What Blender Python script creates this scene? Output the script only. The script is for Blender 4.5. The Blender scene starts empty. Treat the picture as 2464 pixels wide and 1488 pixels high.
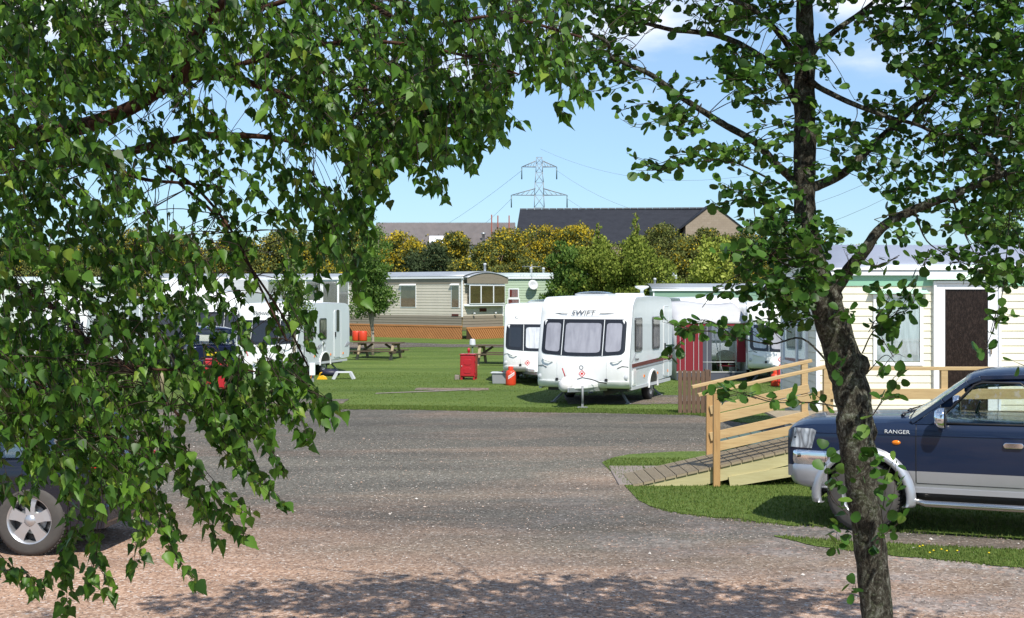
import bpy, math, random
import numpy as np
from mathutils import Vector, Matrix, Euler
R = math.radians
S = bpy.context.scene
COL = S.collection
rnd = random.Random(7)
NR = np.random.RandomState(11)

# ---------------------------------------------------------------- camera
CH = 2.6; F = 3300.0; HX = 1232.0; HY = 705.0       # eye height, focal length in px of a 2464 px wide picture
cd = bpy.data.cameras.new('camera'); cam = bpy.data.objects.new('camera', cd); COL.objects.link(cam)
cam.location = (0, 0, CH); cam.rotation_euler = (R(90), 0, 0)
cd.sensor_width = 36; cd.lens = 36*F/2464; cd.shift_y = -39/2464
cd.clip_start = .1; cd.clip_end = 5000
S.camera = cam
# ---------------------------------------------------------------- sun and sky
SUN_EL, SUN_AZ = R(52), R(20)       # azimuth measured from behind the camera towards the right
sd = Vector((math.sin(SUN_AZ)*math.cos(SUN_EL), -math.cos(SUN_AZ)*math.cos(SUN_EL), math.sin(SUN_EL)))
sl = bpy.data.lights.new('sun', 'SUN'); sl.energy = 4.2; sl.angle = R(.53); sl.color = (1, .95, .87)
so = bpy.data.objects.new('sun', sl); COL.objects.link(so); so.location = (0, 0, 60)
so.rotation_euler = (-sd).to_track_quat('-Z', 'Y').to_euler()
W = bpy.data.worlds.new('World'); S.world = W; W.use_nodes = True
wn = W.node_tree; wn.nodes.clear()
def wnode(t, **k):
    n = wn.nodes.new(t)
    for a, b in k.items(): setattr(n, a, b)
    return n
out = wnode('ShaderNodeOutputWorld'); bg = wnode('ShaderNodeBackground'); bg.inputs[1].default_value = .105
sky = wnode('ShaderNodeTexSky'); sky.sky_type = 'NISHITA'; sky.sun_disc = False
sky.sun_elevation = SUN_EL; sky.sun_rotation = math.pi - SUN_AZ   # sun_rotation is measured clockwise from +Y
sky.air_density = 1.0; sky.dust_density = .0; sky.ozone_density = 4.0; sky.altitude = 40
tc = wnode('ShaderNodeTexCoord')
sep = wnode('ShaderNodeSeparateXYZ'); wn.links.new(tc.outputs['Generated'], sep.inputs[0])
mp = wnode('ShaderNodeMapping'); mp.inputs['Scale'].default_value = (1, 1, 2.6); wn.links.new(tc.outputs['Generated'], mp.inputs[0])
nz = wnode('ShaderNodeTexNoise'); nz.inputs['Scale'].default_value = 3.6; nz.inputs['Detail'].default_value = 7; nz.inputs['Roughness'].default_value = .55
mp.inputs['Location'].default_value = (.35, .1, .23)
wn.links.new(mp.outputs[0], nz.inputs[0])
cr = wnode('ShaderNodeMapRange'); cr.inputs[1].default_value = .50; cr.inputs[2].default_value = .70; cr.interpolation_type = 'SMOOTHSTEP'
blob = None
for cx_, cz_, rx_, rz_ in ((.105, .195, .09, .035), (-.33, .20, .12, .045), (.26, .215, .10, .03), (-.02, .25, .2, .05)):
    d1 = wnode('ShaderNodeVectorMath', operation='SUBTRACT'); wn.links.new(tc.outputs['Generated'], d1.inputs[0]); d1.inputs[1].default_value = (cx_, .97, cz_)
    d2 = wnode('ShaderNodeVectorMath', operation='MULTIPLY'); wn.links.new(d1.outputs[0], d2.inputs[0]); d2.inputs[1].default_value = (1/rx_, 1.0, 1/rz_)
    d3 = wnode('ShaderNodeVectorMath', operation='LENGTH'); wn.links.new(d2.outputs[0], d3.inputs[0])
    d4 = wnode('ShaderNodeMath', operation='SUBTRACT', use_clamp=True); d4.inputs[0].default_value = 1; wn.links.new(d3.outputs['Value'], d4.inputs[1])
    if blob is None: blob = d4
    else:
        d5 = wnode('ShaderNodeMath', operation='MAXIMUM'); wn.links.new(blob.outputs[0], d5.inputs[0]); wn.links.new(d4.outputs[0], d5.inputs[1]); blob = d5
bm_ = wnode('ShaderNodeMath', operation='MULTIPLY_ADD'); wn.links.new(blob.outputs[0], bm_.inputs[0]); bm_.inputs[1].default_value = .30; wn.links.new(nz.outputs[0], bm_.inputs[2])
wn.links.new(bm_.outputs[0], cr.inputs[0])
er = wnode('ShaderNodeMapRange'); er.inputs[1].default_value = .11; er.inputs[2].default_value = .17; er.interpolation_type = 'SMOOTHSTEP'
wn.links.new(sep.outputs[2], er.inputs[0])
mu = wnode('ShaderNodeMath', operation='MULTIPLY'); wn.links.new(cr.outputs[0], mu.inputs[0]); wn.links.new(er.outputs[0], mu.inputs[1])
cc = wnode('ShaderNodeMix', data_type='RGBA'); cc.inputs[7].default_value = (7.2, 7.6, 8.3, 1)
wn.links.new(mu.outputs[0], cc.inputs[0]); tr_ = wnode('ShaderNodeValToRGB'); wn.links.new(sep.outputs[2], tr_.inputs[0])
tr_.color_ramp.elements[0].position = 0; tr_.color_ramp.elements[0].color = (.47, .645, .85, 1); tr_.color_ramp.elements[1].position = .32; tr_.color_ramp.elements[1].color = (1.45, 1.28, 1.12, 1)
tn_ = wnode('ShaderNodeMix', data_type='RGBA', blend_type='MULTIPLY'); tn_.inputs[0].default_value = 1
wn.links.new(sky.outputs[0], tn_.inputs[6]); wn.links.new(tr_.outputs[0], tn_.inputs[7]); wn.links.new(tn_.outputs[2], cc.inputs[6])
wn.links.new(cc.outputs[2], bg.inputs[0]); wn.links.new(bg.outputs[0], out.inputs[0])
S.view_settings.view_transform = 'Standard'; S.view_settings.look = 'None'
S.view_settings.exposure = 0.5; S.view_settings.gamma = 1

# ---------------------------------------------------------------- helpers
def PX(x, y, d):
    """point that the picture shows at pixel (x, y) when it stands d metres away"""
    return Vector(((x-HX)/F*d, d, CH-(y-HY)/F*d))
def tz(x, y):
    """height of the terrain"""
    def ss(a, b, v):
        t = min(1, max(0, (v-a)/(b-a))); return t*t*(3-2*t)
    z = .42*ss(46, 63, y)
    z += 3.9*ss(79, 98, y) + 6*ss(150, 600, y)
    z += 22*ss(500, 1400, y)*(.5+.5*math.sin(x*.004-1.2)) if y > 500 else 0
    return z
def T(o, label=None, cat=None, group=None, kind=None):
    if label: o['label'] = label
    if cat: o['category'] = cat
    if group: o['group'] = group
    if kind: o['kind'] = kind
    return o
def thing(name, label, cat, loc=(0, 0, 0), rz=0, group=None):
    o = bpy.data.objects.new(name, None); COL.objects.link(o); o.location = loc; o.rotation_euler = (0, 0, rz)
    o.empty_display_size = .2
    return T(o, label, cat, group)
def copy_tree(o, parent=None):
    c = o.copy(); COL.objects.link(c); c.parent = parent
    for ch in list(o.children): copy_tree(ch, c)
    return c

class MB:
    def __init__(s): s.v = []; s.f = []; s.m = []; s.sm = []
    def add(s, vs, fs, mi=0, smooth=False):
        b = len(s.v); s.v += [tuple(p) for p in vs]
        for f in fs: s.f.append([b+i for i in f]); s.m.append(mi); s.sm.append(smooth)
        return s
    def box(s, x0, x1, y0, y1, z0, z1, mi=0, M=None):
        vs = [Vector(p) for p in ((x0,y0,z0),(x1,y0,z0),(x1,y1,z0),(x0,y1,z0),(x0,y0,z1),(x1,y0,z1),(x1,y1,z1),(x0,y1,z1))]
        if M: vs = [M @ p for p in vs]
        return s.add(vs, [(0,3,2,1),(4,5,6,7),(0,1,5,4),(1,2,6,5),(2,3,7,6),(3,0,4,7)], mi)
    def beam(s, a, b, w, h, mi=0, up=(0,0,1)):
        """rectangular bar from a to b, w across, h along up"""
        a = Vector(a); b = Vector(b); d = (b-a); L = d.length; d.normalize(); up = Vector(up)
        if abs(d.dot(up)) > .99: up = Vector((0,1,0))
        r = d.cross(up).normalized(); u = r.cross(d)
        vs = []
        for p in (a, b):
            for i, j in ((-1,-1),(1,-1),(1,1),(-1,1)): vs.append(p + r*(w/2*i) + u*(h/2*j))
        return s.add(vs, [(0,1,2,3),(7,6,5,4),(0,4,5,1),(1,5,6,2),(2,6,7,3),(3,7,4,0)], mi)
    def tube(s, pts, rad, n=8, mi=0, cap=True, smooth=True, rough=0, rg=None):
        pts = [Vector(p) for p in pts]; k = len(pts)
        if not hasattr(rad, '__len__'): rad = [rad]*k
        vs = []; prev = None
        for i, p in enumerate(pts):
            d = (pts[min(i+1,k-1)]-pts[max(i-1,0)])
            if d.length < 1e-9: d = Vector((0,0,1))
            d.normalize()
            if prev is None:
                a = Vector((0,0,1)) if abs(d.z) < .9 else Vector((1,0,0))
                r = d.cross(a).normalized()
            else:
                r = (prev - d*prev.dot(d))
                r = r.normalized() if r.length > 1e-6 else d.orthogonal().normalized()
            prev = r; u = d.cross(r)
            for j in range(n):
                t = 2*math.pi*j/n; q = rad[i]*(1+(rough*(rg.random()-.5) if rough else 0))
                vs.append(p + r*(math.cos(t)*q) + u*(math.sin(t)*q))
        fs = [(i*n+j, i*n+(j+1)%n, (i+1)*n+(j+1)%n, (i+1)*n+j) for i in range(k-1) for j in range(n)]
        s.add(vs, fs, mi, smooth)
        if cap:
            b = len(s.v)-len(vs)
            s.f.append([b+j for j in range(n)][::-1]); s.m.append(mi); s.sm.append(False)
            s.f.append([b+(k-1)*n+j for j in range(n)]); s.m.append(mi); s.sm.append(False)
        return s
    def lathe(s, prof, n=16, mi=0, M=None, smooth=True):
        """profile of (r, z) turned round z"""
        vs = []
        for r, z in prof:
            for j in range(n):
                t = 2*math.pi*j/n; p = Vector((r*math.cos(t), r*math.sin(t), z)); vs.append(M @ p if M else p)
        fs = [(i*n+j, i*n+(j+1)%n, (i+1)*n+(j+1)%n, (i+1)*n+j) for i in range(len(prof)-1) for j in range(n)]
        return s.add(vs, fs, mi, smooth)
    def prism(s, poly, fa, fb, mi=0, smooth=False):
        """polygon mapped by fa and fb (functions of 2 numbers) and bridged"""
        n = len(poly); vs = [fa(*p) for p in poly]+[fb(*p) for p in poly]
        fs = [tuple(range(n))[::-1], tuple(range(n, 2*n))]+[(i, (i+1)%n, n+(i+1)%n, n+i) for i in range(n)]
        return s.add(vs, fs, mi, smooth)
    def grid(s, rows, mi=0, smooth=True, closed=False):
        m = len(rows[0]); vs = [p for r in rows for p in r]; fs = []
        for i in range(len(rows)-1):
            for j in range(m if closed else m-1):
                fs.append((i*m+j, i*m+(j+1)%m, (i+1)*m+(j+1)%m, (i+1)*m+j))
        return s.add(vs, fs, mi, smooth)
    def build(s, name, mats, parent=None, bevel=0, recalc=True, solid=0):
        me = bpy.data.meshes.new(name); me.from_pydata(s.v, [], s.f)
        if not isinstance(mats, (list, tuple)): mats = [mats]
        for m in mats: me.materials.append(m)
        me.polygons.foreach_set('material_index', s.m); me.polygons.foreach_set('use_smooth', s.sm)
        me.validate()
        if recalc:
            import bmesh
            bm = bmesh.new(); bm.from_mesh(me); bmesh.ops.recalc_face_normals(bm, faces=bm.faces); bm.to_mesh(me); bm.free()
        o = bpy.data.objects.new(name, me); COL.objects.link(o)
        if parent: o.parent = parent
        if solid:
            md = o.modifiers.new('thick', 'SOLIDIFY'); md.thickness = solid
        if bevel:
            md = o.modifiers.new('bevel', 'BEVEL'); md.width = bevel; md.segments = 2; md.limit_method = 'ANGLE'; md.angle_limit = R(40)
        return o
def rrect(x0, x1, z0, z1, r, n=4):
    p = []
    for cx, cz, a in ((x1-r, z0+r, -90), (x1-r, z1-r, 0), (x0+r, z1-r, 90), (x0+r, z0+r, 180)):
        for i in range(n+1):
            t = R(a+90*i/n); p.append((cx+r*math.cos(t), cz+r*math.sin(t)))
    return p
def arrays_mesh(name, V, Fq, mats, attr=None, matidx=None, smooth=True, parent=None):
    """V (n,3); Fq list of (faces array (k,m)); attr per-vertex float"""
    me = bpy.data.meshes.new(name)
    loops = np.concatenate([f.ravel() for f in Fq]); sizes = np.concatenate([np.full(len(f), f.shape[1]) for f in Fq])
    me.vertices.add(len(V)); me.vertices.foreach_set('co', V.astype(np.float32).ravel())
    me.loops.add(len(loops)); me.loops.foreach_set('vertex_index', loops.astype(np.int32))
    me.polygons.add(len(sizes)); st = np.concatenate([[0], np.cumsum(sizes)[:-1]])
    me.polygons.foreach_set('loop_start', st.astype(np.int32)); me.polygons.foreach_set('loop_total', sizes.astype(np.int32))
    me.polygons.foreach_set('use_smooth', np.full(len(sizes), smooth))
    if matidx is not None: me.polygons.foreach_set('material_index', matidx.astype(np.int32))
    if attr is not None:
        a = me.attributes.new('rnd', 'FLOAT', 'POINT'); a.data.foreach_set('value', attr.astype(np.float32))
    me.update(calc_edges=True)
    for m in (mats if isinstance(mats, (list, tuple)) else [mats]): me.materials.append(m)
    o = bpy.data.objects.new(name, me); COL.objects.link(o)
    if parent: o.parent = parent
    return o
_txt = {}
def text(name, s, size, mat, parent, M, shear=0, ext=.002, sx=1, bold=0):
    c = bpy.data.curves.new('t', 'FONT'); c.body = s; c.size = size; c.extrude = ext; c.shear = shear; c.align_x = 'CENTER'; c.align_y = 'CENTER'
    c.offset = bold; c.resolution_u = 2
    t = bpy.data.objects.new('t', c); COL.objects.link(t)
    dg = bpy.context.evaluated_depsgraph_get()
    me = bpy.data.meshes.new_from_object(t.evaluated_get(dg)); me.name = name
    bpy.data.objects.remove(t); bpy.data.curves.remove(c)
    me.transform(M @ Matrix.Diagonal((sx, 1, 1, 1))); me.materials.clear(); me.materials.append(mat)
    o = bpy.data.objects.new(name, me); COL.objects.link(o); o.parent = parent
    return o
UPR = Matrix(((1,0,0,0),(0,0,-1,0),(0,1,0,0),(0,0,0,1)))    # text plane xy -> upright, facing -y

# ---------------------------------------------------------------- materials
def mat(name, col, rough=.6, metal=0, spec=.5, **k):
    m = bpy.data.materials.new(name); m.use_nodes = True; nt = m.node_tree; b = nt.nodes['Principled BSDF']
    b.inputs['Base Color'].default_value = (*col, 1); b.inputs['Roughness'].default_value = rough
    b.inputs['Metallic'].default_value = metal; b.inputs['Specular IOR Level'].default_value = spec
    if 'coat' in k: b.inputs['Coat Weight'].default_value = k['coat']; b.inputs['Coat Roughness'].default_value = .04
    if 'emit' in k: b.inputs['Emission Color'].default_value = (*k['emit'], 1); b.inputs['Emission Strength'].default_value = 1
    return m
def N(m, t, **k):
    n = m.node_tree.nodes.new(t)
    for a, b in k.items(): setattr(n, a, b)
    return n
def L(m, a, b): m.node_tree.links.new(a, b)
def coord(m, scale=(1,1,1), which='Object'):
    if which == 'World':
        g = N(m, 'ShaderNodeNewGeometry'); src = g.outputs['Position']
    else:
        g = N(m, 'ShaderNodeTexCoord'); src = g.outputs['Object']
    mpn = N(m, 'ShaderNodeMapping'); mpn.inputs['Scale'].default_value = scale; L(m, src, mpn.inputs[0])
    return mpn.outputs[0]
def noise(m, vec, scale, detail=4, rough=.5, dist=0):
    n = N(m, 'ShaderNodeTexNoise'); n.inputs['Scale'].default_value = scale; n.inputs['Detail'].default_value = detail
    n.inputs['Roughness'].default_value = rough; n.inputs['Distortion'].default_value = dist
    if vec is not None: L(m, vec, n.inputs[0])
    return n.outputs[0]
def ramp(m, fac, stops):
    r = N(m, 'ShaderNodeValToRGB'); L(m, fac, r.inputs[0]); e = r.color_ramp.elements
    while len(e) < len(stops): e.new(.5)
    for i, (p, c) in enumerate(stops):
        e[i].position = p; e[i].color = (*c, 1) if len(c) == 3 else c
    return r.outputs[0]
def mix(m, fac, a, b, mode='MIX'):
    n = N(m, 'ShaderNodeMix', data_type='RGBA', blend_type=mode)
    for i, v in ((0, fac), (6, a), (7, b)):
        if isinstance(v, (int, float)): n.inputs[i].default_value = v
        elif isinstance(v, tuple): n.inputs[i].default_value = (*v, 1)
        else: L(m, v, n.inputs[i])
    return n.outputs[2]
def bsdf(m): return m.node_tree.nodes['Principled BSDF']
def bump(m, h, strength=.3, dist=.01):
    b = N(m, 'ShaderNodeBump'); b.inputs['Strength'].default_value = strength; b.inputs['Distance'].default_value = dist
    L(m, h, b.inputs['Height']); L(m, b.outputs[0], bsdf(m).inputs['Normal'])
def dirty(name, col, rough=.5, amt=.12, scale=3, metal=0, coat=0, spec=.5, streak=True):
    """painted surface with faint grime and streaks"""
    m = mat(name, col, rough, metal, spec, coat=coat)
    v = coord(m, (scale, scale, scale*(.25 if streak else 1)))
    n = noise(m, v, 2.2, 6, .65); d = tuple(c*.62+.02 for c in col)
    f = N(m, 'ShaderNodeMapRange'); f.inputs[1].default_value = .42; f.inputs[2].default_value = .8; f.inputs[4].default_value = amt*3; L(m, n, f.inputs[0])
    L(m, mix(m, f.outputs[0], col, d), bsdf(m).inputs['Base Color'])
    r = N(m, 'ShaderNodeMapRange'); r.inputs[3].default_value = rough*.8; r.inputs[4].default_value = min(1, rough*1.3); L(m, n, r.inputs[0]); L(m, r.outputs[0], bsdf(m).inputs['Roughness'])
    return m
def wood(name, a, b, scale=1, rough=.7, axis=(1, 12, 12)):
    m = mat(name, a, rough); v = coord(m, tuple(q*scale for q in axis))
    n = noise(m, v, 3, 6, .6, .6); c = ramp(m, n, [(.3, b), (.55, a), (.75, tuple(min(1, q*1.12) for q in a))])
    n2 = noise(m, coord(m, (1.3,1.3,1.3)), 1.5, 2)
    L(m, mix(m, n2, c, tuple(q*.72 for q in a)), bsdf(m).inputs['Base Color'])
    bump(m, n, .35, .004); return m
def leafmat(name, stops, trans=(.12,.3,.03), tw=.35, rough=.42, spec=.5, noisy=True):
    m = mat(name, stops[0][1], rough, 0, spec); at = N(m, 'ShaderNodeAttribute'); at.attribute_name = 'rnd'
    c = ramp(m, at.outputs['Fac'], stops); L(m, c, bsdf(m).inputs['Base Color'])
    tr = N(m, 'ShaderNodeBsdfTranslucent'); L(m, mix(m, .5, c, trans), tr.inputs[0])
    ms = N(m, 'ShaderNodeMixShader'); ms.inputs[0].default_value = tw
    o = m.node_tree.nodes['Material Output']; L(m, bsdf(m).outputs[0], ms.inputs[1]); L(m, tr.outputs[0], ms.inputs[2]); L(m, ms.outputs[0], o.inputs[0])
    return m
def glassmat(name, tint=(.75,.85,.85), clear=.75, rough=.02):
    m = bpy.data.materials.new(name); m.use_nodes = True; nt = m.node_tree; nt.nodes.clear()
    o = N(m, 'ShaderNodeOutputMaterial'); t = N(m, 'ShaderNodeBsdfTransparent'); t.inputs[0].default_value = (*tint, 1)
    g = N(m, 'ShaderNodeBsdfGlossy'); g.inputs[1].default_value = rough; g.inputs[0].default_value = (.9,.95,1,1)
    fr = N(m, 'ShaderNodeLayerWeight'); fr.inputs[0].default_value = .5
    pw = N(m, 'ShaderNodeMath', operation='POWER'); pw.inputs[1].default_value = 5; L(m, fr.outputs['Facing'], pw.inputs[0])
    ad = N(m, 'ShaderNodeMath', operation='MULTIPLY_ADD', use_clamp=True); ad.inputs[1].default_value = .9; ad.inputs[2].default_value = 1.03-clear; L(m, pw.outputs[0], ad.inputs[0])
    s2 = N(m, 'ShaderNodeMixShader'); L(m, ad.outputs[0], s2.inputs[0]); L(m, t.outputs[0], s2.inputs[1]); L(m, g.outputs[0], s2.inputs[2]); L(m, s2.outputs[0], o.inputs[0])
    return m
M_white = dirty('caravan_white', (.80,.81,.80), .28, .09, 1.2, coat=.4)
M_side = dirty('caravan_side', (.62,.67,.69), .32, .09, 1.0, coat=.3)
M_cream = dirty('cream_panel', (.74,.73,.60), .4, .05, 1.2)
M_grey = mat('grey_plastic', (.25,.26,.27), .5)
M_lgrey = mat('light_grey_plastic', (.5,.52,.54), .45)
M_dark = mat('dark_plastic', (.018,.018,.02), .4)
M_black = mat('black_rubber', (.02,.02,.022), .85)
M_steel = mat('galvanised_steel', (.42,.44,.45), .45, .7)
M_chrome = mat('chrome', (.85,.86,.88), .08, 1)
M_alloy = mat('alloy', (.55,.56,.58), .35, .75)
M_red = dirty('red_paint', (.42,.012,.02), .38, .1, 2, coat=.2)
M_orange = dirty('orange_red_bottle', (.62,.05,.015), .4, .12, 3)
M_maroon = mat('maroon_stripe', (.12,.015,.012), .4)
M_winrim = mat('window_rubber', (.012,.012,.014), .25, coat=.3)
M_darkglass = mat('dark_glass', (.02,.022,.025), .06, 0, .8)
M_amber = mat('amber_lens', (.75,.2,.01), .2); M_redlens = mat('red_lens', (.55,.01,.01), .2)
M_clear = glassmat('clear_glass', (.94,.975,.965), .93); M_tint = glassmat('tinted_glass', (.86,.86,.80), .93)
def curtain(name, a, b, k=34):
    m = mat(name, a, .35, 0, .5, coat=.6); v = coord(m, (k, k*.3, 2.2)); n = noise(m, v, 1, 3, .6, .4)
    L(m, ramp(m, n, [(.32, b), (.62, a)]), bsdf(m).inputs['Base Color']); return m
M_curt = curtain('grey_net_curtain', (.33,.33,.37), (.25,.25,.285), 9)
M_curtw = curtain('white_net_curtain', (.60,.62,.66), (.40,.41,.44), 14)
M_curtr = curtain('red_curtain', (.3,.03,.02), (.1,.01,.01), 20)
M_blind = curtain('brown_blind', (.24,.20,.12), (.15,.125,.075), 1.2)
M_pine = wood('new_pine', (.58,.41,.20), (.40,.24,.10)); M_post = wood('orange_pine', (.50,.30,.12), (.34,.18,.07), axis=(12,12,1))
M_green_pine = wood('treated_pine', (.52,.47,.25), (.42,.36,.17))
M_oldwood = wood('weathered_wood', (.16,.095,.06), (.07,.045,.03), axis=(10,10,1))
M_tablewood = wood('table_wood', (.12,.085,.05), (.06,.04,.025))
M_tableleg = wood('pale_table_leg', (.36,.29,.18), (.22,.17,.1))
M_stain = wood('orange_stained_wood', (.55,.24,.085), (.38,.15,.05))
M_plank = wood('grooved_plank', (.36,.29,.19), (.24,.19,.12), axis=(14,1.5,14))
# ================================================================ GROUND
def gravelmat(name, base):
    m = mat(name, (.3,.25,.22), .95, 0, .2); v = coord(m, which='World')
    big = noise(m, coord(m, (.16,.42,1), 'World'), 1.0, 5, .6, .5)
    sepn = N(m, 'ShaderNodeSeparateXYZ'); L(m, v, sepn.inputs[0])
    vo = N(m, 'ShaderNodeTexVoronoi'); vo.inputs['Scale'].default_value = 42; L(m, v, vo.inputs[0])
    vo2 = N(m, 'ShaderNodeTexVoronoi'); vo2.inputs['Scale'].default_value = 20; L(m, v, vo2.inputs[0])
    hs = N(m, 'ShaderNodeSeparateColor'); L(m, vo.outputs['Color'], hs.inputs[0])
    hs2 = N(m, 'ShaderNodeSeparateColor'); L(m, vo2.outputs['Color'], hs2.inputs[0])
    pink = ramp(m, hs.outputs[0], [(0, (.21,.130,.090)), (.3, (.34,.218,.152)), (.65, (.43,.285,.20)), (.9, (.50,.355,.27)), (1, (.58,.51,.46))])
    grey = ramp(m, hs.outputs[0], [(0, (.068,.063,.053)), (.3, (.100,.092,.078)), (.7, (.130,.121,.102)), (.93, (.17,.158,.134)), (1, (.32,.30,.27))])
    # pink chips lie in the near yard, grey dust on the track behind: a real change of material
    a = N(m, 'ShaderNodeMapRange'); a.inputs[1].default_value = 15.4; a.inputs[2].default_value = 12.2
    sk_ = N(m, 'ShaderNodeMath', operation='MULTIPLY_ADD'); L(m, sepn.outputs[0], sk_.inputs[0]); sk_.inputs[1].default_value = .42; L(m, sepn.outputs[1], sk_.inputs[2]); L(m, sk_.outputs[0], a.inputs[0])
    b = N(m, 'ShaderNodeMath', operation='MULTIPLY_ADD'); L(m, big, b.inputs[0]); b.inputs[1].default_value = 1.9; b.inputs[2].default_value = -.95
    c = N(m, 'ShaderNodeMath', operation='ADD', use_clamp=True); L(m, a.outputs[0], c.inputs[0]); L(m, b.outputs[0], c.inputs[1])
    # coarse grey stone margin on the right
    col = mix(m, c.outputs[0], grey, pink)
    e = N(m, 'ShaderNodeMapRange'); e.inputs[1].default_value = -1.0; e.inputs[2].default_value = 4.5; e.inputs[4].default_value = .75; L(m, sepn.outputs[0], e.inputs[0])
    stone = ramp(m, hs2.outputs[1], [(0, (.12,.115,.115)), (.5, (.25,.235,.23)), (.85, (.38,.35,.34)), (1, (.45,.28,.22))])
    sn = noise(m, coord(m, (.9,.9,1), 'World'), .9, 4, .6)
    f = N(m, 'ShaderNodeMath', operation='MULTIPLY', use_clamp=True); L(m, e.outputs[0], f.inputs[0]); 
    f2 = N(m, 'ShaderNodeMapRange'); f2.inputs[1].default_value = .44; f2.inputs[2].default_value = .60; L(m, sn, f2.inputs[0]); L(m, f2.outputs[0], f.inputs[1])
    nr = N(m, 'ShaderNodeMapRange'); nr.inputs[1].default_value = 19; nr.inputs[2].default_value = 16.5; L(m, sepn.outputs[1], nr.inputs[0])
    f3 = N(m, 'ShaderNodeMath', operation='MULTIPLY', use_clamp=True); L(m, f.outputs[0], f3.inputs[0]); L(m, nr.outputs[0], f3.inputs[1])
    col = mix(m, f3.outputs[0], col, stone)
    mid = noise(m, coord(m, (.22,1.1,1), 'World'), .8, 7, .6, .6)
    col = mix(m, .75, col, ramp(m, mid, [(.32, (.66,.66,.67)), (.5, (1,1,1)), (.68, (1.22,1.20,1.15))]), 'MULTIPLY')
    # dusty wheel lane and darker lanes along the track
    ln_ = N(m, 'ShaderNodeMath', operation='MULTIPLY_ADD'); L(m, noise(m, coord(m, (.10,.3,1), 'World'), 1, 3), ln_.inputs[0]); ln_.inputs[1].default_value = 5.0; L(m, sepn.outputs[1], ln_.inputs[2])
    lm_ = N(m, 'ShaderNodeMapRange'); lm_.inputs[1].default_value = 11.5; lm_.inputs[2].default_value = 34.5; L(m, ln_.outputs[0], lm_.inputs[0])
    col = mix(m, 1.0, col, ramp(m, lm_.outputs[0], [(.0,(1.05,1.05,1.05)),(.16,(1.12,1.10,1.08)),(.30,(.80,.80,.82)),(.42,(1.22,1.22,1.2)),(.56,(1.12,1.12,1.1)),(.66,(.92,.92,.92)),(1,(.95,.95,.95))]), 'MULTIPLY')
    fine = noise(m, v, 60, 2, .6)
    col = mix(m, .6, col, ramp(m, fine, [(.3, (.55,.55,.55)), (.55, (1,1,1)), (.75, (1.3,1.3,1.3))]), 'MULTIPLY')
    L(m, col, bsdf(m).inputs['Base Color'])
    ad = N(m, 'ShaderNodeMath', operation='ADD'); L(m, vo.outputs['Distance'], ad.inputs[0]); L(m, noise(m, v, 9, 4), ad.inputs[1])
    bump(m, ad.outputs[0], .45, .02); return m
M_gravel = gravelmat('gravel', 0)
def grassmat(name, cols, sc=1.0):
    m = mat(name, cols[0], .9, 0, .15); v = coord(m, which='World')
    n1 = noise(m, coord(m, (.12*sc,.5*sc,1), 'World'), 1.3, 5, .6); n2 = noise(m, coord(m, (14,5,9), 'World'), 1.6, 4, .7); n3 = noise(m, v, .35, 3)
    c = ramp(m, n1, [(.3, cols[0]), (.5, cols[1]), (.72, cols[2])])
    c = mix(m, .8, c, ramp(m, n2, [(.25, (.45,.5,.4)), (.5, (1,1,1)), (.78, (1.5,1.4,1.70))]), 'MULTIPLY')
    n4 = noise(m, v, 1.1, 6, .7)
    f = N(m, 'ShaderNodeMapRange'); f.inputs[1].default_value = .58; f.inputs[2].default_value = .75; f.inputs[4].default_value = .55; L(m, n4, f.inputs[0])
    c = mix(m, f.outputs[0], c, cols[3])
    L(m, c, bsdf(m).inputs['Base Color']); bump(m, n2, .9, .05); return m
M_lawn = grassmat('lawn_grass', [(.070,.112,.023), (.102,.155,.032), (.140,.192,.045), (.19,.185,.075)])
M_rough = grassmat('rough_grass', [(.07,.075,.025), (.12,.10,.04), (.17,.14,.06), (.2,.15,.08)], .6)
M_hill = grassmat('far_hill', [(.05,.075,.05), (.06,.09,.06), (.08,.1,.07), (.09,.09,.06)], .05)
M_blade = leafmat('grass_blade', [(0, (.07,.115,.02)), (.5, (.115,.17,.034)), (1, (.18,.21,.06))], (.1,.22,.03), .3, .6, .2)
M_slab = dirty('concrete_slab', (.24,.20,.175), .9, .2, 1, streak=False)

xs = sorted(set([round(v, 2) for v in np.linspace(-60, 60, 61)] + [-3000,-1500,-800,-400,-200,-120,120,200,400,800,1500,3000]))
ys = [-30,-10,0,5,10,15,20,25,30,35,40] + list(np.arange(44, 104, 2.)) + [110,125,150,180,220,300,400,500,600,800,1000,1200,1400,2000,4500]
g = MB(); g.grid([[(x, y, tz(x, y)) for x in xs] for y in ys])
T(g.build('ground', M_gravel), 'ground of pink and grey gravel under the whole camp', 'ground', kind='structure')
def sheet(name, xs, lo, hi, rows, m, dz, label, cat, wob=.06, seed=1):
    rg = random.Random(seed); g = MB(); rr = [[] for _ in range(rows+1)]
    for x in xs:
        a = lo(x); b = hi(x); wa = wob*(math.sin(x*3.1+seed)+math.sin(x*7.7)+.8*math.sin(x*17+2)+rg.uniform(-1,1))/2
        for i in range(rows+1):
            t = i/rows; y = a+(b-a)*t + wa*(1-t) + (wob*.5*math.sin(x*5+1)*t if b-a < 20 else 0)
            rr[i].append((x, y, tz(x, y)+dz))
    g.grid(rr); o = g.build(name, m); T(o, label, cat, kind='structure'); return o
def interp(pts):
    xs_ = [p[0] for p in pts]; ys_ = [p[1] for p in pts]
    return lambda x: float(np.interp(x, xs_, ys_))
lawn_lo = interp([(-60, 30.5), (-9, 30.6), (-5, 30.8), (-2, 30.5), (0, 30.0), (2, 29.7), (3.9, 29.2), (4.6, 27.5), (6, 26.5), (60, 26.5)])
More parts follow.
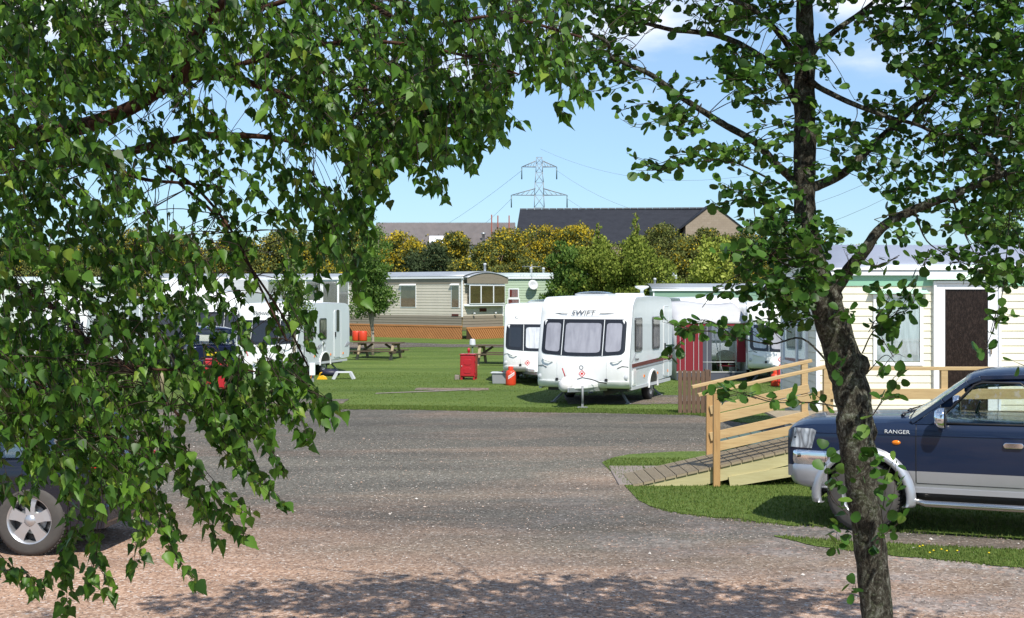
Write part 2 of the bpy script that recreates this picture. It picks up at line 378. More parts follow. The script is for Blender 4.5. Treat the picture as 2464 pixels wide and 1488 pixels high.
sheet('lawn', np.arange(-60, 60, .25), lawn_lo, lambda x: 79, 45, M_lawn, .008, 'mown green lawn between the caravan pitches', 'lawn', .13, 3)
sheet('embankment', np.arange(-130, 130, 2.), lambda x: 79, lambda x: 150, 36, M_rough, .03, 'rough grassy bank rising behind the static homes', 'bank', .3, 4)
sheet('hill', np.arange(-1500, 1500, 25.), lambda x: 150, lambda x: 1390, 40, M_hill, .03, 'distant low green hill beyond the camp', 'hill', 1, 5)
isl_lo = interp([(1.38,20.9),(1.47,19.5),(1.52,18.5),(1.58,17.3),(1.7,16.65),(1.9,16.25),(2.3,15.9),(2.9,15.45),(5.4,14.45),(9,13.7),(16,13)])
isl_hi = interp([(1.38,20.95),(1.6,21.6),(1.9,22.1),(2.8,22.4),(4,22.7),(16,23.4)])
sheet('grass_verge', np.arange(1.38, 16, .05), isl_lo, isl_hi, 24, M_lawn, .008, 'green grass verge under the wooden ramp and beside the pickup truck', 'grass', .10, 6)
st_lo = interp([(2.8,14.62),(3.1,14.15),(3.5,13.75),(4.8,12.95),(8,11.5)]); st_hi = interp([(2.8,14.66),(3.4,14.36),(4,14.15),(5.2,13.8),(8,13.0)])
sheet('grass_strip', np.arange(2.8, 8, .04), st_lo, st_hi, 8, M_lawn, .008, 'thin strip of grass with small yellow flowers in the near gravel', 'grass', .06, 7)
sheet('pitch_gravel', np.arange(1.3, 5.3, .06), lambda x: 31.9, lambda x: 34.6, 10, M_gravel, .016, 'gravel pitch under the large white caravan', 'gravel pitch', .12, 8)
sheet('pitch_gravel', np.arange(-6.3, -3.9, .06), lambda x: 32.0, lambda x: 33.4, 6, M_gravel, .016, 'gravel pitch patch in the lawn beyond the birch twigs', 'gravel pitch', .12, 9)
sheet('pitch_gravel', np.arange(-2.6, -.6, .06), lambda x: 36.4-(x+2.6)*.05, lambda x: 37.3, 5, M_gravel, .016, 'gravel patch beside the pale concrete edging in the lawn', 'gravel pitch', .1, 10)
sheet('concrete_edging', np.arange(-3.5, -1.1, .05), lambda x: 35.1+(x+3.5)*.55, lambda x: 35.35+(x+3.5)*.58, 2, M_slab, .02, 'pale concrete edging lying in the lawn', 'edging', .02, 11)
sheet('gravel_path', np.arange(-16, 12, .3), interp([(-16,55),(-8,56),(-4,57.5),(2,57),(12,55)]), interp([(-16,58.5),(-8,60.8),(-5,60.6),(-2.6,59.2),(2,58.9),(12,57)]), 6, M_gravel, .016, 'gravel path in front of the beige static home', 'path', .1, 12)
# ramp landing slab
g = MB()
for i in range(2):
    for j in range(2): g.box(1.44+.52*i, 1.945+.52*i, 18.5+1.0*j, 19.48+1.0*j, -.02, .02)
T(g.build('paving', M_slab, bevel=.008), 'pale concrete paving slabs at the foot of the wooden ramp', 'paving', kind='structure')
# grass blades on the near verge and strip, thin ones on the lawn edge
def blades(name, label, regions, seed):
    rg = np.random.RandomState(seed); P = []; H = []
    for (n, x0, x1, lo, hi, h) in regions:
        x = rg.uniform(x0, x1, n*3); y = rg.uniform(0, 1, n*3); k = 0
        a = np.array([lo(v) for v in x]); b = np.array([hi(v) for v in x]); w = (b-a)/(b-a).max(); keep = rg.uniform(0,1,n*3) < w
        x, y, a, b = x[keep][:n], y[keep][:n], a[keep][:n], b[keep][:n]
        yy = a+(b-a)*y
        P.append(np.stack([x, yy, np.array([tz(p, q) for p, q in zip(x, yy)])], 1)); H.append(h*rg.uniform(.4, 1.15, len(x)))
    P = np.concatenate(P); H = np.concatenate(H); n = len(P)
    ang = rg.uniform(0, 2*math.pi, n); w = rg.uniform(.003, .007, n)*(1+P[:,1]/20); lean = rg.uniform(0, .5, n)*H; la = rg.uniform(0, 2*math.pi, n)
    dx = np.stack([np.cos(ang)*w, np.sin(ang)*w, 0*w], 1); tip = P + np.stack([np.cos(la)*lean, np.sin(la)*lean, H], 1)
    V = np.stack([P-dx, P+dx, tip], 1).reshape(-1, 3); Fa = np.arange(3*n).reshape(n, 3)
    o = arrays_mesh(name, V, [Fa], M_blade, np.repeat(rg.uniform(0,1,n), 3)); T(o, label, 'grass', kind='stuff')
blades('grass', 'short grass blades growing on the verges and the near lawn', [
    (60000, 1.4, 9, lambda x: isl_lo(x)-.09, lambda x: min(isl_hi(x), 21.5), .038), (14000, 2.85, 8, lambda x: st_lo(x)-.05, lambda x: st_hi(x)+.05, .035),
    (30000, -14, 4.6, lambda x: lawn_lo(x)-.12, lambda x: lawn_lo(x)+1.0, .04), (50000, -14, 9, lambda x: lawn_lo(x)+1, lambda x: lawn_lo(x)+14, .03)], 21)
# loose stones
def stones():
    rg = np.random.RandomState(5); n = 24000
    d = 9.5+rg.uniform(0,1,n)**1.4*15; x = rg.uniform(-.42, .42, n)*d; ok = np.array([(lawn_lo(a) > b) and not (a > 1.4 and isl_lo(a)-.03 < b < isl_hi(a)) for a, b in zip(x, d)])
    x, d = x[ok], d[ok]; n = len(x); r = rg.uniform(.004, .011, n)*(1+(rg.uniform(0,1,n) > .985)*1.2)
    octa = np.array([(1,0,0),(0,1,0),(-1,0,0),(0,-1,0),(0,0,.7),(0,0,-.7)], float)
    V = octa[None]*r[:,None,None]*rg.uniform(.6,1.3,(n,6,1)) + np.stack([x, d, r*.3], 1)[:,None,:]
    fc = np.array([(0,1,4),(1,2,4),(2,3,4),(3,0,4)]); Fa = (np.arange(n)[:,None,None]*6+fc[None]).reshape(-1,3)
    m = mat('loose_stone', (.3,.25,.22), .9, 0, .2); at = N(m, 'ShaderNodeAttribute'); at.attribute_name = 'rnd'
    L(m, ramp(m, at.outputs['Fac'], [(0,(.10,.09,.085)),(.3,(.22,.19,.17)),(.55,(.34,.24,.185)),(.85,(.44,.34,.28)),(1,(.62,.59,.55))]), bsdf(m).inputs['Base Color'])
    T(arrays_mesh('gravel', V.reshape(-1,3), [Fa], m, np.repeat(rg.uniform(0,1,n), 6), smooth=False), 'loose gravel chips scattered over the yard', 'gravel', kind='stuff')
stones()
# dandelions on the strip
g = MB(); rg = random.Random(3)
for i in range(9):
    x = 4.15+rg.gauss(0, .2) if i < 7 else 4.6+rg.random()*.5; y = (st_lo(x)+st_hi(x))/2+rg.uniform(-.3,.1); g.tube([(x,y,0),(x,y,.06)], .002, 3); g.lathe([(0,.045),(.010,.048),(.012,.054),(0,.06)], 7, 1, Matrix.Translation((x,y,0)))
T(g.build('dandelions', [M_blade, mat('yellow_petal', (.75,.55,.01), .6)]), 'tiny yellow dandelions flowering in the thin grass strip', 'flowers', kind='stuff')

# ================================================================ STATIC HOMES
def siding(g, x0, x1, y, z0, z1, step=.13, lap=.019, mi=0, fn=None):
    """lap boards on a wall, fn maps (along, out, z) to a point"""
    n = max(1, round((z1-z0)/step)); st = (z1-z0)/n; rows = []
    for i in range(n):
        rows += [(z0+i*st, lap), (z0+i*st+st*.82, lap*.55), (z0+i*st+st*.9, 0)]
    rows.append((z1, 0)); k = len(rows)
    vs = [fn(a, y+o, z) for a in (x0, x1) for z, o in rows]
    g.add(vs, [(i, k+i, k+i+1, i+1) for i in range(k-1)], mi)
def siding_mat(name, col, amt=.08):
    return dirty(name, col, .45, amt, .8)
def win_part(root, x0, x1, z0, z1, fm, pane, curt, frame=.05, out=.05, fn=None, mull=(), canopy=None, trans=None, name='window'):
    """window part: pane, with frame, curtain and canopy as sub-parts"""
    fn = fn or (lambda a, o, z: (a, -o, z))
    p = MB(); p.prism([(x0,z0),(x1,z0),(x1,z1),(x0,z1)], lambda a, z: fn(a, .040, z), lambda a, z: fn(a, .036, z)); w = p.build(name, pane, root)
    f = MB()
    def bar(a0, a1, b0, b1, o=out):
        vs = [fn(a, oo, z) for oo in (.0, o) for a, z in ((a0,b0),(a1,b0),(a1,b1),(a0,b1))]
        f.add(vs, [(0,3,2,1),(4,5,6,7),(0,1,5,4),(1,2,6,5),(2,3,7,6),(3,0,4,7)])
    bar(x0-frame, x0, z0-frame, z1+frame); bar(x1, x1+frame, z0-frame, z1+frame); bar(x0, x1, z1, z1+frame); bar(x0, x1, z0-frame, z0)
    for mx in mull: bar(mx-frame*.4, mx+frame*.4, z0, z1, out*.9)
    if trans: bar(x0, x1, trans-frame*.4, trans+frame*.4, out*.85)
    f.build('frame', fm, w)
    if curt is not None:
        c = MB(); n = 24; rows = []
        for zz, am in ((z0+.02, .012), (z1-.02, .005)):
            rows.append([fn(x0+.01+(x1-x0-.02)*i/n, .021+am*.4*(1+math.sin(i*1.9)), zz) for i in range(n+1)])
        c.grid(rows); c.build('curtain', curt, w)
    if canopy:
        cm, ov = canopy; c = MB(); a0, a1 = x0-ov, x1+ov
        vs = [fn(a0+.03,0,z1+frame+.10), fn(a1-.03,0,z1+frame+.10), fn(a1+.02,.12,z1+frame+.01), fn(a0-.02,.12,z1+frame+.01), fn(a0+.06,.0,z1+frame+.002), fn(a1-.06,.0,z1+frame+.002)]
        c.add(vs, [(0,1,2,3),(3,2,5,4),(0,3,4),(1,5,2)]); c.build('canopy', cm, w)
    return w
def static_home(name, label, loc, rz, L_, W_, zf, ze, rise, wallm, roofm, trimm, skirtm, group='static homes', cat='static home', z_mid=None, mid_m=None, flue=None, roofover=.08):
    """long front wall along local x from 0 to L_, facing -y; floor at zf, eaves at ze; roof curved over the width"""
    t = thing(name, label, cat, loc, rz, group)
    g = MB()
    fr = lambda a, o, z: (a, -o, z); bk = lambda a, o, z: (L_-a, W_+o, z); lf = lambda a, o, z: (-o, W_-a, z); rt = lambda a, o, z: (L_+o, a, z)
    for fn, ln in ((fr, L_), (bk, L_), (lf, W_), (rt, W_)):
        siding(g, 0, ln, 0, zf, ze, fn=fn)
    for xx in (0, L_):
        g.add([(xx, 0, ze)]+[(xx, W_*i/10, ze+rise*(1-(2*i/10-1)**2)) for i in range(11)]+[(xx, W_, ze)], [tuple(range(13))])
    g.build('wall', wallm, t, recalc=False)
    for xx in (0, L_):
        for yy in (0, W_): c = MB(); c.box(xx-.03, xx+.03, yy-.03, yy+.03, zf, ze); c.build('corner_trim', trimm, t)
    r = MB(); rows = []
    for i in range(13):
        y = -roofover+(W_+2*roofover)*i/12; z = ze+.02+rise*max(0, 1-(2*i/12-1)**2)
        rows.append([(x, y, z) for x in np.linspace(-.1, L_+.1, max(4, int(L_/1.2)))])
    r.grid(rows); ro = r.build('roof', roofm, t, solid=-.03)
    s = MB()
    for i in range(1, int(L_/1.2)):
        x = -.1+(L_+.2)*i/int(L_/1.2); s.tube([(x, -roofover+(W_+2*roofover)*j/8, ze+.03+rise*max(0, 1-(2*j/8-1)**2)) for j in range(9)], .012, 4)
    s.build('seam', roofm, ro)
    f = MB()
    for yy, sg in ((0, -1), (W_, 1)): f.box(-.09, L_+.09, yy+sg*.02 if sg > 0 else yy-.1, yy+.1 if sg > 0 else yy-.02, ze-.07, ze+.012)
    for xx, sg in ((0, -1), (L_, 1)): f.box(min(xx+sg*.018, xx+sg*.05), max(xx+sg*.018, xx+sg*.05), -.018, W_+.018, ze-.12, ze-.02)
    f.build('gutter', trimm, t)
    if mid_m:
        b = MB(); b.box(-.025, L_+.025, -.028, -.014, z_mid, ze-.071); b.box(-.028,-.014, -.014, W_, z_mid, ze-.125); b.box(L_+.014, L_+.028, -.014, W_, z_mid, ze-.125); b.build('eaves_band', mid_m, t)
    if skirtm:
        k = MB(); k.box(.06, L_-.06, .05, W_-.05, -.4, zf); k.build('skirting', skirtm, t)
    for (fx, fy, fh) in (flue or []):
        k = MB(); k.lathe([(.055,0),(.055,fh),(.075,fh),(.075,fh+.08),(.02,fh+.1)], 10, 0, Matrix.Translation((fx, fy, ze+rise*.6))); k.build('flue', M_lgrey, ro)
    return t
M_cwall = siding_mat('cream_siding', (.76,.735,.59), .1); M_mint = dirty('mint_trim', (.24,.47,.33), .4, .08, 1); M_mintl = dirty('pale_mint_trim', (.42,.62,.50), .4, .05, 1)
M_roofg = dirty('blue_grey_roof', (.36,.39,.47), .4, .15, .6, .3, streak=False); M_upvc = dirty('white_upvc', (.80,.82,.84), .3, .03, 1, coat=.3)
M_beige = siding_mat('beige_siding', (.60,.55,.45), .1); M_beiged = siding_mat('dark_beige_siding', (.25,.215,.165), .1); M_greenw = siding_mat('pale_green_siding', (.40,.50,.36)); M_pale = siding_mat('pale_white_siding', (.60,.64,.60))
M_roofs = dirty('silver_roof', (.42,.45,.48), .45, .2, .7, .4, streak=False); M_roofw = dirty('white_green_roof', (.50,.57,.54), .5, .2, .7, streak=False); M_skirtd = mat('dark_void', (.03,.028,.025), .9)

# --- cream static home at the right
cz = .42
H1 = static_home('static_home', 'cream static home with pale green trim and brown door, behind the wooden deck rail', (5.26, 23.6, 0), 0, 11.2, 3.1, cz, 2.97, .46,
   M_cwall, M_roofg, M_upvc, None, z_mid=2.72, mid_m=M_mint, flue=[(6.5, 2.0, .25)])
k = MB(); 
for i in range(9): k.box(.05, 11.15, .0+.003*(i % 2), 3.1, -.02+i*.05, .026+i*.05)
k.build('skirting', siding_mat('skirting_boards', (.62,.60,.50)), H1)
g = MB(); g.box(-.09, 11.3, -.125, -.08, 2.99, 3.03); g.build('roof_edge', M_upvc, H1)
sh = 5.26   # local x = world x - 5.26
def lx(px): return (px-HX)/F*23.6-sh
def lz(py): return CH-(py-HY)/F*23.6
win_part(H1, lx(2108), lx(2212), lz(872), lz(716), M_upvc, M_clear, M_curtw, .055, .05, canopy=(M_mintl, .13), trans=None)
w = win_part(H1, lx(2560), lx(2720), lz(872), lz(716), M_upvc, M_clear, M_curtw, .055, .05, canopy=(M_mintl, .13))
# door with brown textured glass
m = mat('brown_textured_glass', (.02,.012,.009), .3, 0, .25); v = coord(m, (60,60,22)); bump(m, noise(m, v, 1, 3, .7), .35, .006)
nn = noise(m, v, .8, 4, .7); L(m, ramp(m, nn, [(.45,(.012,.007,.005)),(.75,(.045,.030,.024))]), bsdf(m).inputs['Base Color'])
d = MB(); d.box(lx(2271), lx(2374), -.05, -.03, .56, lz(697)); dr = d.build('door', m, H1)
d = MB(); a0, a1, b0, b1 = lx(2271), lx(2374), .56, lz(697)
for q in ((a0-.15, a0, b0-.05, b1+.1), (a1, a1+.17, b0-.05, b1+.1), (a0, a1, b1, b1+.1), (a0,a1,b0-.05,b0)): d.box(q[0], q[1], -.075, -.012, q[2], q[3])
for q in ((a0-.20, a0-.152, b0-.05, b1+.15), (a1+.172, a1+.22, b0-.05, b1+.15), (a0-.152, a1+.172, b1+.102, b1+.15)): d.box(q[0], q[1], -.1, -.012, q[2], q[3])
d.build('frame', M_upvc, dr, bevel=.006)
d = MB(); d.box(a1+.03, a1+.06, -.11, -.076, 1.55, 1.75); d.tube([(a1+.045,-.13,1.65),(a1-.06,-.13,1.65)], .01, 6); d.build('handle', M_chrome, dr)
d = MB(); d.add([(a0-.30,-.014,b1+.42),(a1+.34,-.014,b1+.42),(a1+.38,-.17,b1+.17),(a0-.34,-.17,b1+.17),(a1+.34,-.014,b1+.155),(a0-.30,-.014,b1+.155)], [(0,1,2,3),(3,2,4,5),(0,3,5),(1,4,2)]); d.build('canopy', M_mintl, dr)
# end wall windows (left end), local x<0 side
lf = lambda a, o, z: (-o, a, z)
for a, b in ((.75, 1.5), (1.58, 2.75)): win_part(H1, a, b, 1.32, 2.5, M_upvc, M_clear, M_curtw, .05, .06, fn=lf)

# --- beige static home, centre
c0 = PX(1112, 705, 64.0); zb = tz(c0.x, 64)
rb = R(36)     # long wall recedes to the left
dirL = Vector((-math.cos(R(38)), math.sin(R(38)), 0)); Lb = 7.4
org = Vector((c0.x, 64, zb)) + dirL*Lb
H2 = static_home('static_home', 'beige static home with bow window and orange wooden skirting, behind the picnic tables', (org.x, org.y, zb-.05), -R(38), Lb, 3.05, 1.1, 2.97, .24,
   M_beige, M_roofs, M_upvc, None, z_mid=2.64, mid_m=M_beiged, flue=[(6.9, 2.3, .45)])
g = MB(); fr = lambda a, o, z: (a, -o, z); rt = lambda a, o, z: (Lb+o, a, z)
siding(g, 0, Lb, .016, .68, 1.16, fn=fr); siding(g, 0, 3.05, .016, .62, 1.16, fn=rt); g.build('lower_cladding', M_beiged, H2, recalc=False)
for a in (Lb-.95, .9, Lb-3.85): 
    if a == Lb-.95: win_part(H2, Lb-.62, Lb-.18, 1.55, 2.55, M_upvc, M_tint, M_blind, .03, .03, canopy=(M_upvc, .06))
    else: win_part(H2, a, a+.95, 1.55, 2.55, M_upvc, M_tint, M_blind, .03, .03, canopy=(M_upvc, .06))
# bow window on the end
rtf = lambda a, o, z: (Lb+.28+o, a, z)
b = MB(); b.add([(Lb,.1,1.60),(Lb+.28,.18,1.60),(Lb+.28,2.87,1.60),(Lb,2.95,1.60),(Lb,.1,1.70),(Lb+.28,.18,1.70),(Lb+.28,2.87,1.70),(Lb,2.95,1.70)], [(0,1,2,3),(4,7,6,5),(0,4,5,1),(1,5,6,2),(2,6,7,3)])
b.add([(Lb,.1,2.6),(Lb+.28,.18,2.6),(Lb+.28,2.87,2.6),(Lb,2.95,2.6),(Lb,.1,2.66),(Lb+.28,.18,2.66),(Lb+.28,2.87,2.66),(Lb,2.95,2.66)], [(0,1,2,3),(4,7,6,5),(0,4,5,1),(1,5,6,2),(2,6,7,3)])
b.build('bay_frame', M_upvc, H2, bevel=.01)
for a0, a1 in ((.22,.98),(1.06,1.92),(2.0,2.82)): win_part(H2, a0, a1, 1.74, 2.56, M_upvc, M_tint, M_blind, .035, .03, fn=rtf)
b = MB(); rows = [[(x, 3.05*i/12, 2.96+.24*(1-(2*i/12-1)**2)) for x in (Lb+.02, Lb+.36)] for i in range(13)]
b.grid(rows, 0); b.build('gable_roof', M_roofs, H2, solid=.03)
b = MB(); b.box(Lb+.30, Lb+.328, .0, 3.05, 2.665, 2.938); b.add([(Lb+.33, 3.05*i/12, 2.94+.24*(1-(2*i/12-1)**2)) for i in range(13)], [tuple(range(13))]); b.build('gable', M_beiged, H2)
for yy in (.75, 2.35):
    b = MB(); b.lathe([(.05,0),(.06,.05),(.0,.1)], 8, 0, Matrix.Translation((Lb+.1, yy, 1.25))@Matrix.Rotation(R(90),4,'Y')); b.build('lamp', M_lgrey, H2)
M_plate = mat('maroon_plate', (.09,.02,.015), .4)
b = MB(); b.box(Lb+.03, Lb+.05, 1.25, 1.75, 1.34, 1.5); b.build('name_plate', M_plate, H2); b = MB(); b.box(Lb-.6, Lb-.2, -.05, -.03, 1.14, 1.24); b.build('name_plate', M_plate, H2)
# orange skirting of diagonal boards
def diag_skirt(parent, a, b, z0a, z0b, z1, y, fn):
    s = MB(); x = a; n = int((b-a)/.16)
    for i in range(n):
        p = a+i*(b-a)/n; w_ = (b-a)/n*.74; zlo = z0a+(z0b-z0a)*i/n; h = z1-zlo
        q = [(p, z1), (min(p+w_, b), z1), (min(p+w_+h*.9, b), zlo if p+w_+h*.9 <= b else z1-(b-p-w_)/.9), (min(p+h*.9, b), zlo if p+h*.9 <= b else z1-(b-p)/.9)]
        if i*1.0/n < .0: continue
        s.prism(q, lambda u, z: fn(u, y+.03, z), lambda u, z: fn(u, y+.012, z))
    # start triangle
    s.prism([(a, z0a), (b, z0b), (b, z1), (a, z1)], lambda u, z: fn(u, y+.008, z), lambda u, z: fn(u, y-.01, z), 1)
    s.prism([(a, z1+.002), (b, z1+.002), (b, z1+.08), (a, z1+.08)], lambda u, z: fn(u, y+.045, z), lambda u, z: fn(u, y-.01, z))
    return s.build('skirting', [M_stain, mat('skirt_back', (.05,.02,.008), .9)], parent)
diag_skirt(H2, 0, Lb, .1, -.1, .62, 0, fr); diag_skirt(H2, 0, 3.2, -.12, -.34, .55, .35, lambda a, o, z: (Lb+o, a-.1, z))
# --- green static home behind it on the right
H3 = static_home('static_home', 'pale green static home with red curtains and a television aerial, partly behind the beige home', (-.9, 68.5, tz(0, 68)-.0), R(-4), 9.0, 3.05, .5, 2.95, .2, M_greenw, M_roofw, M_upvc, M_skirtd, flue=[(2.4, 1.5, .3), (-.2+2.0, 1, .3)])
win_part(H3, .78, 1.2, 1.95, 2.35, M_upvc, M_clear, M_curtr, .05, .04); win_part(H3, .72, 1.25, 1.0, 1.85, M_upvc, M_clear, M_curtr, .05, .04)
a = MB(); a.tube([(1.9,-.1,2.4),(1.9,-.1,3.6)], .015, 5)
for i in range(6): a.tube([(1.45+.16*i,-.3,3.45),(1.45+.16*i,.1,3.5)], .008, 4)
a.tube([(1.4,-.1,3.5),(2.35,-.1,3.48)], .012, 4); a.build('aerial', M_steel, H3)
a = MB(); a.lathe([(0,0),(.15,.03),(.26,.09),(.25,.1),(.14,.045),(0,.015)], 14, 0, Matrix.Translation((1.95,-.2,2.55))@Matrix.Rotation(R(70),4,'X')@Matrix.Rotation(R(20),4,'Y')); a.tube([(1.95,-.2,2.5),(1.95,0,2.35)], .02, 5); a.build('satellite_dish', M_lgrey, H3)
# --- green static home right of the conifer
H4 = static_home('static_home', 'green static home with small curtained windows beyond the awning', (6.3, 61, tz(7, 61)-.2), R(3), 11, 3.05, .6, 2.55, .22, M_greenw, M_roofs, M_upvc, M_skirtd, z_mid=2.1, mid_m=dirty('green_band', (.2,.33,.24), .5, .08, 1), flue=[(.1+.3, 2.2, .3)])
for a in (1.5, 4.0, 7.2): win_part(H4, a, a+.75, 1.35, 1.95, M_upvc, M_clear, M_curtw, .05, .04)
# --- long pale static home, left
H5 = static_home('static_home', 'long pale static home with wide bay windows behind the two young trees', (-19.4, 73, tz(-15, 73)-.2), 0, 11.0, 3.05, .7, 3.15, .22, M_pale, M_roofs, M_upvc, M_skirtd, flue=[(2.5, 1.4, .25)])
win_part(H5, 3.05, 3.65, 2.2, 2.75, M_upvc, M_darkglass, None, .05, .04)
for a in (6.4, 7.5, 8.45, 9.35, 10.2): win_part(H5, a, a+(1.0 if a < 7 else .75), 1.6, 3.0, M_upvc, M_tint, M_curt, .05, .04)
H6 = static_home('static_home', 'white static home at the far left edge behind the birch leaves', (-30.5, 70, tz(-28, 70)-.2), R(5), 9.5, 3.05, .7, 2.95, .22, M_pale, M_roofw, M_upvc, M_skirtd)
for a in (2.0, 5.0, 7.6): win_part(H6, a, a+1.0, 1.5, 2.5, M_upvc, M_darkglass, None, .05, .04)

# ================================================================ BARNS, PYLON
M_slate = mat('slate_roof', (.02,.022,.03), .7, 0, .2); v = coord(M_slate, (1.2,1.2,6)); bk = N(M_slate, 'ShaderNodeTexBrick'); bk.inputs['Scale'].default_value = 1.6; L(M_slate, coord(M_slate, (1,1,1.6)), bk.inputs[0])
bk.inputs['Color1'].default_value = (.014,.016,.023,1); bk.inputs['Color2'].default_value = (.022,.025,.034,1); bk.inputs['Mortar'].default_value = (.01,.011,.015,1); bk.inputs['Mortar Size'].default_value = .02
L(M_slate, mix(M_slate, noise(M_slate, v, .7, 5), bk.outputs[0], (.03,.033,.043)), bsdf(M_slate).inputs['Base Color'])
M_block = mat('stone_blocks', (.34,.28,.21), .9, 0, .2); bk = N(M_block, 'ShaderNodeTexBrick'); bk.inputs['Scale'].default_value = 1.15; mpn = N(M_block, 'ShaderNodeMapping'); tcn = N(M_block, 'ShaderNodeTexCoord'); L(M_block, tcn.outputs['Object'], mpn.inputs[0]); mpn.inputs['Rotation'].default_value = (R(90),0,0); L(M_block, mpn.outputs[0], bk.inputs[0])
bk.inputs['Color1'].default_value = (.36,.30,.23,1); bk.inputs['Color2'].default_value = (.30,.245,.18,1); bk.inputs['Mortar'].default_value = (.22,.18,.14,1); bk.inputs['Mortar Size'].default_value = .012
L(M_block, mix(M_block, noise(M_block, coord(M_block), 1.2, 5), bk.outputs[0], (.26,.21,.16)), bsdf(M_block).inputs['Base Color'])
M_corr = dirty('corrugated_roof', (.24,.215,.21), .8, .3, .5)
D1 = 130.; pa = PX(1237, 508, D1); pb = PX(1762, 500, D1)
gz = tz(10, D1)
t = thing('barn', 'long stone barn with dark slate roof and block gable beyond the gorse bank', 'barn', (pa.x, D1, gz))
Lx = (1770-1237)/F*D1; zr = PX(0, 505, D1).z-gz; zeave = zr-3.4
r = MB(); r.prism([(0,zeave),(.55,zr),(Lx*.86,zr+.12),(Lx,zeave)], lambda a, z: (a, (zr-z)*-1.2-.06, z), lambda a, z: (a, (zr-z)*-1.2+.1, z-.1))
r.prism([(0,zeave),(.55,zr),(Lx*.86,zr+.12),(Lx,zeave)], lambda a, z: (a, (zr-z)*1.2+.16, z), lambda a, z: (a, (zr-z)*1.2, z-.1)); ro = r.build('roof', M_slate, t)
r = MB()
for i in range(26): r.box(.55+i*.7, 1.2+i*.7, -.12, .16, zr+.02+i*.0045, zr+.12+i*.0045)
r.build('ridge_tile', mat('ridge_tiles', (.12,.12,.13), .8), ro)
r = MB(); r.box(.2, Lx-.3, -3.9, 3.9, 0, zeave+.03); r.build('wall', M_block, t)
# cross gable
gx = (1697-1237)/F*D1; hw_ = 62/F*D1; zt = PX(0, 500, D1).z-gz
r = MB(); r.prism([(-hw_,0),(hw_,0),(hw_,zt-2.2),(hw_,zt-hw_*.78),(0,zt),(-hw_,zt-hw_*.78)], lambda a, z: (gx+a, -4.6, z), lambda a, z: (gx+a, 0, z)); r.build('gable', M_block, t)
r = MB()
for s_ in (-1, 1): r.prism([(0,.03),(s_*(hw_+.5),-(hw_+.5)*.78+.03),(s_*(hw_+.5),-(hw_+.5)*.78+.12),(0,.12)], lambda a, z: (gx+a, -4.7, zt+z), lambda a, z: (gx+a, 0, zt+z))
r.build('gable_coping', M_slate, t)
r = MB(); r.box(gx+2.6, gx+3.2, -3.0, -2.9, zeave+1.2, zeave+1.6); r.build('skylight', M_lgrey, t)
D2 = 122.; pa = PX(905, 537, D2); gz2 = tz(-8, D2); zr2 = PX(0, 536, D2).z-gz2; L2 = (1240-905)/F*D2
t = thing('barn', 'low barn with grey corrugated roof left of the slate roofed barn', 'barn', (pa.x, D2, gz2))
r = MB(); rows = []
for zz, yy in ((zr2, 0), (zr2-2.1, -3.6)):
    rows.append([(L2*i/480, yy, zz+.05*math.sin(i*math.pi/2)) for i in range(481)])
r.grid(rows, smooth=False); rows = [[(x, -y_, z) for x, y_, z in rr_] for rr_ in rows]; r.grid(rows, smooth=False); ro = r.build('roof', M_corr, t)
r = MB(); r.box(.1, L2-.1, -3.3, 3.3, 0, zr2-2.15); r.build('wall', dirty('pale_sheet_wall', (.5,.52,.55), .6, .2, .5), t)
r = MB(); r.prism([(4.9,-1.95),(6.2,-1.95),(6.2,-1.3),(4.9,-1.3)], lambda a, z: (a, z*1.714-.12, zr2+z+.02), lambda a, z: (a, z*1.714, zr2+z-.02)); r.build('skylight', M_upvc, ro)
r = MB(); r.lathe([(.12,0),(.12,.8),(.2,.82),(.2,.95),(0,1)], 8, 0, Matrix.Translation((7.2+2.4,-3.0,zr2-2.0))); r.build('flue', M_steel, t)
# scaffold poles
t = thing('scaffold', 'rusty red scaffold poles standing at the end of the slate roofed barn', 'scaffold', (PX(1183,0,118).x, 118, tz(0,118)))
for i, (px_, top) in enumerate(((1183, 517), (1198, 519), (1225, 519))):
    x = (px_-1183)/F*118; q = MB(); q.tube([(x, 0, 0), (x, 0, PX(0,top,118).z-tz(0,118))], .06, 6); q.build('pole', mat('rusty_pole', (.22,.06,.035), .7), t)
q = MB(); q.box(-.2, 2.6, -.5, .5, PX(0,576,118).z-tz(0,118), PX(0,571,118).z-tz(0,118)); q.build('platform', M_oldwood, t)
# pylon
M_pyl = mat('pylon_steel', (.34,.37,.39), .6, .5)
DP = 400.; pc = PX(1297.5, 705, DP); pgz = tz(pc.x, DP)
t = thing('electricity_pylon', 'grey lattice electricity pylon standing far behind the barn', 'pylon', (pc.x, DP, pgz))
def zpy(y): return CH-(y-HY)/F*DP-pgz
def xw(px_): return px_/F*DP
q = MB(); lv = [(-.0, 24), (zpy(500), 12), (zpy(470), 11), (zpy(440), 10), (zpy(415), 8), (zpy(395), 7.5), (zpy(379), 6.5)]
for (z0, w0), (z1, w1) in zip(lv[:-1], lv[1:]):
    a0, a1 = xw(w0), xw(w1); c0_ = [(-a0,-a0),(a0,-a0),(a0,a0),(-a0,a0)]; c1_ = [(-a1,-a1),(a1,-a1),(a1,a1),(-a1,a1)]
    for i in range(4):
        j = (i+1) % 4; q.tube([(*c0_[i], z0), (*c1_[i], z1)], .085, 4)
        q.tube([(*c0_[i], z0), (*c1_[j], z1)], .04, 4); q.tube([(*c0_[j], z0), (*c1_[i], z1)], .04, 4); q.tube([(*c1_[i], z1), (*c1_[j], z1)], .04, 4)
q.build('tower', M_pyl, t)
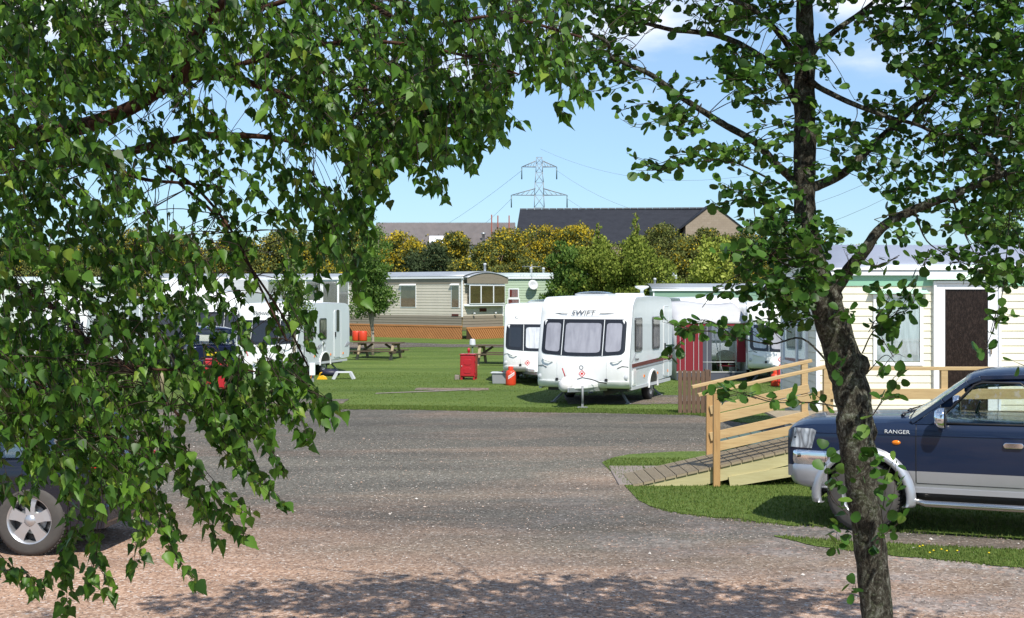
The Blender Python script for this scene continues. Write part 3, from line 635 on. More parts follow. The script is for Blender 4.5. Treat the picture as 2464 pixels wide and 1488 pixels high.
def arm(zt_, zb_, half):
    q = MB(); ws = xw(9)
    for s_ in (-1, 1):
        for yy in (-ws, ws):
            q.tube([(s_*ws, yy, zt_), (s_*half, 0, zb_)], .09, 4); q.tube([(s_*ws, yy, zb_), (s_*half, 0, zb_)], .09, 4)
            for k_ in range(1, 5):
                f_ = k_/5; x_ = s_*(ws+(half-ws)*f_); q.tube([(x_, yy*(1-f_), zb_), (s_*(ws+(half-ws)*(f_-.2)), yy*(1-f_+.2), zb_+(zt_-zb_)*(1-f_+.2))], .045, 3)
    q.build('cross_arm', M_pyl, t)
arm(zpy(388), zpy(402), xw(42)); arm(zpy(454), zpy(470), xw(67))
for hx, zz in ((42, 402), (67, 470)):
    for s_ in (-1, 1):
        q = MB(); q.tube([(s_*xw(hx), 0, zpy(zz)), (s_*xw(hx), 0, zpy(zz+30))], .2, 6); q.build('insulator', mat('insulator_glass', (.1,.16,.18), .3), t)
M_wire = mat('power_wire', (.2,.21,.22), .5)
def wire(name, label, p0, p1, sag, r=.05):
    q = MB(); p0, p1 = Vector(p0), Vector(p1); q.tube([p0.lerp(p1, i/24)-Vector((0,0,sag*4*(i/24)*(1-i/24))) for i in range(25)], r, 4); T(q.build(name, M_wire), label, 'power line', 'power lines from the pylon')
for hx, zz, lab in ((42, 402, 'upper right'), (67, 470, 'lower right')):
    wire('power_line', 'overhead wire sagging away to the right from the %s arm of the pylon' % lab.split()[0], pc+Vector((xw(hx), 0, zpy(zz+30)+pgz)) if hx else 0, PX(2560, 130 if hx == 42 else 190, 250), 22 if hx == 42 else 21, .035)
wire('power_line', 'topmost overhead wire running right from the peak of the pylon', pc+Vector((xw(3), 0, zpy(380)+pgz)), PX(2560, 110, 250), 16, .03)
wire('power_line', 'overhead wire dropping left from the upper arm of the pylon', pc+Vector((-xw(42), 0, zpy(432)+pgz)), PX(1040, 560, 560), 1)
wire('power_line', 'overhead wire dropping left from the lower arm of the pylon', pc+Vector((-xw(67), 0, zpy(500)+pgz)), PX(1120, 570, 560), 1)
for v in []: pass
# ================================================================ CARAVANS
def caravan(name, label, loc, rz, W_=2.2, L_=4.3, H_=2.53, side=M_side, body=M_white, opts=None):
    """touring caravan: front at local y=-L/2 facing the camera, door side at +x"""
    o = dict(zc=.40, win=(.98, 1.80), slope=.20, panes=((-.90,-.47),(-.43,.43),(.47,.90)), curt=M_curt, sidewin=((-1.35,-.98),(-.72,-.36)), wheel=.62, door=(1.05, 1.55), stripe=True, legs=True, hitch=True)
    o.update(opts or {})
    t = thing(name, label, 'caravan', loc, rz, 'touring caravans on the lawn pitches')
    y0 = -L_/2; zc = o['zc']; hw = W_/2
    # front profile (offset back from nose, z)
    sl_ = o['slope']; wz0, wz1 = o['win']
    prof = [(.16, zc), (.05, zc+.03), (.0, zc+.16), (.0, wz0-.12), (.03, wz0), (sl_, wz1), (sl_+.05, wz1+.10)]
    k = 8
    for i in range(1, k+1):
        a = math.pi/2*i/k; prof.append((sl_+.05+(.50)*(1-math.cos(a)), wz1+.10+(H_-wz1-.10)*math.sin(a)))
    rear = [(L_-.35, H_-.01), (L_-.14, H_-.05), (L_-.04, H_-.16), (L_, H_-.4), (L_, zc+.22), (L_-.05, zc+.08), (L_-.35, zc+.06)]
    mid = [(L_*.62, zc+.0)]
    full = prof + [(L_*.4, H_+.015), (L_*.6, H_+.015)] + rear
    def bow(u): return .07*u*u + .09*(max(0, abs(u)-.8)/.2)**2
    def zyat(z):
        for (a, za), (b, zb_) in zip(prof[:-1], prof[1:]):
            if za <= z <= zb_: return a+(b-a)*(z-za)/(zb_-za+1e-9)
        return 0
    def fpt(u, z, off=0.0):     # point on the front face
        e = .0
        return (u*hw, y0+zyat(z)+bow(u)-off, z)
    us = [-1,-.985,-.94,-.85,-.65,-.35,0,.35,.65,.85,.94,.985,1]
    g = MB(); rows = []
    cy, czz = 0, (zc+H_)/2
    for u in us:
        r_ = []
        ins = {1:.028,.985:.008}.get(abs(u), 0)
        for i, (a, z) in enumerate(full):
            f = bow(u)*max(0, 1-a/1.2); yy = y0+a+f; zz = z - .03*u*u*(z > H_-.2)
            if ins:
                dy, dz = cy-yy, czz-zz; ln = math.hypot(dy, dz); yy += dy/ln*ins; zz += dz/ln*ins
            r_.append((u*hw, yy, zz))
        rows.append(r_)
    g.grid(rows[1:-1], 0, True, closed=True)
    g.grid(rows[:2], 2, True, closed=True); g.grid(rows[-2:], 2, True, closed=True)
    n = len(full); b = len(g.v)
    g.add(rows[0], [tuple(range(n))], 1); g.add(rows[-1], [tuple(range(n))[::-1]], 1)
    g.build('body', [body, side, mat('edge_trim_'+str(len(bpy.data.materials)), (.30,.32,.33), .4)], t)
    # front window: three panes in a dark surround
    def patch(u0, u1, za, zb_, off, rad, m, nm, par, n_=12, lowc=None):
        q = MB(); top = []; bot = []; w_ = (u1-u0)*hw
        for i in range(n_+1):
            s_ = i/n_; s_ = .5-.5*math.cos(math.pi*s_); u = u0+(u1-u0)*s_; dl = min(s_, 1-s_)*w_
            c = rad-math.sqrt(max(0, rad*rad-max(0, rad-dl)**2)) if dl < rad else 0
            lo = za+c+(lowc(u) if lowc else 0); hi = zb_-c; rws = []
            top.append(u); bot.append((lo, hi))
        rows_ = [[fpt(u, lo+(hi-lo)*j/4, off) for u, (lo, hi) in zip(top, bot)] for j in range(5)]
        rows_b = [[fpt(u, lo+(hi-lo)*j/4, -.004) for u, (lo, hi) in zip(top, bot)] for j in (0, 4)]
        q.grid(rows_); q.grid([rows_[0], rows_b[0]]); q.grid([rows_[-1], rows_b[1]])
        q.grid([[r__[0] for r__ in rows_], [fpt(u0, z, -.004) for z in np.linspace(bot[0][0], bot[0][1], 5)]]); q.grid([[r__[-1] for r__ in rows_], [fpt(u1, z, -.004) for z in np.linspace(bot[-1][0], bot[-1][1], 5)]])
        return q.build(nm, m, par)
    lowc = lambda u: .07*u*u
    pn = o['panes']; sur = patch(pn[0][0]-.04, pn[-1][1]+.04, wz0-.03, wz1+.03, .012, .10, M_winrim, 'front_window', t, 26, lowc)
    for i, (a, b_) in enumerate(pn):
        patch(a+.045, b_-.045, wz0+.05, wz1-.06, .017, .06, o['curt'] if not isinstance(o['curt'], tuple) else o['curt'][i], 'pane', sur, 10, lowc)
    for i in range(len(pn)-1):
        u = (pn[i][1]+pn[i+1][0])/2; q = MB(); q.grid([[fpt(u-.007, wz0-.02, .019), fpt(u+.007, wz0-.02, .019)], [fpt(u-.007, wz1+.02, .019), fpt(u+.007, wz1+.02, .019)]]); q.build('divider', M_white, sur)
    # moulded crease line, locker, lamps, handles
    cr_ = MB(); z_ = wz1+.10
    cr_.tube([fpt(u, z_, .004) for u in np.linspace(-.97, .97, 15)], .006, 4); cr_.build('seam', M_lgrey, t)
    for uu in (-.53, .53): cr_ = MB(); cr_.tube([fpt(uu, z, .001) for z in np.linspace(zc+.2, wz0-.05, 5)], .004, 4); cr_.build('seam', M_lgrey, t)
    cr_ = MB(); cr_.tube([fpt(u, zc+.20, .001) for u in np.linspace(-.53, .53, 9)], .004, 4); cr_.build('seam', M_lgrey, t)
    for s_ in (-1, 1):
        q = MB(); q.tube([fpt(s_*.86, wz0-.10, .01), fpt(s_*.80, wz0-.12, .045), fpt(s_*.70, wz0-.155, .045), fpt(s_*.62, wz0-.16, .01)], .013, 6); q.build('grab_handle', M_white, t)
        q = MB(); c_ = Vector(fpt(s_*.92, zc+.26, .01)); q.lathe([(.0,.012),(.035,.01),(.05,0),(.06,-.004)], 12, 0, Matrix.Translation(c_)@Matrix.Rotation(R(90),4,'X')); q.build('marker_lamp', M_lgrey, t)
        q = MB(); q.tube([fpt(s_*.97, zc+.5, .006), fpt(s_*.86, zc+.52, .006), fpt(s_*.76, zc+.47, .004)], .008, 4); q.build('decal', M_dark, t)
        q = MB(); q.box(s_*.53*hw-.03, s_*.53*hw+.03, y0+bow(.5)-.025, y0+bow(.5)+.02, zc+.17, zc+.23); q.build('latch', M_dark, t)
    # bumper band of the front panel
    q = MB(); q.grid([[fpt(u, zc+.165, .02) for u in np.linspace(-.985, .985, 15)], [fpt(u, zc+.06, .035) for u in np.linspace(-.985, .985, 15)], [fpt(u, zc+.005, -.02) for u in np.linspace(-.985, .985, 15)]])
    q.grid([[fpt(u, zc+.165, .02) for u in np.linspace(-.985, .985, 15)], [fpt(u, zc+.168, -.01) for u in np.linspace(-.985, .985, 15)]]); q.build('lower_panel', body, t)
    # side windows and door on both sides
    for s_ in (-1, 1):
        fn = lambda a, off, z: (s_*(hw+off), a, z)
        lst = o['sidewin'] if s_ > 0 else ((-1.4,-.6),(.3,1.1))
        for (a, b_) in lst:
            q = MB(); q.prism(rrect(a, b_, wz0+.06, wz1+.06, .07), lambda a_, z: fn(a_, -.003, z), lambda a_, z: fn(a_, .022, z)); w = q.build('window', M_winrim, t, bevel=.006)
            q = MB(); q.prism(rrect(a+.045, b_-.045, wz0+.12, wz1+.0, .05), lambda a_, z: fn(a_, .0225, z), lambda a_, z: fn(a_, .026, z)); q.build('pane', M_sidepane, w)
        if s_ > 0 and o['door']:
            a, b_ = o['door']; q = MB(); q.prism(rrect(a, b_, zc+.12, H_-.28, .06), lambda a_, z: fn(a_, -.003, z), lambda a_, z: fn(a_, .012, z)); d_ = q.build('door', side, t, bevel=.004)
            q = MB(); pts = rrect(a-.012, b_+.012, zc+.108, H_-.268, .07); q.tube([fn(p[0], .006, p[1]) for p in pts+pts[:1]], .010, 4); q.build('frame', M_white, d_)
            if o.get('doorwin'): q = MB(); q.prism(rrect(a+.17, b_-.15, 1.35, 2.05, .05), lambda a_, z: fn(a_, .011, z), lambda a_, z: fn(a_, .024, z)); q.build('window', M_winrim, d_)
            q = MB(); q.box(hw+.012, hw+.045, a+.04, a+.08, 1.18, 1.34); q.build('handle', M_dark, d_)
        if o['stripe']:
            q = MB(); zz = zc+.50; q.prism([(y0+.32, zz-.02),(L_/2-.04, zz+.02),(L_/2-.04, zz+.12),(y0+.32, zz+.06)], lambda a_, z: fn(a_, -.002, z), lambda a_, z: fn(a_, .0135, z)); q.build('stripe', M_maroon, t)
            q = MB(); q.prism([(y0+.32, zz-.07),(L_/2-.04, zz-.03),(L_/2-.04, zz-.005),(y0+.32, zz-.05)], lambda a_, z: fn(a_, -.002, z), lambda a_, z: fn(a_, .0135, z)); q.build('stripe', mat('grey_stripe_'+str(len(bpy.data.materials)), (.3,.3,.32), .4), t)
            q = MB(); q.tube([fn(y0+.3, .004, zz+.09), fn(y0+.42, .006, zz+.19), fn(y0+.56, .006, zz+.27), fn(y0+.66, .004, zz+.29)], [.004,.018,.022,.006], 5); q.build('decal', M_grey, t)
        # hatch, vents
        q = MB(); q.prism(rrect(y0+.34, y0+.62, zc+.06, zc+.44, .02), lambda a_, z: fn(a_, -.003, z), lambda a_, z: fn(a_, .02, z)); h = q.build('locker_hatch', M_white, t, bevel=.004)
        q = MB(); q.prism(rrect(y0+.38, y0+.58, zc+.10, zc+.40, .02), lambda a_, z: fn(a_, .02, z), lambda a_, z: fn(a_, .024, z)); q.build('hatch_panel', side, h)
        if o.get('vents') and s_ > 0:
            for (va, vz) in o['vents']:
                q = MB(); q.box(hw-.002, hw+.012, va, va+.24, vz, vz+.2)
                for i in range(6): q.box(hw+.012, hw+.018, va+.02, va+.22, vz+.02+.03*i, vz+.035+.03*i, 1)
                q.build('vent', [M_white, M_lgrey], t)
        for a in (-.75, 0.55, 1.6):
            if a < L_/2-.1: q = MB(); q.box(s_*(hw+.012)-.012, s_*(hw+.012)+.012, a-.02, a+.02, zc+.20, zc+.26); q.build('side_marker', M_amber, t)
        q = MB(); q.box(min(s_*(hw-.06), s_*(hw+.012)), max(s_*(hw-.06), s_*(hw+.012)), y0+.3, L_/2-.25, zc-.035, zc+.035); q.build('side_rail', M_lgrey, t)
    for a in (-1, 1):   # awning rail / grab handle at rear top
        pass
    # wheels
    yw = o['wheel']
    for s_ in (-1, 1):
        xw_ = s_*(hw-.13)
        q = MB(); prof_ = [(.19,-.085),(.27,-.095),(.305,-.075),(.32,-.04),(.32,.04),(.305,.075),(.27,.095),(.19,.085)]
        M4 = Matrix.Translation((xw_, yw, .32))@Matrix.Rotation(R(90),4,'Y'); q.lathe(prof_, 28, 0, M4); w = q.build('wheel', M_black, t)
        q = MB(); q.lathe([(.195,-.08*1),(.19,.06),(.19,.085*s_),(.16,.07*s_),(.05,.05*s_),(.045,.075*s_),(0,.08*s_)], 24, 0, M4)
        for i in range(6):
            a = i*math.pi/3; q.beam(M4@Vector((math.cos(a)*.05, math.sin(a)*.05, .075*s_)), M4@Vector((math.cos(a)*.185, math.sin(a)*.185, .085*s_)), .035, .015)
        q.build('rim', M_alloy, w)
        q = MB(); rws = []
        for off_, rr_ in ((-.12,.40),(.0,.40),(.03,.395),(.035,.44),(-.002,.455)):
            rws.append([(s_*(hw+off_), yw+rr_*math.cos(R(a)), .34+rr_*math.sin(R(a))*.92) for a in np.linspace(-2, 182, 22)])
        q.grid(rws); q.build('wheel_arch', M_white, t)
        q = MB(); q.prism([(yw+.40*math.cos(R(a)), .34+.368*math.sin(R(a))) for a in np.linspace(0, 180, 18)], lambda a_, z: (s_*(hw+.003), a_, z), lambda a_, z: (s_*(hw-.01), a_, z)); q.build('wheel_well', M_dark, t)
    q = MB(); q.box(-hw+.15, hw-.15, y0+.5, L_/2-.3, zc-.09, zc-.02); q.tube([(-hw+.15, yw, .32),(hw-.15, yw, .32)], .04, 8); 
    for s_ in (-1, 1): q.box(s_*.45-.02, s_*.45+.02, y0+.3, L_/2-.4, zc-.18, zc-.08)
    q.build('chassis', M_dark, t)
    if o['legs']:
        for sx in (-1, 1):
            for sy in (-1, 1):
                q = MB(); yy = y0+.75 if sy < 0 else L_/2-.5
                q.beam((sx*.62, yy+sy*-.25, zc-.05), (sx*(hw-.2), yy+sy*.0, .02), .045, .045); q.box(sx*(hw-.2)-.06, sx*(hw-.2)+.06, yy-.05, yy+.05, 0, .025); q.build('corner_steady', M_grey, t)
    if o['hitch']:
        q = MB()
        for s_ in (-1, 1): q.beam((s_*.5, y0+.35, zc-.02), (0, y0-.95, zc+.02), .05, .09)
        q.build('drawbar', M_steel, t)
        q = MB(); q.prism([(-.42,y0+.12),(.42,y0+.12),(.30,y0-.45),(.1,y0-.8),(-.1,y0-.8),(-.30,y0-.45)], lambda a, b2: (a, b2, zc+.03), lambda a, b2: (a, b2, zc+.13)); q.build('drawbar_cover', M_white, t, bevel=.02)
        if o.get('bag', True):
            q = MB(); rg = random.Random(4); q.lathe([(0,-.15),(.09,-.14),(.15,-.07),(.165,.02),(.14,.1),(.08,.16),(.03,.19),(0,.2)], 14, 0, Matrix.Translation((-.12,y0-.8,zc+.12))); 
            q.v = [(x+rg.uniform(-.014,.014), y+rg.uniform(-.014,.014), z+rg.uniform(-.014,.014)) for x, y, z in q.v]; q.build('hitch_cover', mat('white_plastic_bag', (.72,.70,.68), .3), t)
            q = MB(); q.tube([(-.12,y0-.8,zc+.28),(-.2,y0-.8,zc+.50)], .014, 6); q.build('brake_lever', M_red, t)
        q = MB(); q.tube([(.22,y0-.62,zc+.1),(.22,y0-.62,.1)], .025, 8); q.box(.12,.32,y0-.7,y0-.54,0,.03); q.box(.2,.24,y0-.64,y0-.6,.03,.1); q.build('jockey_stand', M_grey, t)
        q = MB(); q.tube([(0.0,y0-.3,zc+.23),(.15,y0-.4,zc+.27),(.35,y0-.38,zc+.24),(.5,y0-.2,zc+.16),(.62,y0+.06,zc+.12)], .013, 6); q.build('cable', M_dark, t)
    # roof things
    q = MB(); 
    if o.get('rooflight', True):
        q.prism(rrect(-.42,.42,y0+.75,y0+1.5,.1), lambda a, b2: (a, b2, H_-.01), lambda a, b2: (a*.98, b2, H_+.045)); rl = q.build('roof_light', M_lgrey, t)
        q = MB(); rows = []
        for j in range(7):
            yy = y0+.80+.63*j/6; rows.append([(x, yy, H_+.05+.055*math.sqrt(max(0,1-(2*j/6-1)**2))*math.sqrt(max(0,1-(x/.405)**2))) for x in np.linspace(-.4,.4,11)])
        q.grid(rows); q.build('dome', M_tint, rl)
    q = MB(); q.prism(rrect(.15,.75,.1,.6,.08), lambda a, b2: (a, b2, H_-.01), lambda a, b2: (a, b2, H_+.06)); q.build('roof_vent', M_white, t, bevel=.015)
    if o.get('aerial', True):
        q = MB(); q.lathe([(.07,0),(.06,.03),(.04,.1),(.05,.15),(.17,.2),(.18,.23),(.16,.245),(0,.25)], 20, 0, Matrix.Translation((o.get('ax', .5), L_/2-.7, H_))); q.build('aerial', M_white, t)
    return t
M_sidepane = mat('side_pane', (.05,.05,.045), .08, 0, .7); v = coord(M_sidepane, (6,6,3)); nn = noise(M_sidepane, v, 1.2, 4, .6, .8)
L(M_sidepane, ramp(M_sidepane, nn, [(.35,(.02,.022,.02)),(.55,(.09,.085,.07)),(.75,(.28,.26,.22))]), bsdf(M_sidepane).inputs['Base Color'])

# --- large caravan, centre right
yaw = R(20)
def van_loc(pxl, pxr, d, W_, L_, yaw_):      # centre of a caravan whose front right bottom corner is seen at pxr
    fx = (pxr-HX)/F*d; c = Vector((fx, d, 0)); M_ = Matrix.Rotation(-yaw_, 3, 'Z')
    return c - M_ @ Vector((W_/2, -L_/2, 0))
V1 = caravan('caravan', 'large white caravan with three curtained front windows and dark red side stripe', van_loc(0, 1512, 31.2, 2.24, 4.3, yaw), -yaw, 2.24, opts=dict(win=(1.17,1.96), slope=.24, panes=((-.86,-.45),(-.43,.43),(.45,.86)), sidewin=((-1.6,-.95),(.05,.75)), door=(1.2,1.68), wheel=.12))
hwv = 1.1; Lv = 4.3
m_dec = mat('dark_decal', (.12,.12,.13), .4)
def vtext(V, s, size, W_, L_, u, z, slope_y, m=m_dec, shear=0, tilt=0, sx=1, nm='lettering'):
    return text(nm, s, size, m, V, Matrix.Translation((u, slope_y, z)) @ Matrix.Rotation(tilt, 4, 'X') @ UPR, shear, .003, sx)
vtext(V1, 'SWIFT', .15, 2.2, Lv, -.04, 2.14, -Lv/2+.275, tilt=R(-8), sx=1.35, shear=.2)
q = MB(); q.tube([(-.85,-Lv/2+.345,2.11),(-.55,-Lv/2+.29,2.125),(-.42,-Lv/2+.28,2.125)], .007, 4); q.tube([(.85,-Lv/2+.345,2.11),(.5,-Lv/2+.29,2.125),(.36,-Lv/2+.28,2.125)], .007, 4); q.build('decal', m_dec, V1)
text('lettering', 'Charisma', .09, m_dec, V1, Matrix.Translation((1.137, -1.45, .40+.66))@Matrix.Rotation(R(90),4,'Z')@UPR, .3, .002)
def diamond(V, x, y, z, r, par_m=None, tilt=0):
    q = MB(); q.prism([(0,-r),(r,0),(0,r),(-r,0)], lambda a, b: (x+a, y, z+b), lambda a, b: (x+a, y-.004, z+b)); d_ = q.build('warning_label', mat('label_white_%d' % len(bpy.data.materials), (.75,.72,.7), .5), V)
    q = MB()
    for k_ in range(4):
        a = k_*math.pi/2; p = [(math.sin(a)*r, math.cos(a)*r), (math.sin(a+math.pi/2)*r, math.cos(a+math.pi/2)*r)]; q.beam((x+p[0][0], y-.006, z+p[0][1]), (x+p[1][0], y-.006, z+p[1][1]), .006, r*.16)
    q.box(x-r*.35, x+r*.35, y-.009, y-.005, z-r*.3, z+r*.3); q.build('label_print', M_redlens, d_)
diamond(V1, 0.02, -Lv/2-.004, .74, .075)
q = MB(); q.lathe([(.05,0),(.05,.004),(.035,.004),(.035,0)], 16, 0, Matrix.Translation((0,-Lv/2-.001,.88))@Matrix.Rotation(R(90),4,'X')); q.build('badge', m_dec, V1)
# --- white caravan behind it on the left
W2, L2v = 2.1, 4.4
c = PX(1285, 705, 38.5); V2 = caravan('caravan', 'white caravan with a red gas bottle in front, half hidden by the large caravan', (.98, 40.9, 0), R(-5), W2, L2v, 2.3,
   opts=dict(win=(.98,1.68), stripe=False, aerial=False, bag=False, zc=.36, curt=(M_darkglass, M_curtw, M_curtw)))
vtext(V2, 'GT', .13, W2, L2v, -.62, 1.9, -L2v/2+.29, tilt=R(-14), sx=1.5, shear=.15); diamond(V2, -.35, -L2v/2+.01, .62, .075)
q = MB(); q.prism([(-1.02,.655),(1.02,.655),(1.02,.68),(-1.02,.68)], lambda a, b: (a, -L2v/2+.17*(a/1.05)**2-.004, b), lambda a, b: (a, -L2v/2+.17*(a/1.05)**2+.01, b)); 
# --- white caravan left centre (side with door towards right)
yw3 = R(15)
V3 = caravan('caravan', 'white caravan with dark front window and open side, beside a grey step stool', van_loc(0, 710, 41.2, 2.05, 4.4, yw3), -yw3, 2.05, 4.4, 2.30,
   opts=dict(win=(1.06,1.74), stripe=False, curt=M_darkglass, sidewin=((-1.55,-.85),(-.35,.2)), door=(.85,1.4), doorwin=True, vents=((-.1,1.0),(-.1,.72)), wheel=.1, aerial=False, rooflight=True))
V3['label'] = 'white caravan with dark front windows, a grey step stool by its door side'
vtext(V3, 'Odyssey', .17, 2.05, 4.4, -.2, 1.99, -4.4/2+.26, tilt=R(-16), shear=.4)
def scribble(V, x, a, z, s=1):
    q = MB(); rg = random.Random(int(a*100)); 
    for i in range(6): q.tube([(x, a+.05*i*s, z-.1*s+rg.uniform(-.02,.02)), (x+.004, a+.05*i*s+.1*s, z+rg.uniform(-.02,.03)), (x, a+.05*i*s+.24*s, z+.06*s+rg.uniform(-.02,.03))], [.003,.012,.003], 4)
    q.build('decal', M_grey, V)
scribble(V3, 1.03, -2.1, .92); scribble(V3, 1.03, -.6, .92); scribble(V3, 1.03, 1.75, .92)
q = MB(); q.tube([(1.03, -1.9, .62),(1.07,-1.9,.2),(1.12,-1.85,.02)], .012, 5); q.build('cable', M_orange, V3)
# --- caravan behind it, left
V4 = caravan('caravan', 'tall white caravan with italic lettering behind the dark estate car', van_loc(0, 575, 51.5, 2.3, 5.0, R(9)), R(-9), 2.3, 5.0, 2.62, opts=dict(win=(1.05,1.85), stripe=False, curt=M_darkglass, aerial=False, hitch=False))
vtext(V4, 'Odyssey', .2, 2.2, 5.0, -.45, 2.2, -2.5+.27, tilt=R(-14), shear=.4)
# --- caravan far left with grey side
V5 = caravan('caravan', 'white caravan with grey vented side behind the birch leaves at the left', van_loc(0, 195, 41.5, 2.2, 4.3, R(16)), R(-16), 2.2, 4.3, 2.5, opts=dict(win=(1.0,1.75), stripe=False, sidewin=((-1.5,-.7),), door=(1.15,1.65), doorwin=True, vents=((.1,1.05),(.1,.72)), wheel=.5, aerial=False))
scribble(V5, 1.1, .55, .95, 1.2)
# --- white motorhome with overcab bulge behind
t = thing('motorhome', 'white motorhome with rounded overcab roof behind the dark cars', 'motorhome', (-13.2, 56, .2), R(-14))
g = MB(); pr = [(-1.05,.5),(1.1,.5),(1.1,2.95),(.9,3.1),(-.6,3.2),(-.95,3.12),(-1.1,2.9)]
pl = [(0,.5),(0,1.2),(-.5,1.9),(-.55,2.35),(-.2,2.85),(.6,3.05),(5.2,3.1),(5.5,2.95),(5.5,.5)]
rows = []
for x, ins in ((-1.1,.12),(-1.06,.02),(-.9,0),(.9,0),(1.06,.02),(1.1,.12)): rows.append([(x, a+(2.5-a)/3*ins, z+(1.8-z)/1.3*ins) for a, z in pl])
g.grid(rows, closed=True); g.add(rows[0], [tuple(range(9))]); g.add(rows[-1], [tuple(range(9))[::-1]]); g.build('body', M_white, t)
g = MB(); g.prism([(-.85,1.3),(.85,1.3),(.8,1.85),(-.8,1.85)], lambda a, z: (a, -.05-(z-1.2)*.7, z), lambda a, z: (a, -.02-(z-1.2)*.7, z)); g.build('windscreen', M_darkglass, t)
g = MB(); g.prism(rrect(1.2,2.3,1.5,2.1,.08), lambda a, z: (1.1, a, z), lambda a, z: (1.12, a, z)); g.build('window', M_winrim, t)
for sx in (-1, 1):
    for yy in (.7, 4.2): g = MB(); g.lathe([(0,-.1),(.25,-.1),(.33,-.07),(.33,.07),(.25,.1),(0,.1)], 20, 0, Matrix.Translation((sx*.95, yy, .33-.2))@Matrix.Rotation(R(90),4,'Y')); g.build('wheel', M_black, t)
# --- awning and caravan on the right
V6 = caravan('caravan', 'white caravan with curved front between the awning and the cream home', (8.15, 41.8, 0), R(-6), 2.2, 4.6, 2.35, opts=dict(win=(.92,1.64), stripe=False, curt=(M_curtw,M_curt,M_curt), aerial=False, bag=False))
diamond(V6, -.15, -2.3-.002, .68, .09)
V7 = caravan('caravan', 'white caravan behind the red and grey awning', (6.6, 47.8, 0), R(4), 2.2, 4.8, 2.45, opts=dict(stripe=False, aerial=False, hitch=False))
M_canv = dirty('pale_canvas', (.50,.50,.51), .8, .1, 1, streak=False); M_redc = dirty('red_canvas', (.20,.010,.02), .8, .1, 1); M_greyc = dirty('dark_grey_canvas', (.07,.075,.10), .8, .1, 1)
ax0, ax1, ad = PX(1628,0,40.5).x, PX(1797,0,40.5).x, 40.5
t = thing('awning', 'red and grey caravan awning with clear windows and pale roof', 'awning', (ax0, ad, 0), R(2)); AW = ax1-ax0
zr_ = 2.30; zf_ = 1.72
q = MB(); rows = [[(AW*i/8-.05+.1*(i/8), 2.6*(j/4), zf_+(zr_-zf_)*math.sin(j/4*1.57)+.05*math.sin(i*.8)) for i in range(9)] for j in range(5)]; q.grid(rows); q.build('roof', M_canv, t, solid=.01)
q = MB(); q.prism([(.0,.25),(.78,.25),(.78,zf_),(0,zf_)], lambda a, z: (a, .0, z), lambda a, z: (a, .015, z)); q.build('red_panel', M_redc, t)
q = MB(); q.prism([(AW-.28,.55),(AW,.55),(AW,zf_),(AW-.28,zf_)], lambda a, z: (a, .0, z), lambda a, z: (a, .015, z)); q.build('red_panel', M_redc, t)
q = MB(); q.prism([(.78,.25),(1.04,.25),(1.04,zf_),(.78,zf_)], lambda a, z: (a, .0, z), lambda a, z: (a, .015, z)); q.build('grey_panel', M_greyc, t)
q = MB(); q.prism([(.0,.02),(AW,.02),(AW,.25),(0,.25)], lambda a, z: (a, -.01-.05*math.sin(a*9), z), lambda a, z: (a, .0, z)); q.build('mud_wall', M_greyc, t)
q = MB(); q.box(-.01, AW+.01, -.02, -.012, .245, .275); 
for a in (.1, .25, .5, .65, .9): q.box(a, a+.012, -.012, -.001, .28, zf_)
q.box(0, AW, -.03, -.005, zf_-.02, zf_+.03, 0); q.build('piping', M_canv, t)
q = MB(); q.prism([(1.04,.6),(AW-.28,.6),(AW-.28,zf_-.1),(1.04,zf_-.1)], lambda a, z: (a, .0, z), lambda a, z: (a, .008, z)); q.build('window', glassmat('film', (.75,.78,.82), .75, .15), t)
q = MB(); q.box(.78, AW, -.008, .01, zf_-.1, zf_); q.build('red_valance', M_redc, t)
for a in (1.04, 1.3, AW-.30): 
    q = MB(); q.tube([(a, .03, .02),(a, .03, zf_)], .014, 5); q.build('pole', M_lgrey, t)
q = MB(); q.tube([(.78,.0,.55),(AW-.28,.0,.55)], .012, 5); q.tube([(1.4,.02,.1),(1.15,.3,1.5)], .012, 5); q.build('rail', M_lgrey, t)
q = MB(); rows = [[(AW*0, 2.6*j/4, z) for z in (.02, zf_+(zr_-zf_)*math.sin(j/4*1.57))] for j in range(5)]; q.grid(rows); q.build('side_wall', M_canv, t, solid=.01)
q = MB(); rows = [[(AW, 2.6*j/4, z) for z in (.02, zf_+(zr_-zf_)*math.sin(j/4*1.57))] for j in range(5)]; q.grid(rows); q.build('side_wall', M_canv, t, solid=.01)
cp = Vector((ax0+1.6, ad+.8, 0)); t = thing('camping_chair', 'dark red folding camping chair seen inside the awning window', 'chair', cp)
q = MB(); rows = [[(-.28+.56*i/8, -.05-.18*math.sin(math.pi*i/8)+.25*(j-1), .42+.02*j) for i in range(9)] for j in range(2)]; q.grid(rows); q.build('seat', M_redc, t, solid=.02)
q = MB(); rows = [[(-.28+.56*i/8, .22-.08*math.sin(math.pi*i/8)*-1, .45+.42*j/3*(1-.25*abs(i/4-1)**2)) for i in range(9)] for j in range(4)]; q.grid(rows); q.build('backrest', M_redc, t, solid=.02)
for sx in (-1, 1):
    for a, b in (((sx*.26,-.2,0),(sx*.26,.2,.5)),((sx*.26,.2,0),(sx*.26,-.2,.5))): q = MB(); q.tube([a,b], .012, 5); q.build('leg', M_dark, t)
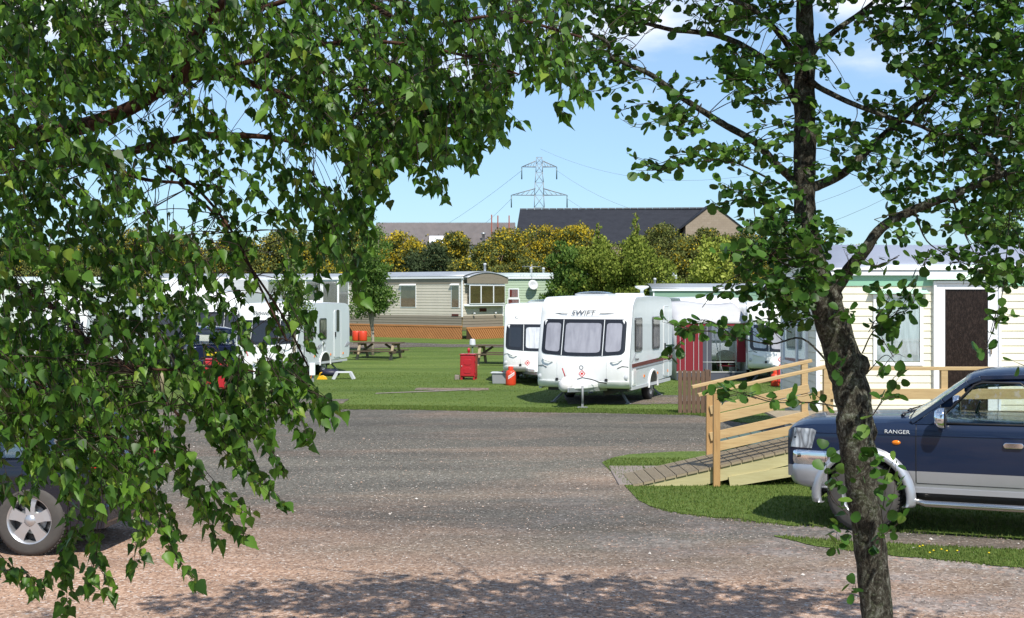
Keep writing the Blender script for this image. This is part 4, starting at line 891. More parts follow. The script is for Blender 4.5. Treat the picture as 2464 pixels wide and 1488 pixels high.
# red coat hanging on the sapling
q = MB(); rg = random.Random(8); c_ = PX(1884, 872, 37.6)
q.lathe([(.0,.0),(.07,-.03),(.13,-.12),(.15,-.3),(.17,-.5),(.18,-.56),(.14,-.55)], 12, 0, Matrix.Translation(c_)@Matrix.Diagonal((1,.6,1,1))); q.v = [(x+rg.uniform(-.015,.015), y+rg.uniform(-.01,.01), z) for x, y, z in q.v]
o = q.build('bag', mat('red_cloth', (.6,.03,.03), .6), None, recalc=True); T(o, 'bright red cloth bag hanging beside the young tree trunk', 'bag')
# ================================================================ MOTOR CARS
def carpaint(name, col, flake=.35, rough=.25):
    m = mat(name, col, rough, flake, .3, coat=.5); n = noise(m, coord(m, (2,2,2)), 1.5, 5)
    L(m, mix(m, n, col, tuple(c*.82+.006 for c in col)), bsdf(m).inputs['Base Color']); return m
M_blue = carpaint('dark_blue_paint', (.004,.0145,.046), .0, .35); M_silver = carpaint('silver_paint', (.50,.51,.54), .6, .32); M_blue2 = carpaint('slate_blue_paint', (.007,.010,.020), .0)
M_navy = carpaint('navy_paint', (.008,.014,.05)); M_blackpaint = carpaint('near_black_paint', (.012,.014,.02))
def wheel(t, x, y, z, r, w, side, spokes=5, steer=0, rimr=.62, rimm=M_alloy, steelrim=False):
    """side = -1: outer face towards -y"""
    Mx = Matrix.Translation((x, y, z))@Matrix.Rotation(steer, 4, 'Z')@Matrix.Rotation(R(90)*(1 if side < 0 else -1), 4, 'X')
    rr = r*rimr; q = MB()
    prof = [(rr, -w/2), (r*.86, -w/2*1.06), (r*.955, -w/2*.92), (r, -w/2*.70), (r, w/2*.70), (r*.955, w/2*.92), (r*.86, w/2*1.06), (rr, w/2)]
    q.lathe(prof, 48, 0, Mx)
    for i in range(56):       # tread blocks
        a = 2*math.pi*i/56
        for s_ in (-1, 1):
            B = Mx@Matrix.Rotation(a, 4, 'Z')@Matrix.Translation((r, 0, 0)); q.box(-.004, .010, -.012, .012, s_*w*.20-w*.13, s_*w*.20+w*.13, 0, B)
    tw = q.build('tyre', M_tyre, None); root = bpy.data.objects.new('wheel', None)
    bpy.data.objects.remove(root)
    tw.name = 'wheel'; tw.parent = t
    q = MB(); q.lathe([(rr*1.0, w/2*1.0), (rr*.97, w/2*.98), (rr*.92, w/2*.6), (rr*.9, -w/2)], 40, 0, Mx); 
    q.lathe([(rr*.28, w/2*.55), (rr*.24, w/2*.85), (.0, w/2*.88)], 20, 0, Mx)
    for i in range(spokes):
        a = 2*math.pi*i/spokes+.3; hwid = (.16 if spokes <= 5 else .10)
        pts = []
        for rr_, ww, zz in ((rr*.22, rr*hwid*1.25, w/2*.80), (rr*.6, rr*hwid*1.3, w/2*.78), (rr*.96, rr*hwid*1.9, w/2*.72)): pts.append((rr_, ww, zz))
        B = Mx@Matrix.Rotation(a, 4, 'Z'); vs = []
        for rr_, ww, zz in pts: vs += [B@Vector((rr_,-ww,zz)), B@Vector((rr_,ww,zz)), B@Vector((rr_,ww*.8,zz-.05)), B@Vector((rr_,-ww*.8,zz-.05))]
        q.add(vs, [(0,4,5,1),(4,8,9,5),(1,5,6,2),(5,9,10,6),(3,7,4,0),(7,11,8,4)], 0)
    rm = q.build('rim', rimm, tw)
    q = MB(); q.lathe([(rr*.88, -w*.1), (0, -w*.1)], 24, 0, Mx); q.lathe([(rr*.62,-w*.02),(rr*.62,.0),(0,.0)], 24, 1, Mx); q.build('brake_disc', [M_dark, M_steel], tw)
    return tw
M_tyre = mat('tyre_rubber', (.035,.034,.033), .85); L(M_tyre, mix(M_tyre, noise(M_tyre, coord(M_tyre), 5, 5, .7), (.028,.027,.027), (.10,.09,.08)), bsdf(M_tyre).inputs['Base Color'])
def shell(stations, hwf, levels, zlo, zsh, ztop, crown=.25, twotone=None, mats=None, inset=.05):
    """lower body of a car: side columns follow the wheel arches, bonnet or deck closes the top"""
    g = MB(); rows = []
    def prof(f): return -.035*(1-f)**3 - inset*max(0, (f-.80)/.2)**2
    for x in stations:
        lo, sh, tp, h = zlo(x), zsh(x), ztop(x), hwf(x); r_ = []
        for lv in levels:
            z = min(max(lo, lv), sh); f = (z-levels[0])/(sh-levels[0]); r_.append((x, -(h+prof(f)), z))
        f = (lo-levels[0])/(sh-levels[0])
        r_.append((x, -(h-inset), sh)); 
        for k_ in (.75, .55, .35, .15, 0): 
            r_.append((x, -(h-inset)*(k_+.12*(k_ > .5)), sh+(tp-sh)*(1-(k_)**2.4)))
        rows.append(r_)
    m = len(rows[0]); vs = []; fs = []; mi = []
    for s_ in (1, -1):
        b = len(g.v); 
        vsx = [(x, y*s_, z) for r_ in rows for x, y, z in r_]; f_ = []; mm = []
        for i in range(len(rows)-1):
            for j in range(m-1):
                q_ = [i*m+j, i*m+j+1, (i+1)*m+j+1, (i+1)*m+j]
                zs_ = [vsx[k_][2] for k_ in q_]; 
                P = [Vector(vsx[k_]) for k_ in q_]
                if (P[0]-P[1]).length < 1e-5 and (P[2]-P[3]).length < 1e-5: continue
                if s_ < 0: q_ = q_[::-1]
                f_.append(q_); mm.append(1 if twotone and sum(zs_)/4 < twotone and j < len(levels) else 0)
        base = len(g.v); g.v += vsx
        for q_, k_ in zip(f_, mm): g.f.append([base+i for i in q_]); g.m.append(k_); g.sm.append(True)
        for end, rv in ((0, False), (len(rows)-1, True)):
            idx = [base+end*m+j for j in range(m)]
            cl = [(rows[end][0][0], 0, rows[end][0][2])]; ci = len(g.v); g.v += cl
            g.f.append(idx+[ci]); g.m.append(0); g.sm.append(False)
    return g
def arch(xc, r, z0, base):
    return lambda x: max(base(x), z0+math.sqrt(max(0, r*r-(x-xc)**2))) if abs(x-xc) < r else base(x)

# ---------------- pickup truck at the right
PT = PX(1877, 705, 15.25); pyaw = R(-22.5)
# near side at local y=-0.86; front of the bumper at local x=0; local x runs to the back
Mz = Matrix.Rotation(pyaw, 3, 'Z'); ploc = Vector((PT.x, 15.25, 0)) - Mz @ Vector((0, -.88, 0))
P = thing('pickup_truck', 'dark blue and silver pickup truck parked beside the wooden ramp', 'pickup truck', ploc, pyaw)
wx, wr = .90, .385; wx2 = wx+3.0
st = sorted(set([.06,.10,.16,.24,.34,.44] + [wx+.47*math.cos(R(a)) for a in range(0,181,9)] + [wx2+.47*math.cos(R(a)) for a in range(0,181,9)] + list(np.arange(1.42, 3.4, .14)) + [4.45,4.6,4.8,4.95,5.02]))
base = lambda x: .50 if 1.3 < x < 3.5 else .56
zlo = lambda x: max(arch(wx, .47, .38, base)(x), arch(wx2, .47, .38, base)(x))
hwf = interp([(0,.70),(.06,.74),(.16,.80),(.34,.845),(.6,.86),(2,.865),(4.6,.86),(4.9,.85),(5.02,.82)])
zsh = interp([(0,.95),(.06,1.06),(.12,1.11),(.3,1.145),(1.4,1.20),(3.3,1.22),(5.02,1.20)])
ztp = interp([(0,.98),(.06,1.10),(.12,1.16),(.3,1.205),(.8,1.24),(1.38,1.26),(1.7,1.25),(5.02,1.22)])
lev = [.50,.56,.62,.685,.70,.82,.95,1.0,1.05,1.10,1.14,1.17,1.19]
g = shell(st, hwf, lev, zlo, zsh, ztp, twotone=.69)
g.build('body', [M_blue, M_silver], P)
# crease and door shut lines, door handle
def sd_(x, z, off=0.): 
    f = (z-.5)/(zsh(x)-.5); return (x, -(hwf(x)-.035*max(0,1-f)**3-.05*max(0,(f-.80)/.2)**2)-off, z)
q = MB()
for s_ in (1, -1):
    def mir(p): return (p[0], p[1]*s_, p[2])
    q.tube([mir(sd_(1.455, z, .001)) for z in np.linspace(.56, 1.19, 9)], .005, 4); q.tube([mir(sd_(2.62, z, .001)) for z in np.linspace(.56, 1.2, 9)], .005, 4)
    q.tube([mir(sd_(x, .555, .001)) for x in np.linspace(1.46, 2.62, 9)], .004, 4)
q.build('shut_line', M_dark, P)
q = MB()
for s_ in (1, -1): q.tube([(p[0], p[1]*s_, p[2]) for p in [sd_(x, 1.055+.01*(x-.3), .001) for x in np.linspace(.36, 3.4, 22)]], .0045, 4)
q.build('crease', M_navy, P)
for s_ in (1, -1):
    q = MB(); c_ = Vector(sd_(2.44, 1.0, .0)); q.prism(rrect(-.10,.10,-.03,.03,.028), lambda a, b: (c_.x+a, s_*(c_.y-.022), c_.z+b), lambda a, b: (c_.x+a, s_*(c_.y+.004), c_.z+b)); q.build('door_handle', M_chrome, P, bevel=.005)
    q = MB(); c_ = Vector(sd_(1.25, .985, .0)); q.lathe([(0,.014),(.03,.012),(.045,.003),(.047,-.003)], 16, 0, Matrix.Translation((c_.x, s_*c_.y, c_.z))@Matrix.Rotation(R(90)*s_,4,'X')@Matrix.Diagonal((1,.55,1,1))); q.build('indicator', M_amber, P)
text('lettering', 'RANGER', .060, M_upvc, P, Matrix.Translation((1.26, -.8655, 1.10))@UPR, 0, .004, 1.15, -.0008)
# flared silver arches
for xc in (wx, wx2):
    for s_ in (1, -1):
        q = MB(); rows = []
        for rr_, off in ((.462,-.06),(.462,.055),(.50,.062),(.545,.03),(.56,.0)):
            row = []
            for a in np.linspace(-22 if xc == wx2 else -26, 204, 34):
                x = xc+rr_*math.cos(R(a)); z = .38+rr_*math.sin(R(a))*(1.0 if a > 0 and a < 180 else 1); h = hwf(min(max(x,.2),4.9)); row.append((x, -s_*(h+off), max(z, .30)))
            rows.append(row)
        q.grid(rows); q.build('wheel_arch', M_silver, P)
        q = MB(); q.grid([[(xc+.47*math.cos(R(a)), -s_*y, .38+.47*math.sin(R(a))) for a in np.linspace(-5, 185, 24)] for y in (.86, .52)]); q.prism([(xc+.47*math.cos(R(a)), .38+.47*math.sin(R(a))) for a in np.linspace(0, 180, 24)], lambda a, z: (a, -s_*.52, z), lambda a, z: (a, -s_*.50, z)); q.build('wheel_well', M_dark, P)
for xc in (wx, wx2):
    for s_ in (-1, 1): wheel(P, xc, s_*.755, wr, wr, .235, s_, 6, R(-7) if xc == wx else 0, .56)
# bumper: chrome upper, silver lower
def bumpsec(z, off):
    row = [(.52, -.885-off*.3, z), (.42, -.872-off*.3, z), (.34, -.855-off*.3, z)]
    for a in np.linspace(.06, .94, 15):      # round the nose from the near side to the far side
        row.append((.30-.30*math.sin(math.pi*a)**.55-off*.6+.02, -(.845)*math.cos(math.pi*a)*(1+off*.3), z))
    return row+[(.34, .855+off*.3, z), (.42, .872+off*.3, z), (.52, .885+off*.3, z)]
q = MB(); q.grid([bumpsec(.865,-.06), bumpsec(.86,0), bumpsec(.835,.02), bumpsec(.75,.022), bumpsec(.705,.008)]); q.build('bumper', M_chrome, P)
q = MB(); q.grid([bumpsec(.704,.0), bumpsec(.68,.024), bumpsec(.60,.024), bumpsec(.53,.012), bumpsec(.48,-.03), bumpsec(.45,-.14)]); q.build('bumper_skirt', M_silver, P)
M_refl = mat('lamp_reflector', (.8,.83,.86), .35, .0); wv_ = N(M_refl, 'ShaderNodeTexVoronoi'); wv_.inputs['Scale'].default_value = 9; L(M_refl, coord(M_refl, (1.6,.3,.5)), wv_.inputs[0]); L(M_refl, ramp(M_refl, wv_.outputs['Distance'], [(.1,(.9,.93,.95)),(.35,(.5,.54,.58)),(.55,(.12,.14,.16)),(.8,(.6,.63,.66))]), bsdf(M_refl).inputs['Base Color'])  # bright and dark facet reflections are painted into the reflector colour
# headlight wrapping the corner
for s_ in (-1, 1):
    q = MB(); hp = []
    for z in (.885, .96, 1.04, 1.10):
        k_ = (z-.885)/.215; row = []
        for u in np.linspace(0, 1, 8):
            x = .045+.05*k_+.29*u; h = hwf(x)+.022-.03*k_*.3
            if u < .12: row.append((.05+.03*k_, s_*.60, z))
            else: row.append((x, s_*h, z-.02*k_*(u > .9)))
        hp.append(row)
    q.grid(hp); hl = q.build('headlight', glassmat('lamp_lens_%d' % (s_+1), (.95,.97,.98), .95, .03), P)
    q = MB(); q.grid([[(x+.01, y-s_*.012, z) for x, y, z in r_] for r_ in hp]); 
    q.build('reflector', M_refl, hl)
q = MB(); q.box(.035,.06,-.52,.52,.90,1.06)
for i in range(4): q.box(.02,.035,-.52,.52,.92+.035*i,.932+.035*i,1)
q.build('grille', [M_dark, M_chrome], P)
q = MB(); q.box(.30, 5.0, -.7, .7, .40, .56); q.box(1.35,3.2,-.45,.45,.30,.40); q.build('chassis', M_dark, P)
q = MB(); q.tube([(.42,-.55,.44),(.40,-.62,.40),(.46,-.66,.38),(.5,-.6,.41)], .016, 6); q.build('tow_hook', M_dark, P)
# side steps
for s_ in (1, -1):
    q = MB(); q.tube([(1.42,-s_*.72,.40),(1.47,-s_*.84,.36),(1.56,-s_*.90,.35),(3.2,-s_*.90,.35),(3.32,-s_*.84,.36),(3.36,-s_*.72,.40)], .037, 12); q.build('side_step', mat('brushed_tube_%d' % (s_+1), (.6,.58,.55), .22, 1), P)
    q = MB(); q.box(1.42, 3.42, min(-s_*.845,-s_*.80), max(-s_*.845,-s_*.80), .455, .51); q.build('sill', M_silver, P)
# cab: roof, pillars, glass
def cabp(x, z, s_=1, off=0): return (x, -s_*(.80-.21*(z-1.18)*1.0-max(0, z-1.60)*.35-off*-1), z)
wl = [(1.36,1.235),(1.62,1.40),(1.86,1.58),(1.98,1.665)]
rows = []
for x, z in ((1.95,1.66),(2.02,1.695),(2.15,1.725),(2.4,1.745),(2.8,1.75),(3.2,1.74),(3.32,1.71),(3.40,1.64)):
    h = .655; rows.append([(x, y*h, z-.10*abs(y)**6-.02*y*y) for y in (-1.02,-.99,-.93,-.8,-.5,0,.5,.8,.93,.99,1.02)])
q = MB(); q.grid(rows); q.build('roof', M_blue, P, solid=-.04)
def pillar(pts, w_, d_, nm='pillar', m=M_blue):
    for s_ in (1, -1):
        q = MB()
        for (a, b) in zip(pts[:-1], pts[1:]): q.beam((a[0], -s_*a[1], a[2]), (b[0], -s_*b[1], b[2]), d_, w_, 0, (1,0,.6))
        q.build(nm, m, P, bevel=.008)
def cy_(z): return .815-.29*(z-1.18)
pillar([(1.40,cy_(1.2),1.205),(1.72,cy_(1.43),1.44),(1.97,cy_(1.64),1.635),(2.10,cy_(1.69),1.69)], .055, .05)
pillar([(2.10,cy_(1.69),1.695),(2.6,cy_(1.71),1.715),(3.1,cy_(1.71),1.71),(3.32,cy_(1.67),1.66)], .05, .05, 'roof_rail')
for xx in (2.66, 3.36):
    for s_ in (1, -1):
        q = MB(); q.beam((xx-.0, -s_*cy_(1.2), 1.2), (xx-.05, -s_*cy_(1.69), 1.70), .05, .10, 0, (1,0,0)); q.build('pillar', M_blue, P)
# black mirror triangle, door top frame
for s_ in (1, -1):
    q = MB(); q.prism([(1.44,1.19),(1.70,1.19),(1.70,1.40)], lambda x, z: (x, -s_*(cy_(z)+.018), z), lambda x, z: (x, -s_*(cy_(z)-.01), z)); q.build('quarter_panel', M_blue, P)
    wp = [(1.66,1.205),(2.58,1.215),(2.555,1.60),(2.50,1.645),(2.12,1.645),(2.04,1.615)]
    q = MB(); q.tube([(x, -s_*(cy_(z)+.016), z) for x, z in wp+wp[:1]], .013, 5); q.build('window_seal', M_dark, P)
    q = MB(); q.prism(wp, lambda x, z: (x, -s_*(cy_(z)+.012), z), lambda x, z: (x, -s_*(cy_(z)+.008), z)); q.build('window', M_clear, P)
    wp2 = [(2.74,1.215),(3.30,1.215),(3.24,1.63),(2.72,1.645)]
    q = MB(); q.prism(wp2, lambda x, z: (x, -s_*(cy_(z)+.012), z), lambda x, z: (x, -s_*(cy_(z)+.008), z)); q.build('window', M_tint, P)
q = MB(); rows = []
for (x, z) in wl: rows.append([(x+.10*y*y*1.0-.07, y*(cy_(z)-.02), z) for y in np.linspace(-1,1,11)])
q.grid(rows); ws = q.build('windscreen', M_clear, P)
q = MB(); q.grid([[(x-.05, -y*(.70), z) for y in (-.0,-1.)] for x, z in ((3.43,1.22),(3.40,1.62))]); q.grid([[(x-.05, y*(.70), z) for y in (-.0,-1.)] for x, z in ((3.43,1.22),(3.40,1.62))]); q.build('rear_window', M_clear, P)
for k_ in (0, 1):
    q = MB(); y1 = -.62+.62*k_; q.tube([(1.30,y1+.1,1.275),(1.36,y1+.32,1.285),(1.42,y1+.55,1.30)], .009, 5); q.tube([(1.30,y1+.1,1.27),(1.28,y1+.05,1.25)], .02, 6); q.build('wiper', M_dark, P)
for s_ in (1, -1):
    q = MB(); c_ = Vector((1.72, -s_*.965, 1.27)); q.lathe([(.0,-.07),(.07,-.06),(.095,-.02),(.10,.03),(.085,.05),(0,.05)], 18, 0, Matrix.Translation(c_)@Matrix.Rotation(R(90),4,'Y')@Matrix.Diagonal((1.15,.95,1,1))); mr = q.build('wing_mirror', M_chrome, P)
    q = MB(); q.tube([(1.70,-s_*.82,1.20),(1.71,-s_*.90,1.20),(1.72,-s_*.95,1.23)], .028, 8); q.lathe([(0,.055),(.085,.052),(.10,.045)], 18, 0, Matrix.Translation(c_)@Matrix.Rotation(R(90),4,'Y')@Matrix.Diagonal((1.15,.95,1,1))); q.build('mount', M_dark, mr)
# interior
for y in (-.38, .38):
    q = MB(); q.prism([(2.1,.75),(2.6,.75),(2.78,1.38),(2.66,1.42),(2.5,.98),(2.1,.98)], lambda x, z: (x, y-.22, z), lambda x, z: (x, y+.22, z)); q.prism(rrect(-.12,.12,0,.17,.05), lambda a, b: (2.68+b*.2, y+a, 1.42+b), lambda a, b: (2.76+b*.2, y+a, 1.42+b)); q.build('seat', mat('seat_cloth_%d' % int(y*100), (.05,.05,.055), .9), P, bevel=.03)
q = MB(); q.prism([(1.42,1.12),(1.45,1.25),(1.7,1.26),(1.82,1.2),(1.85,1.1)], lambda x, z: (x, -.72, z), lambda x, z: (x, .72, z)); q.build('dashboard', M_dark, P)
q = MB(); q.tube([(1.98+.05*math.sin(a), .38+.18*math.cos(a), 1.20+.16*math.sin(a)) for a in np.linspace(0, 2*math.pi, 25)], .014, 6, cap=False); q.build('steering_wheel', M_dark, P)
q = MB(); q.box(4.98,5.04,-.78,.78,.62,.78); q.build('rear_bumper', M_chrome, P)

# ---------------- generic smaller cars
def small_car(name, label, loc, rz, paint, L_=4.1, H_=1.48, hw_=.84, wr_=.30, wxs=(.85, 3.35), estate=False, lights_rear=True, tint=M_tint):
    t = thing(name, label, 'car', loc, rz)
    sts = sorted(set([.0,.05,.12,.25] + [wxs[0]+.37*math.cos(R(a)) for a in range(0,181,12)] + [wxs[1]+.37*math.cos(R(a)) for a in range(0,181,12)] + list(np.arange(1.3, 3.0, .2)) + [L_-.25,L_-.12,L_-.04,L_]))
    bs = lambda x: .22 if .3 < x < L_-.3 else .26
    zl = lambda x: max(arch(wxs[0], .37, .27, bs)(x), arch(wxs[1], .37, .27, bs)(x))
    hf = interp([(0,hw_*.72),(.05,hw_*.80),(.25,hw_*.93),(.7,hw_),(L_-.7,hw_),(L_-.25,hw_*.96),(L_-.04,hw_*.88),(L_,hw_*.82)])
    zs_ = interp([(0,.62),(.1,.70),(.9,.86),(L_-.5,.95),(L_-.05,.93),(L_,.88)]); zt_ = interp([(0,.66),(.1,.75),(.9,.95),(1.3,.98),(L_-.3,.98),(L_,.90)])
    g = shell(sts, hf, [.22,.27,.32,.42,.55,.68,.76,.82,.88], zl, zs_, zt_); g.build('body', paint, t)
    rear = L_-.12 if estate else L_-.28
    def cy(z): return hw_-.06-.34*(z-.92)
    rows = [[(x, y*(cy(z)), z-.03*y*y-.04*abs(y)**6) for y in (-1,-.97,-.85,-.5,0,.5,.85,.97,1)] for x, z in ((1.75,H_-.10),(1.9,H_-.05),(2.2,H_-.01),(2.7,H_),(rear-.55,H_-.03),(rear-.32,H_-.07))]
    q = MB(); q.grid(rows); q.build('roof', paint, t, solid=-.03)
    for s_ in (1, -1):
        for (a, b), nm in (((( 1.02,.92),(1.78,H_-.11)),'pillar'), (((2.22,.93),(2.24,H_-.05)),'pillar'), (((rear-.95,.95),(rear-.72,H_-.06)),'pillar'), (((rear-.02,.95),(rear-.34,H_-.08)),'pillar'), (((1.78,H_-.11),(2.3,H_-.045)),'roof_rail'), (((2.3,H_-.045),(rear-.34,H_-.08)),'roof_rail')):
            q = MB(); q.beam((a[0],-s_*cy(a[1]),a[1]), (b[0],-s_*cy(b[1]),b[1]), .05, .07, 0, (1,0,.4)); q.build(nm, paint, t)
        for wp in ([(1.22,.93),(2.18,.95),(2.20,H_-.10),(1.82,H_-.13)], [(2.28,.95),(rear-.97,.96),(rear-.76,H_-.10),(2.29,H_-.10)], [(rear-.88,.96),(rear-.1,.97),(rear-.38,H_-.13),(rear-.68,H_-.11)]):
            q = MB(); q.prism(wp, lambda x, z: (x, -s_*(cy(z)+.01), z), lambda x, z: (x, -s_*(cy(z)+.006), z)); q.build('window', tint, t)
        q = MB(); q.lathe([(0,-.06),(.07,-.05),(.09,0),(.08,.05),(0,.055)], 12, 0, Matrix.Translation((1.42,-s_*(hw_+.09),.99))@Matrix.Rotation(R(90),4,'Y')@Matrix.Diagonal((.8,1.1,1,1))); q.build('wing_mirror', paint, t)
        q = MB(); q.prism([(L_-.10,.76),(L_-.01,.75),(L_-.02,.87),(L_-.09,.88)], lambda x, z: (x, -s_*(hw_*.70), z), lambda x, z: (x, -s_*(hf(min(x,L_-.05))+.012), z)); q.build('tail_light', M_redlens, t)
        q = MB(); q.prism([(.03,.58),(.38,.60),(.42,.74),(.12,.70)], lambda x, z: (x, -s_*(hw_*.55), z), lambda x, z: (x, -s_*(hf(x)+.006), z)); q.build('headlight', M_lgrey, t)
        q = MB(); q.tube([(x, -s_*(hw_+.004), z) for x, z in ((1.15,.3),(1.12,.7),(1.2,.9))], .004, 4); q.tube([(x, -s_*(hw_+.004), z) for x, z in ((2.24,.28),(2.24,.9))], .004, 4); q.build('shut_line', M_dark, t)
        q = MB(); q.prism(rrect(-.08,.08,-.018,.018,.015), lambda a, b: (2.05+a, -s_*(hw_+.018), .80+b), lambda a, b: (2.05+a, -s_*(hw_-.004), .80+b)); q.build('door_handle', paint, t)
    q = MB(); q.grid([[(x, y*(cy(z)-.02), z) for y in (-1,-.5,0,.5,1)] for x, z in ((1.0,.95),(1.76,H_-.11))]); q.build('windscreen', tint, t)
    q = MB(); q.grid([[(x, y*(cy(z)-.03), z) for y in (-1,-.5,0,.5,1)] for x, z in ((rear+.02,.98),(rear-.3,H_-.09))]); q.build('rear_window', tint, t)
    q = MB(); q.box(L_-.05,L_+.03,-hw_*.8,hw_*.8,.30,.50); q.build('bumper', paint, t, bevel=.03)
    q = MB(); q.box(L_-.0,L_+.012,-.26,.26,.62,.73); q.build('number_plate', mat('yellow_plate_%d' % len(bpy.data.materials), (.6,.45,.02), .4), t)
    q = MB(); q.box(.3,L_-.3,-.6,.6,.2,.35); q.build('chassis', M_dark, t)
    for y in (-.36,.36): q = MB(); q.prism([(1.75,.5),(2.2,.5),(2.36,1.2),(2.25,1.22),(2.1,.7),(1.75,.7)], lambda x, z: (x, y-.2, z), lambda x, z: (x, y+.2, z)); q.build('seat', M_dark, t, bevel=.03)
    for xx in wxs:
        for s_ in (-1, 1): wheel(t, xx, s_*(hw_-.10), wr_, wr_, .19, s_, 5, 0, .66)
        for s_ in (-1, 1): q = MB(); q.prism([(xx+.37*math.cos(R(a)), .27+.37*math.sin(R(a))) for a in np.linspace(0, 180, 18)], lambda a, z: (a, s_*(hw_-.24), z), lambda a, z: (a, s_*(hw_-.26), z)); q.build('wheel_well', M_dark, t)
    return t
# near car at the left, rear towards the right; its near rear wheel stands at x=78
cyaw = R(-6); L_c = 4.0; Mc = Matrix.Rotation(cyaw, 3, 'Z'); wc = PX(78, 705, 13.6); 
small_car('car', 'slate blue hatchback with five spoke alloy wheels behind the birch leaves, nearest the left edge', Vector((wc.x, 13.6, 0))-Mc@Vector((3.3,-.78,0)), cyaw, M_blue2, L_c, 1.66, .86, .35, (.8, 3.3))
def cloc(px_, d_, L_, rz_): return Vector(((px_-HX)/F*d_, d_, 0))-Matrix.Rotation(rz_, 3, 'Z')@Vector((L_/2, 0, 0))
small_car('car', 'dark navy estate car between the white caravans, behind the red cabinet', cloc(490, 45.3, 4.3, R(-68)), R(-68), M_navy, 4.3, 1.5, .86, .31, (.85,3.4), True, tint=M_tint)
small_car('car', 'black high-roofed car with red tail lights beside the vented caravan', cloc(388, 48.2, 4.0, R(-76)), R(-76), M_blackpaint, 4.0, 1.9, .86, .34, (.85,3.2), True, tint=M_darkglass)

# ================================================================ RAMP AND DECK
A = Vector((1.62, 18.42, 0)); B = Vector((4.28, 18.52, 0)); rd = (B-A); RL = rd.length; rd.normalize(); rn = Vector((-rd.y, rd.x, 0)); RW = 1.05; HD = .58
t = thing('wheelchair_ramp', 'new pale timber ramp with handrails rising to the deck of the cream home', 'ramp', A)
def rp(s_, w_, z): return rd*s_+rn*w_+Vector((0,0,z))
slope = HD/RL
n = int(RL/.145)
for i in range(n):
    s0 = RL*i/n; s1 = s0+RL/n-.012; q = MB()
    for j in range(12):   # grooved
        a, b = s0+(s1-s0)*j/12, s0+(s1-s0)*(j+.62)/12; q.add([rp(a,-.04,a*slope+.03),rp(b,-.04,b*slope+.03),rp(b,RW+.04,b*slope+.03),rp(a,RW+.04,a*slope+.03)], [(0,1,2,3)])
    q.add([rp(s0,-.04,s0*slope-.005),rp(s1,-.04,s1*slope-.005),rp(s1,RW+.04,s1*slope-.005),rp(s0,RW+.04,s0*slope-.005),rp(s0,-.04,s0*slope+.026),rp(s1,-.04,s1*slope+.026),rp(s1,RW+.04,s1*slope+.026),rp(s0,RW+.04,s0*slope+.026)], [(0,3,2,1),(4,5,6,7),(0,1,5,4),(1,2,6,5),(2,3,7,6),(3,0,4,7)])
    q.build('plank', M_plank, t)
for w_ in (0, RW):
    q = MB(); q.prism([(0.0,-.01),(RL,HD-.01),(RL,HD-.17),(.9,0.0)], lambda s_, z: rp(s_, w_-.02, z), lambda s_, z: rp(s_, w_+.02, z)); q.build('stringer', M_green_pine, t)
    q = MB(); q.beam(rp(1.3, w_-.03, .06), rp(RL, w_-.03, HD-.30), .03, .14); q.build('stringer', M_green_pine, t)
def rail_side(w_, s0, sgn):
    for s_ in (s0, RL*.98):
        q = MB(); q.box(-.045,.045,-.045,.045,-.0, s_*slope+1.02, 0, Matrix.Translation(rp(s_, w_+sgn*-.07, 0))); q.build('post', M_post if s_ < 2 else M_pine, t, bevel=.004)
    q = MB(); q.beam(rp(s0-.25, w_+sgn*-.07, (s0-.25)*slope+1.04), rp(RL+.05, w_+sgn*-.07, HD+1.05), .10, .045); q.build('handrail', M_pine, t, bevel=.006)
    for h in (.66, .28):
        q = MB(); q.beam(rp(s0, w_+sgn*-.008, s0*slope+h), rp(RL, w_+sgn*-.008, HD+h), .03, .12); q.build('rail', M_pine, t, bevel=.003)
rail_side(0, 1.12, 1); rail_side(RW, 1.24, -1)
# deck
dk = thing('deck', 'pale timber deck with rails along the front of the cream home', 'deck', (4.30, 19.25, 0))
dx1 = 8.0
q = MB(); q.box(0, dx1, -.75, 4.28, HD-.035, HD)
q.build('floor', M_plank, dk)
for i in range(5):
    x = i*dx1/4 if i else .0
    x = [-.02, 1.52, 3.2, 5.6, 8.0][i]
    q = MB(); q.box(x-.045,x+.045,-.80,-.71,0,HD+.98); q.build('post', M_pine, dk, bevel=.004)
y_ = -.755
for h, hh, ww in ((1.0,.045,.10),(.66,.14,.03),(.28,.14,.03)):
    q = MB(); q.box(-.1, dx1, y_-ww/2-(.06 if hh > .1 else 0), y_+ww/2-(.06 if hh > .1 else 0), HD+h-hh/2, HD+h+hh/2); q.build('handrail' if hh < .1 else 'rail', M_pine, dk, bevel=.004)
q = MB(); q.box(0, dx1, -.74, -.71, HD-.2, HD-.04); q.build('joist', M_green_pine, dk)
# green slatted storage box beyond the ramp
t = thing('storage_box', 'dark green slatted storage box behind the wooden ramp', 'box', (3.1, 20.3, 0), R(8)); t.scale = (1,1,.58); M_gbox = dirty('dark_green_plastic', (.02,.075,.055), .5, .1, 2); M_gl = dirty('pale_green_lid', (.07,.11,.09), .5, .1, 2)
for i in range(9):
    q = MB(); q.box(.0, 1.5, -.02+.0, .01, .04+.06*i, .085+.06*i); q.build('slat', M_gbox, t)
q = MB(); q.box(0.02,1.48,.01,.65,.02,.58); q.build('body', M_gbox, t)
for i in range(7): q = MB(); q.prism([(-.06,.60),(.70,.80),(.70,.82),(-.06,.62)], lambda y, z: (-.04+i*.225, y, z), lambda y, z: (-.04+i*.225+.2, y, z)); q.build('lid_board', M_gl, t)

# ================================================================ SMALL THINGS ON THE LAWN
def G(px_, py_):
    d = CH*F/(py_-HY); return Vector(((px_-HX)/F*d, d, 0))
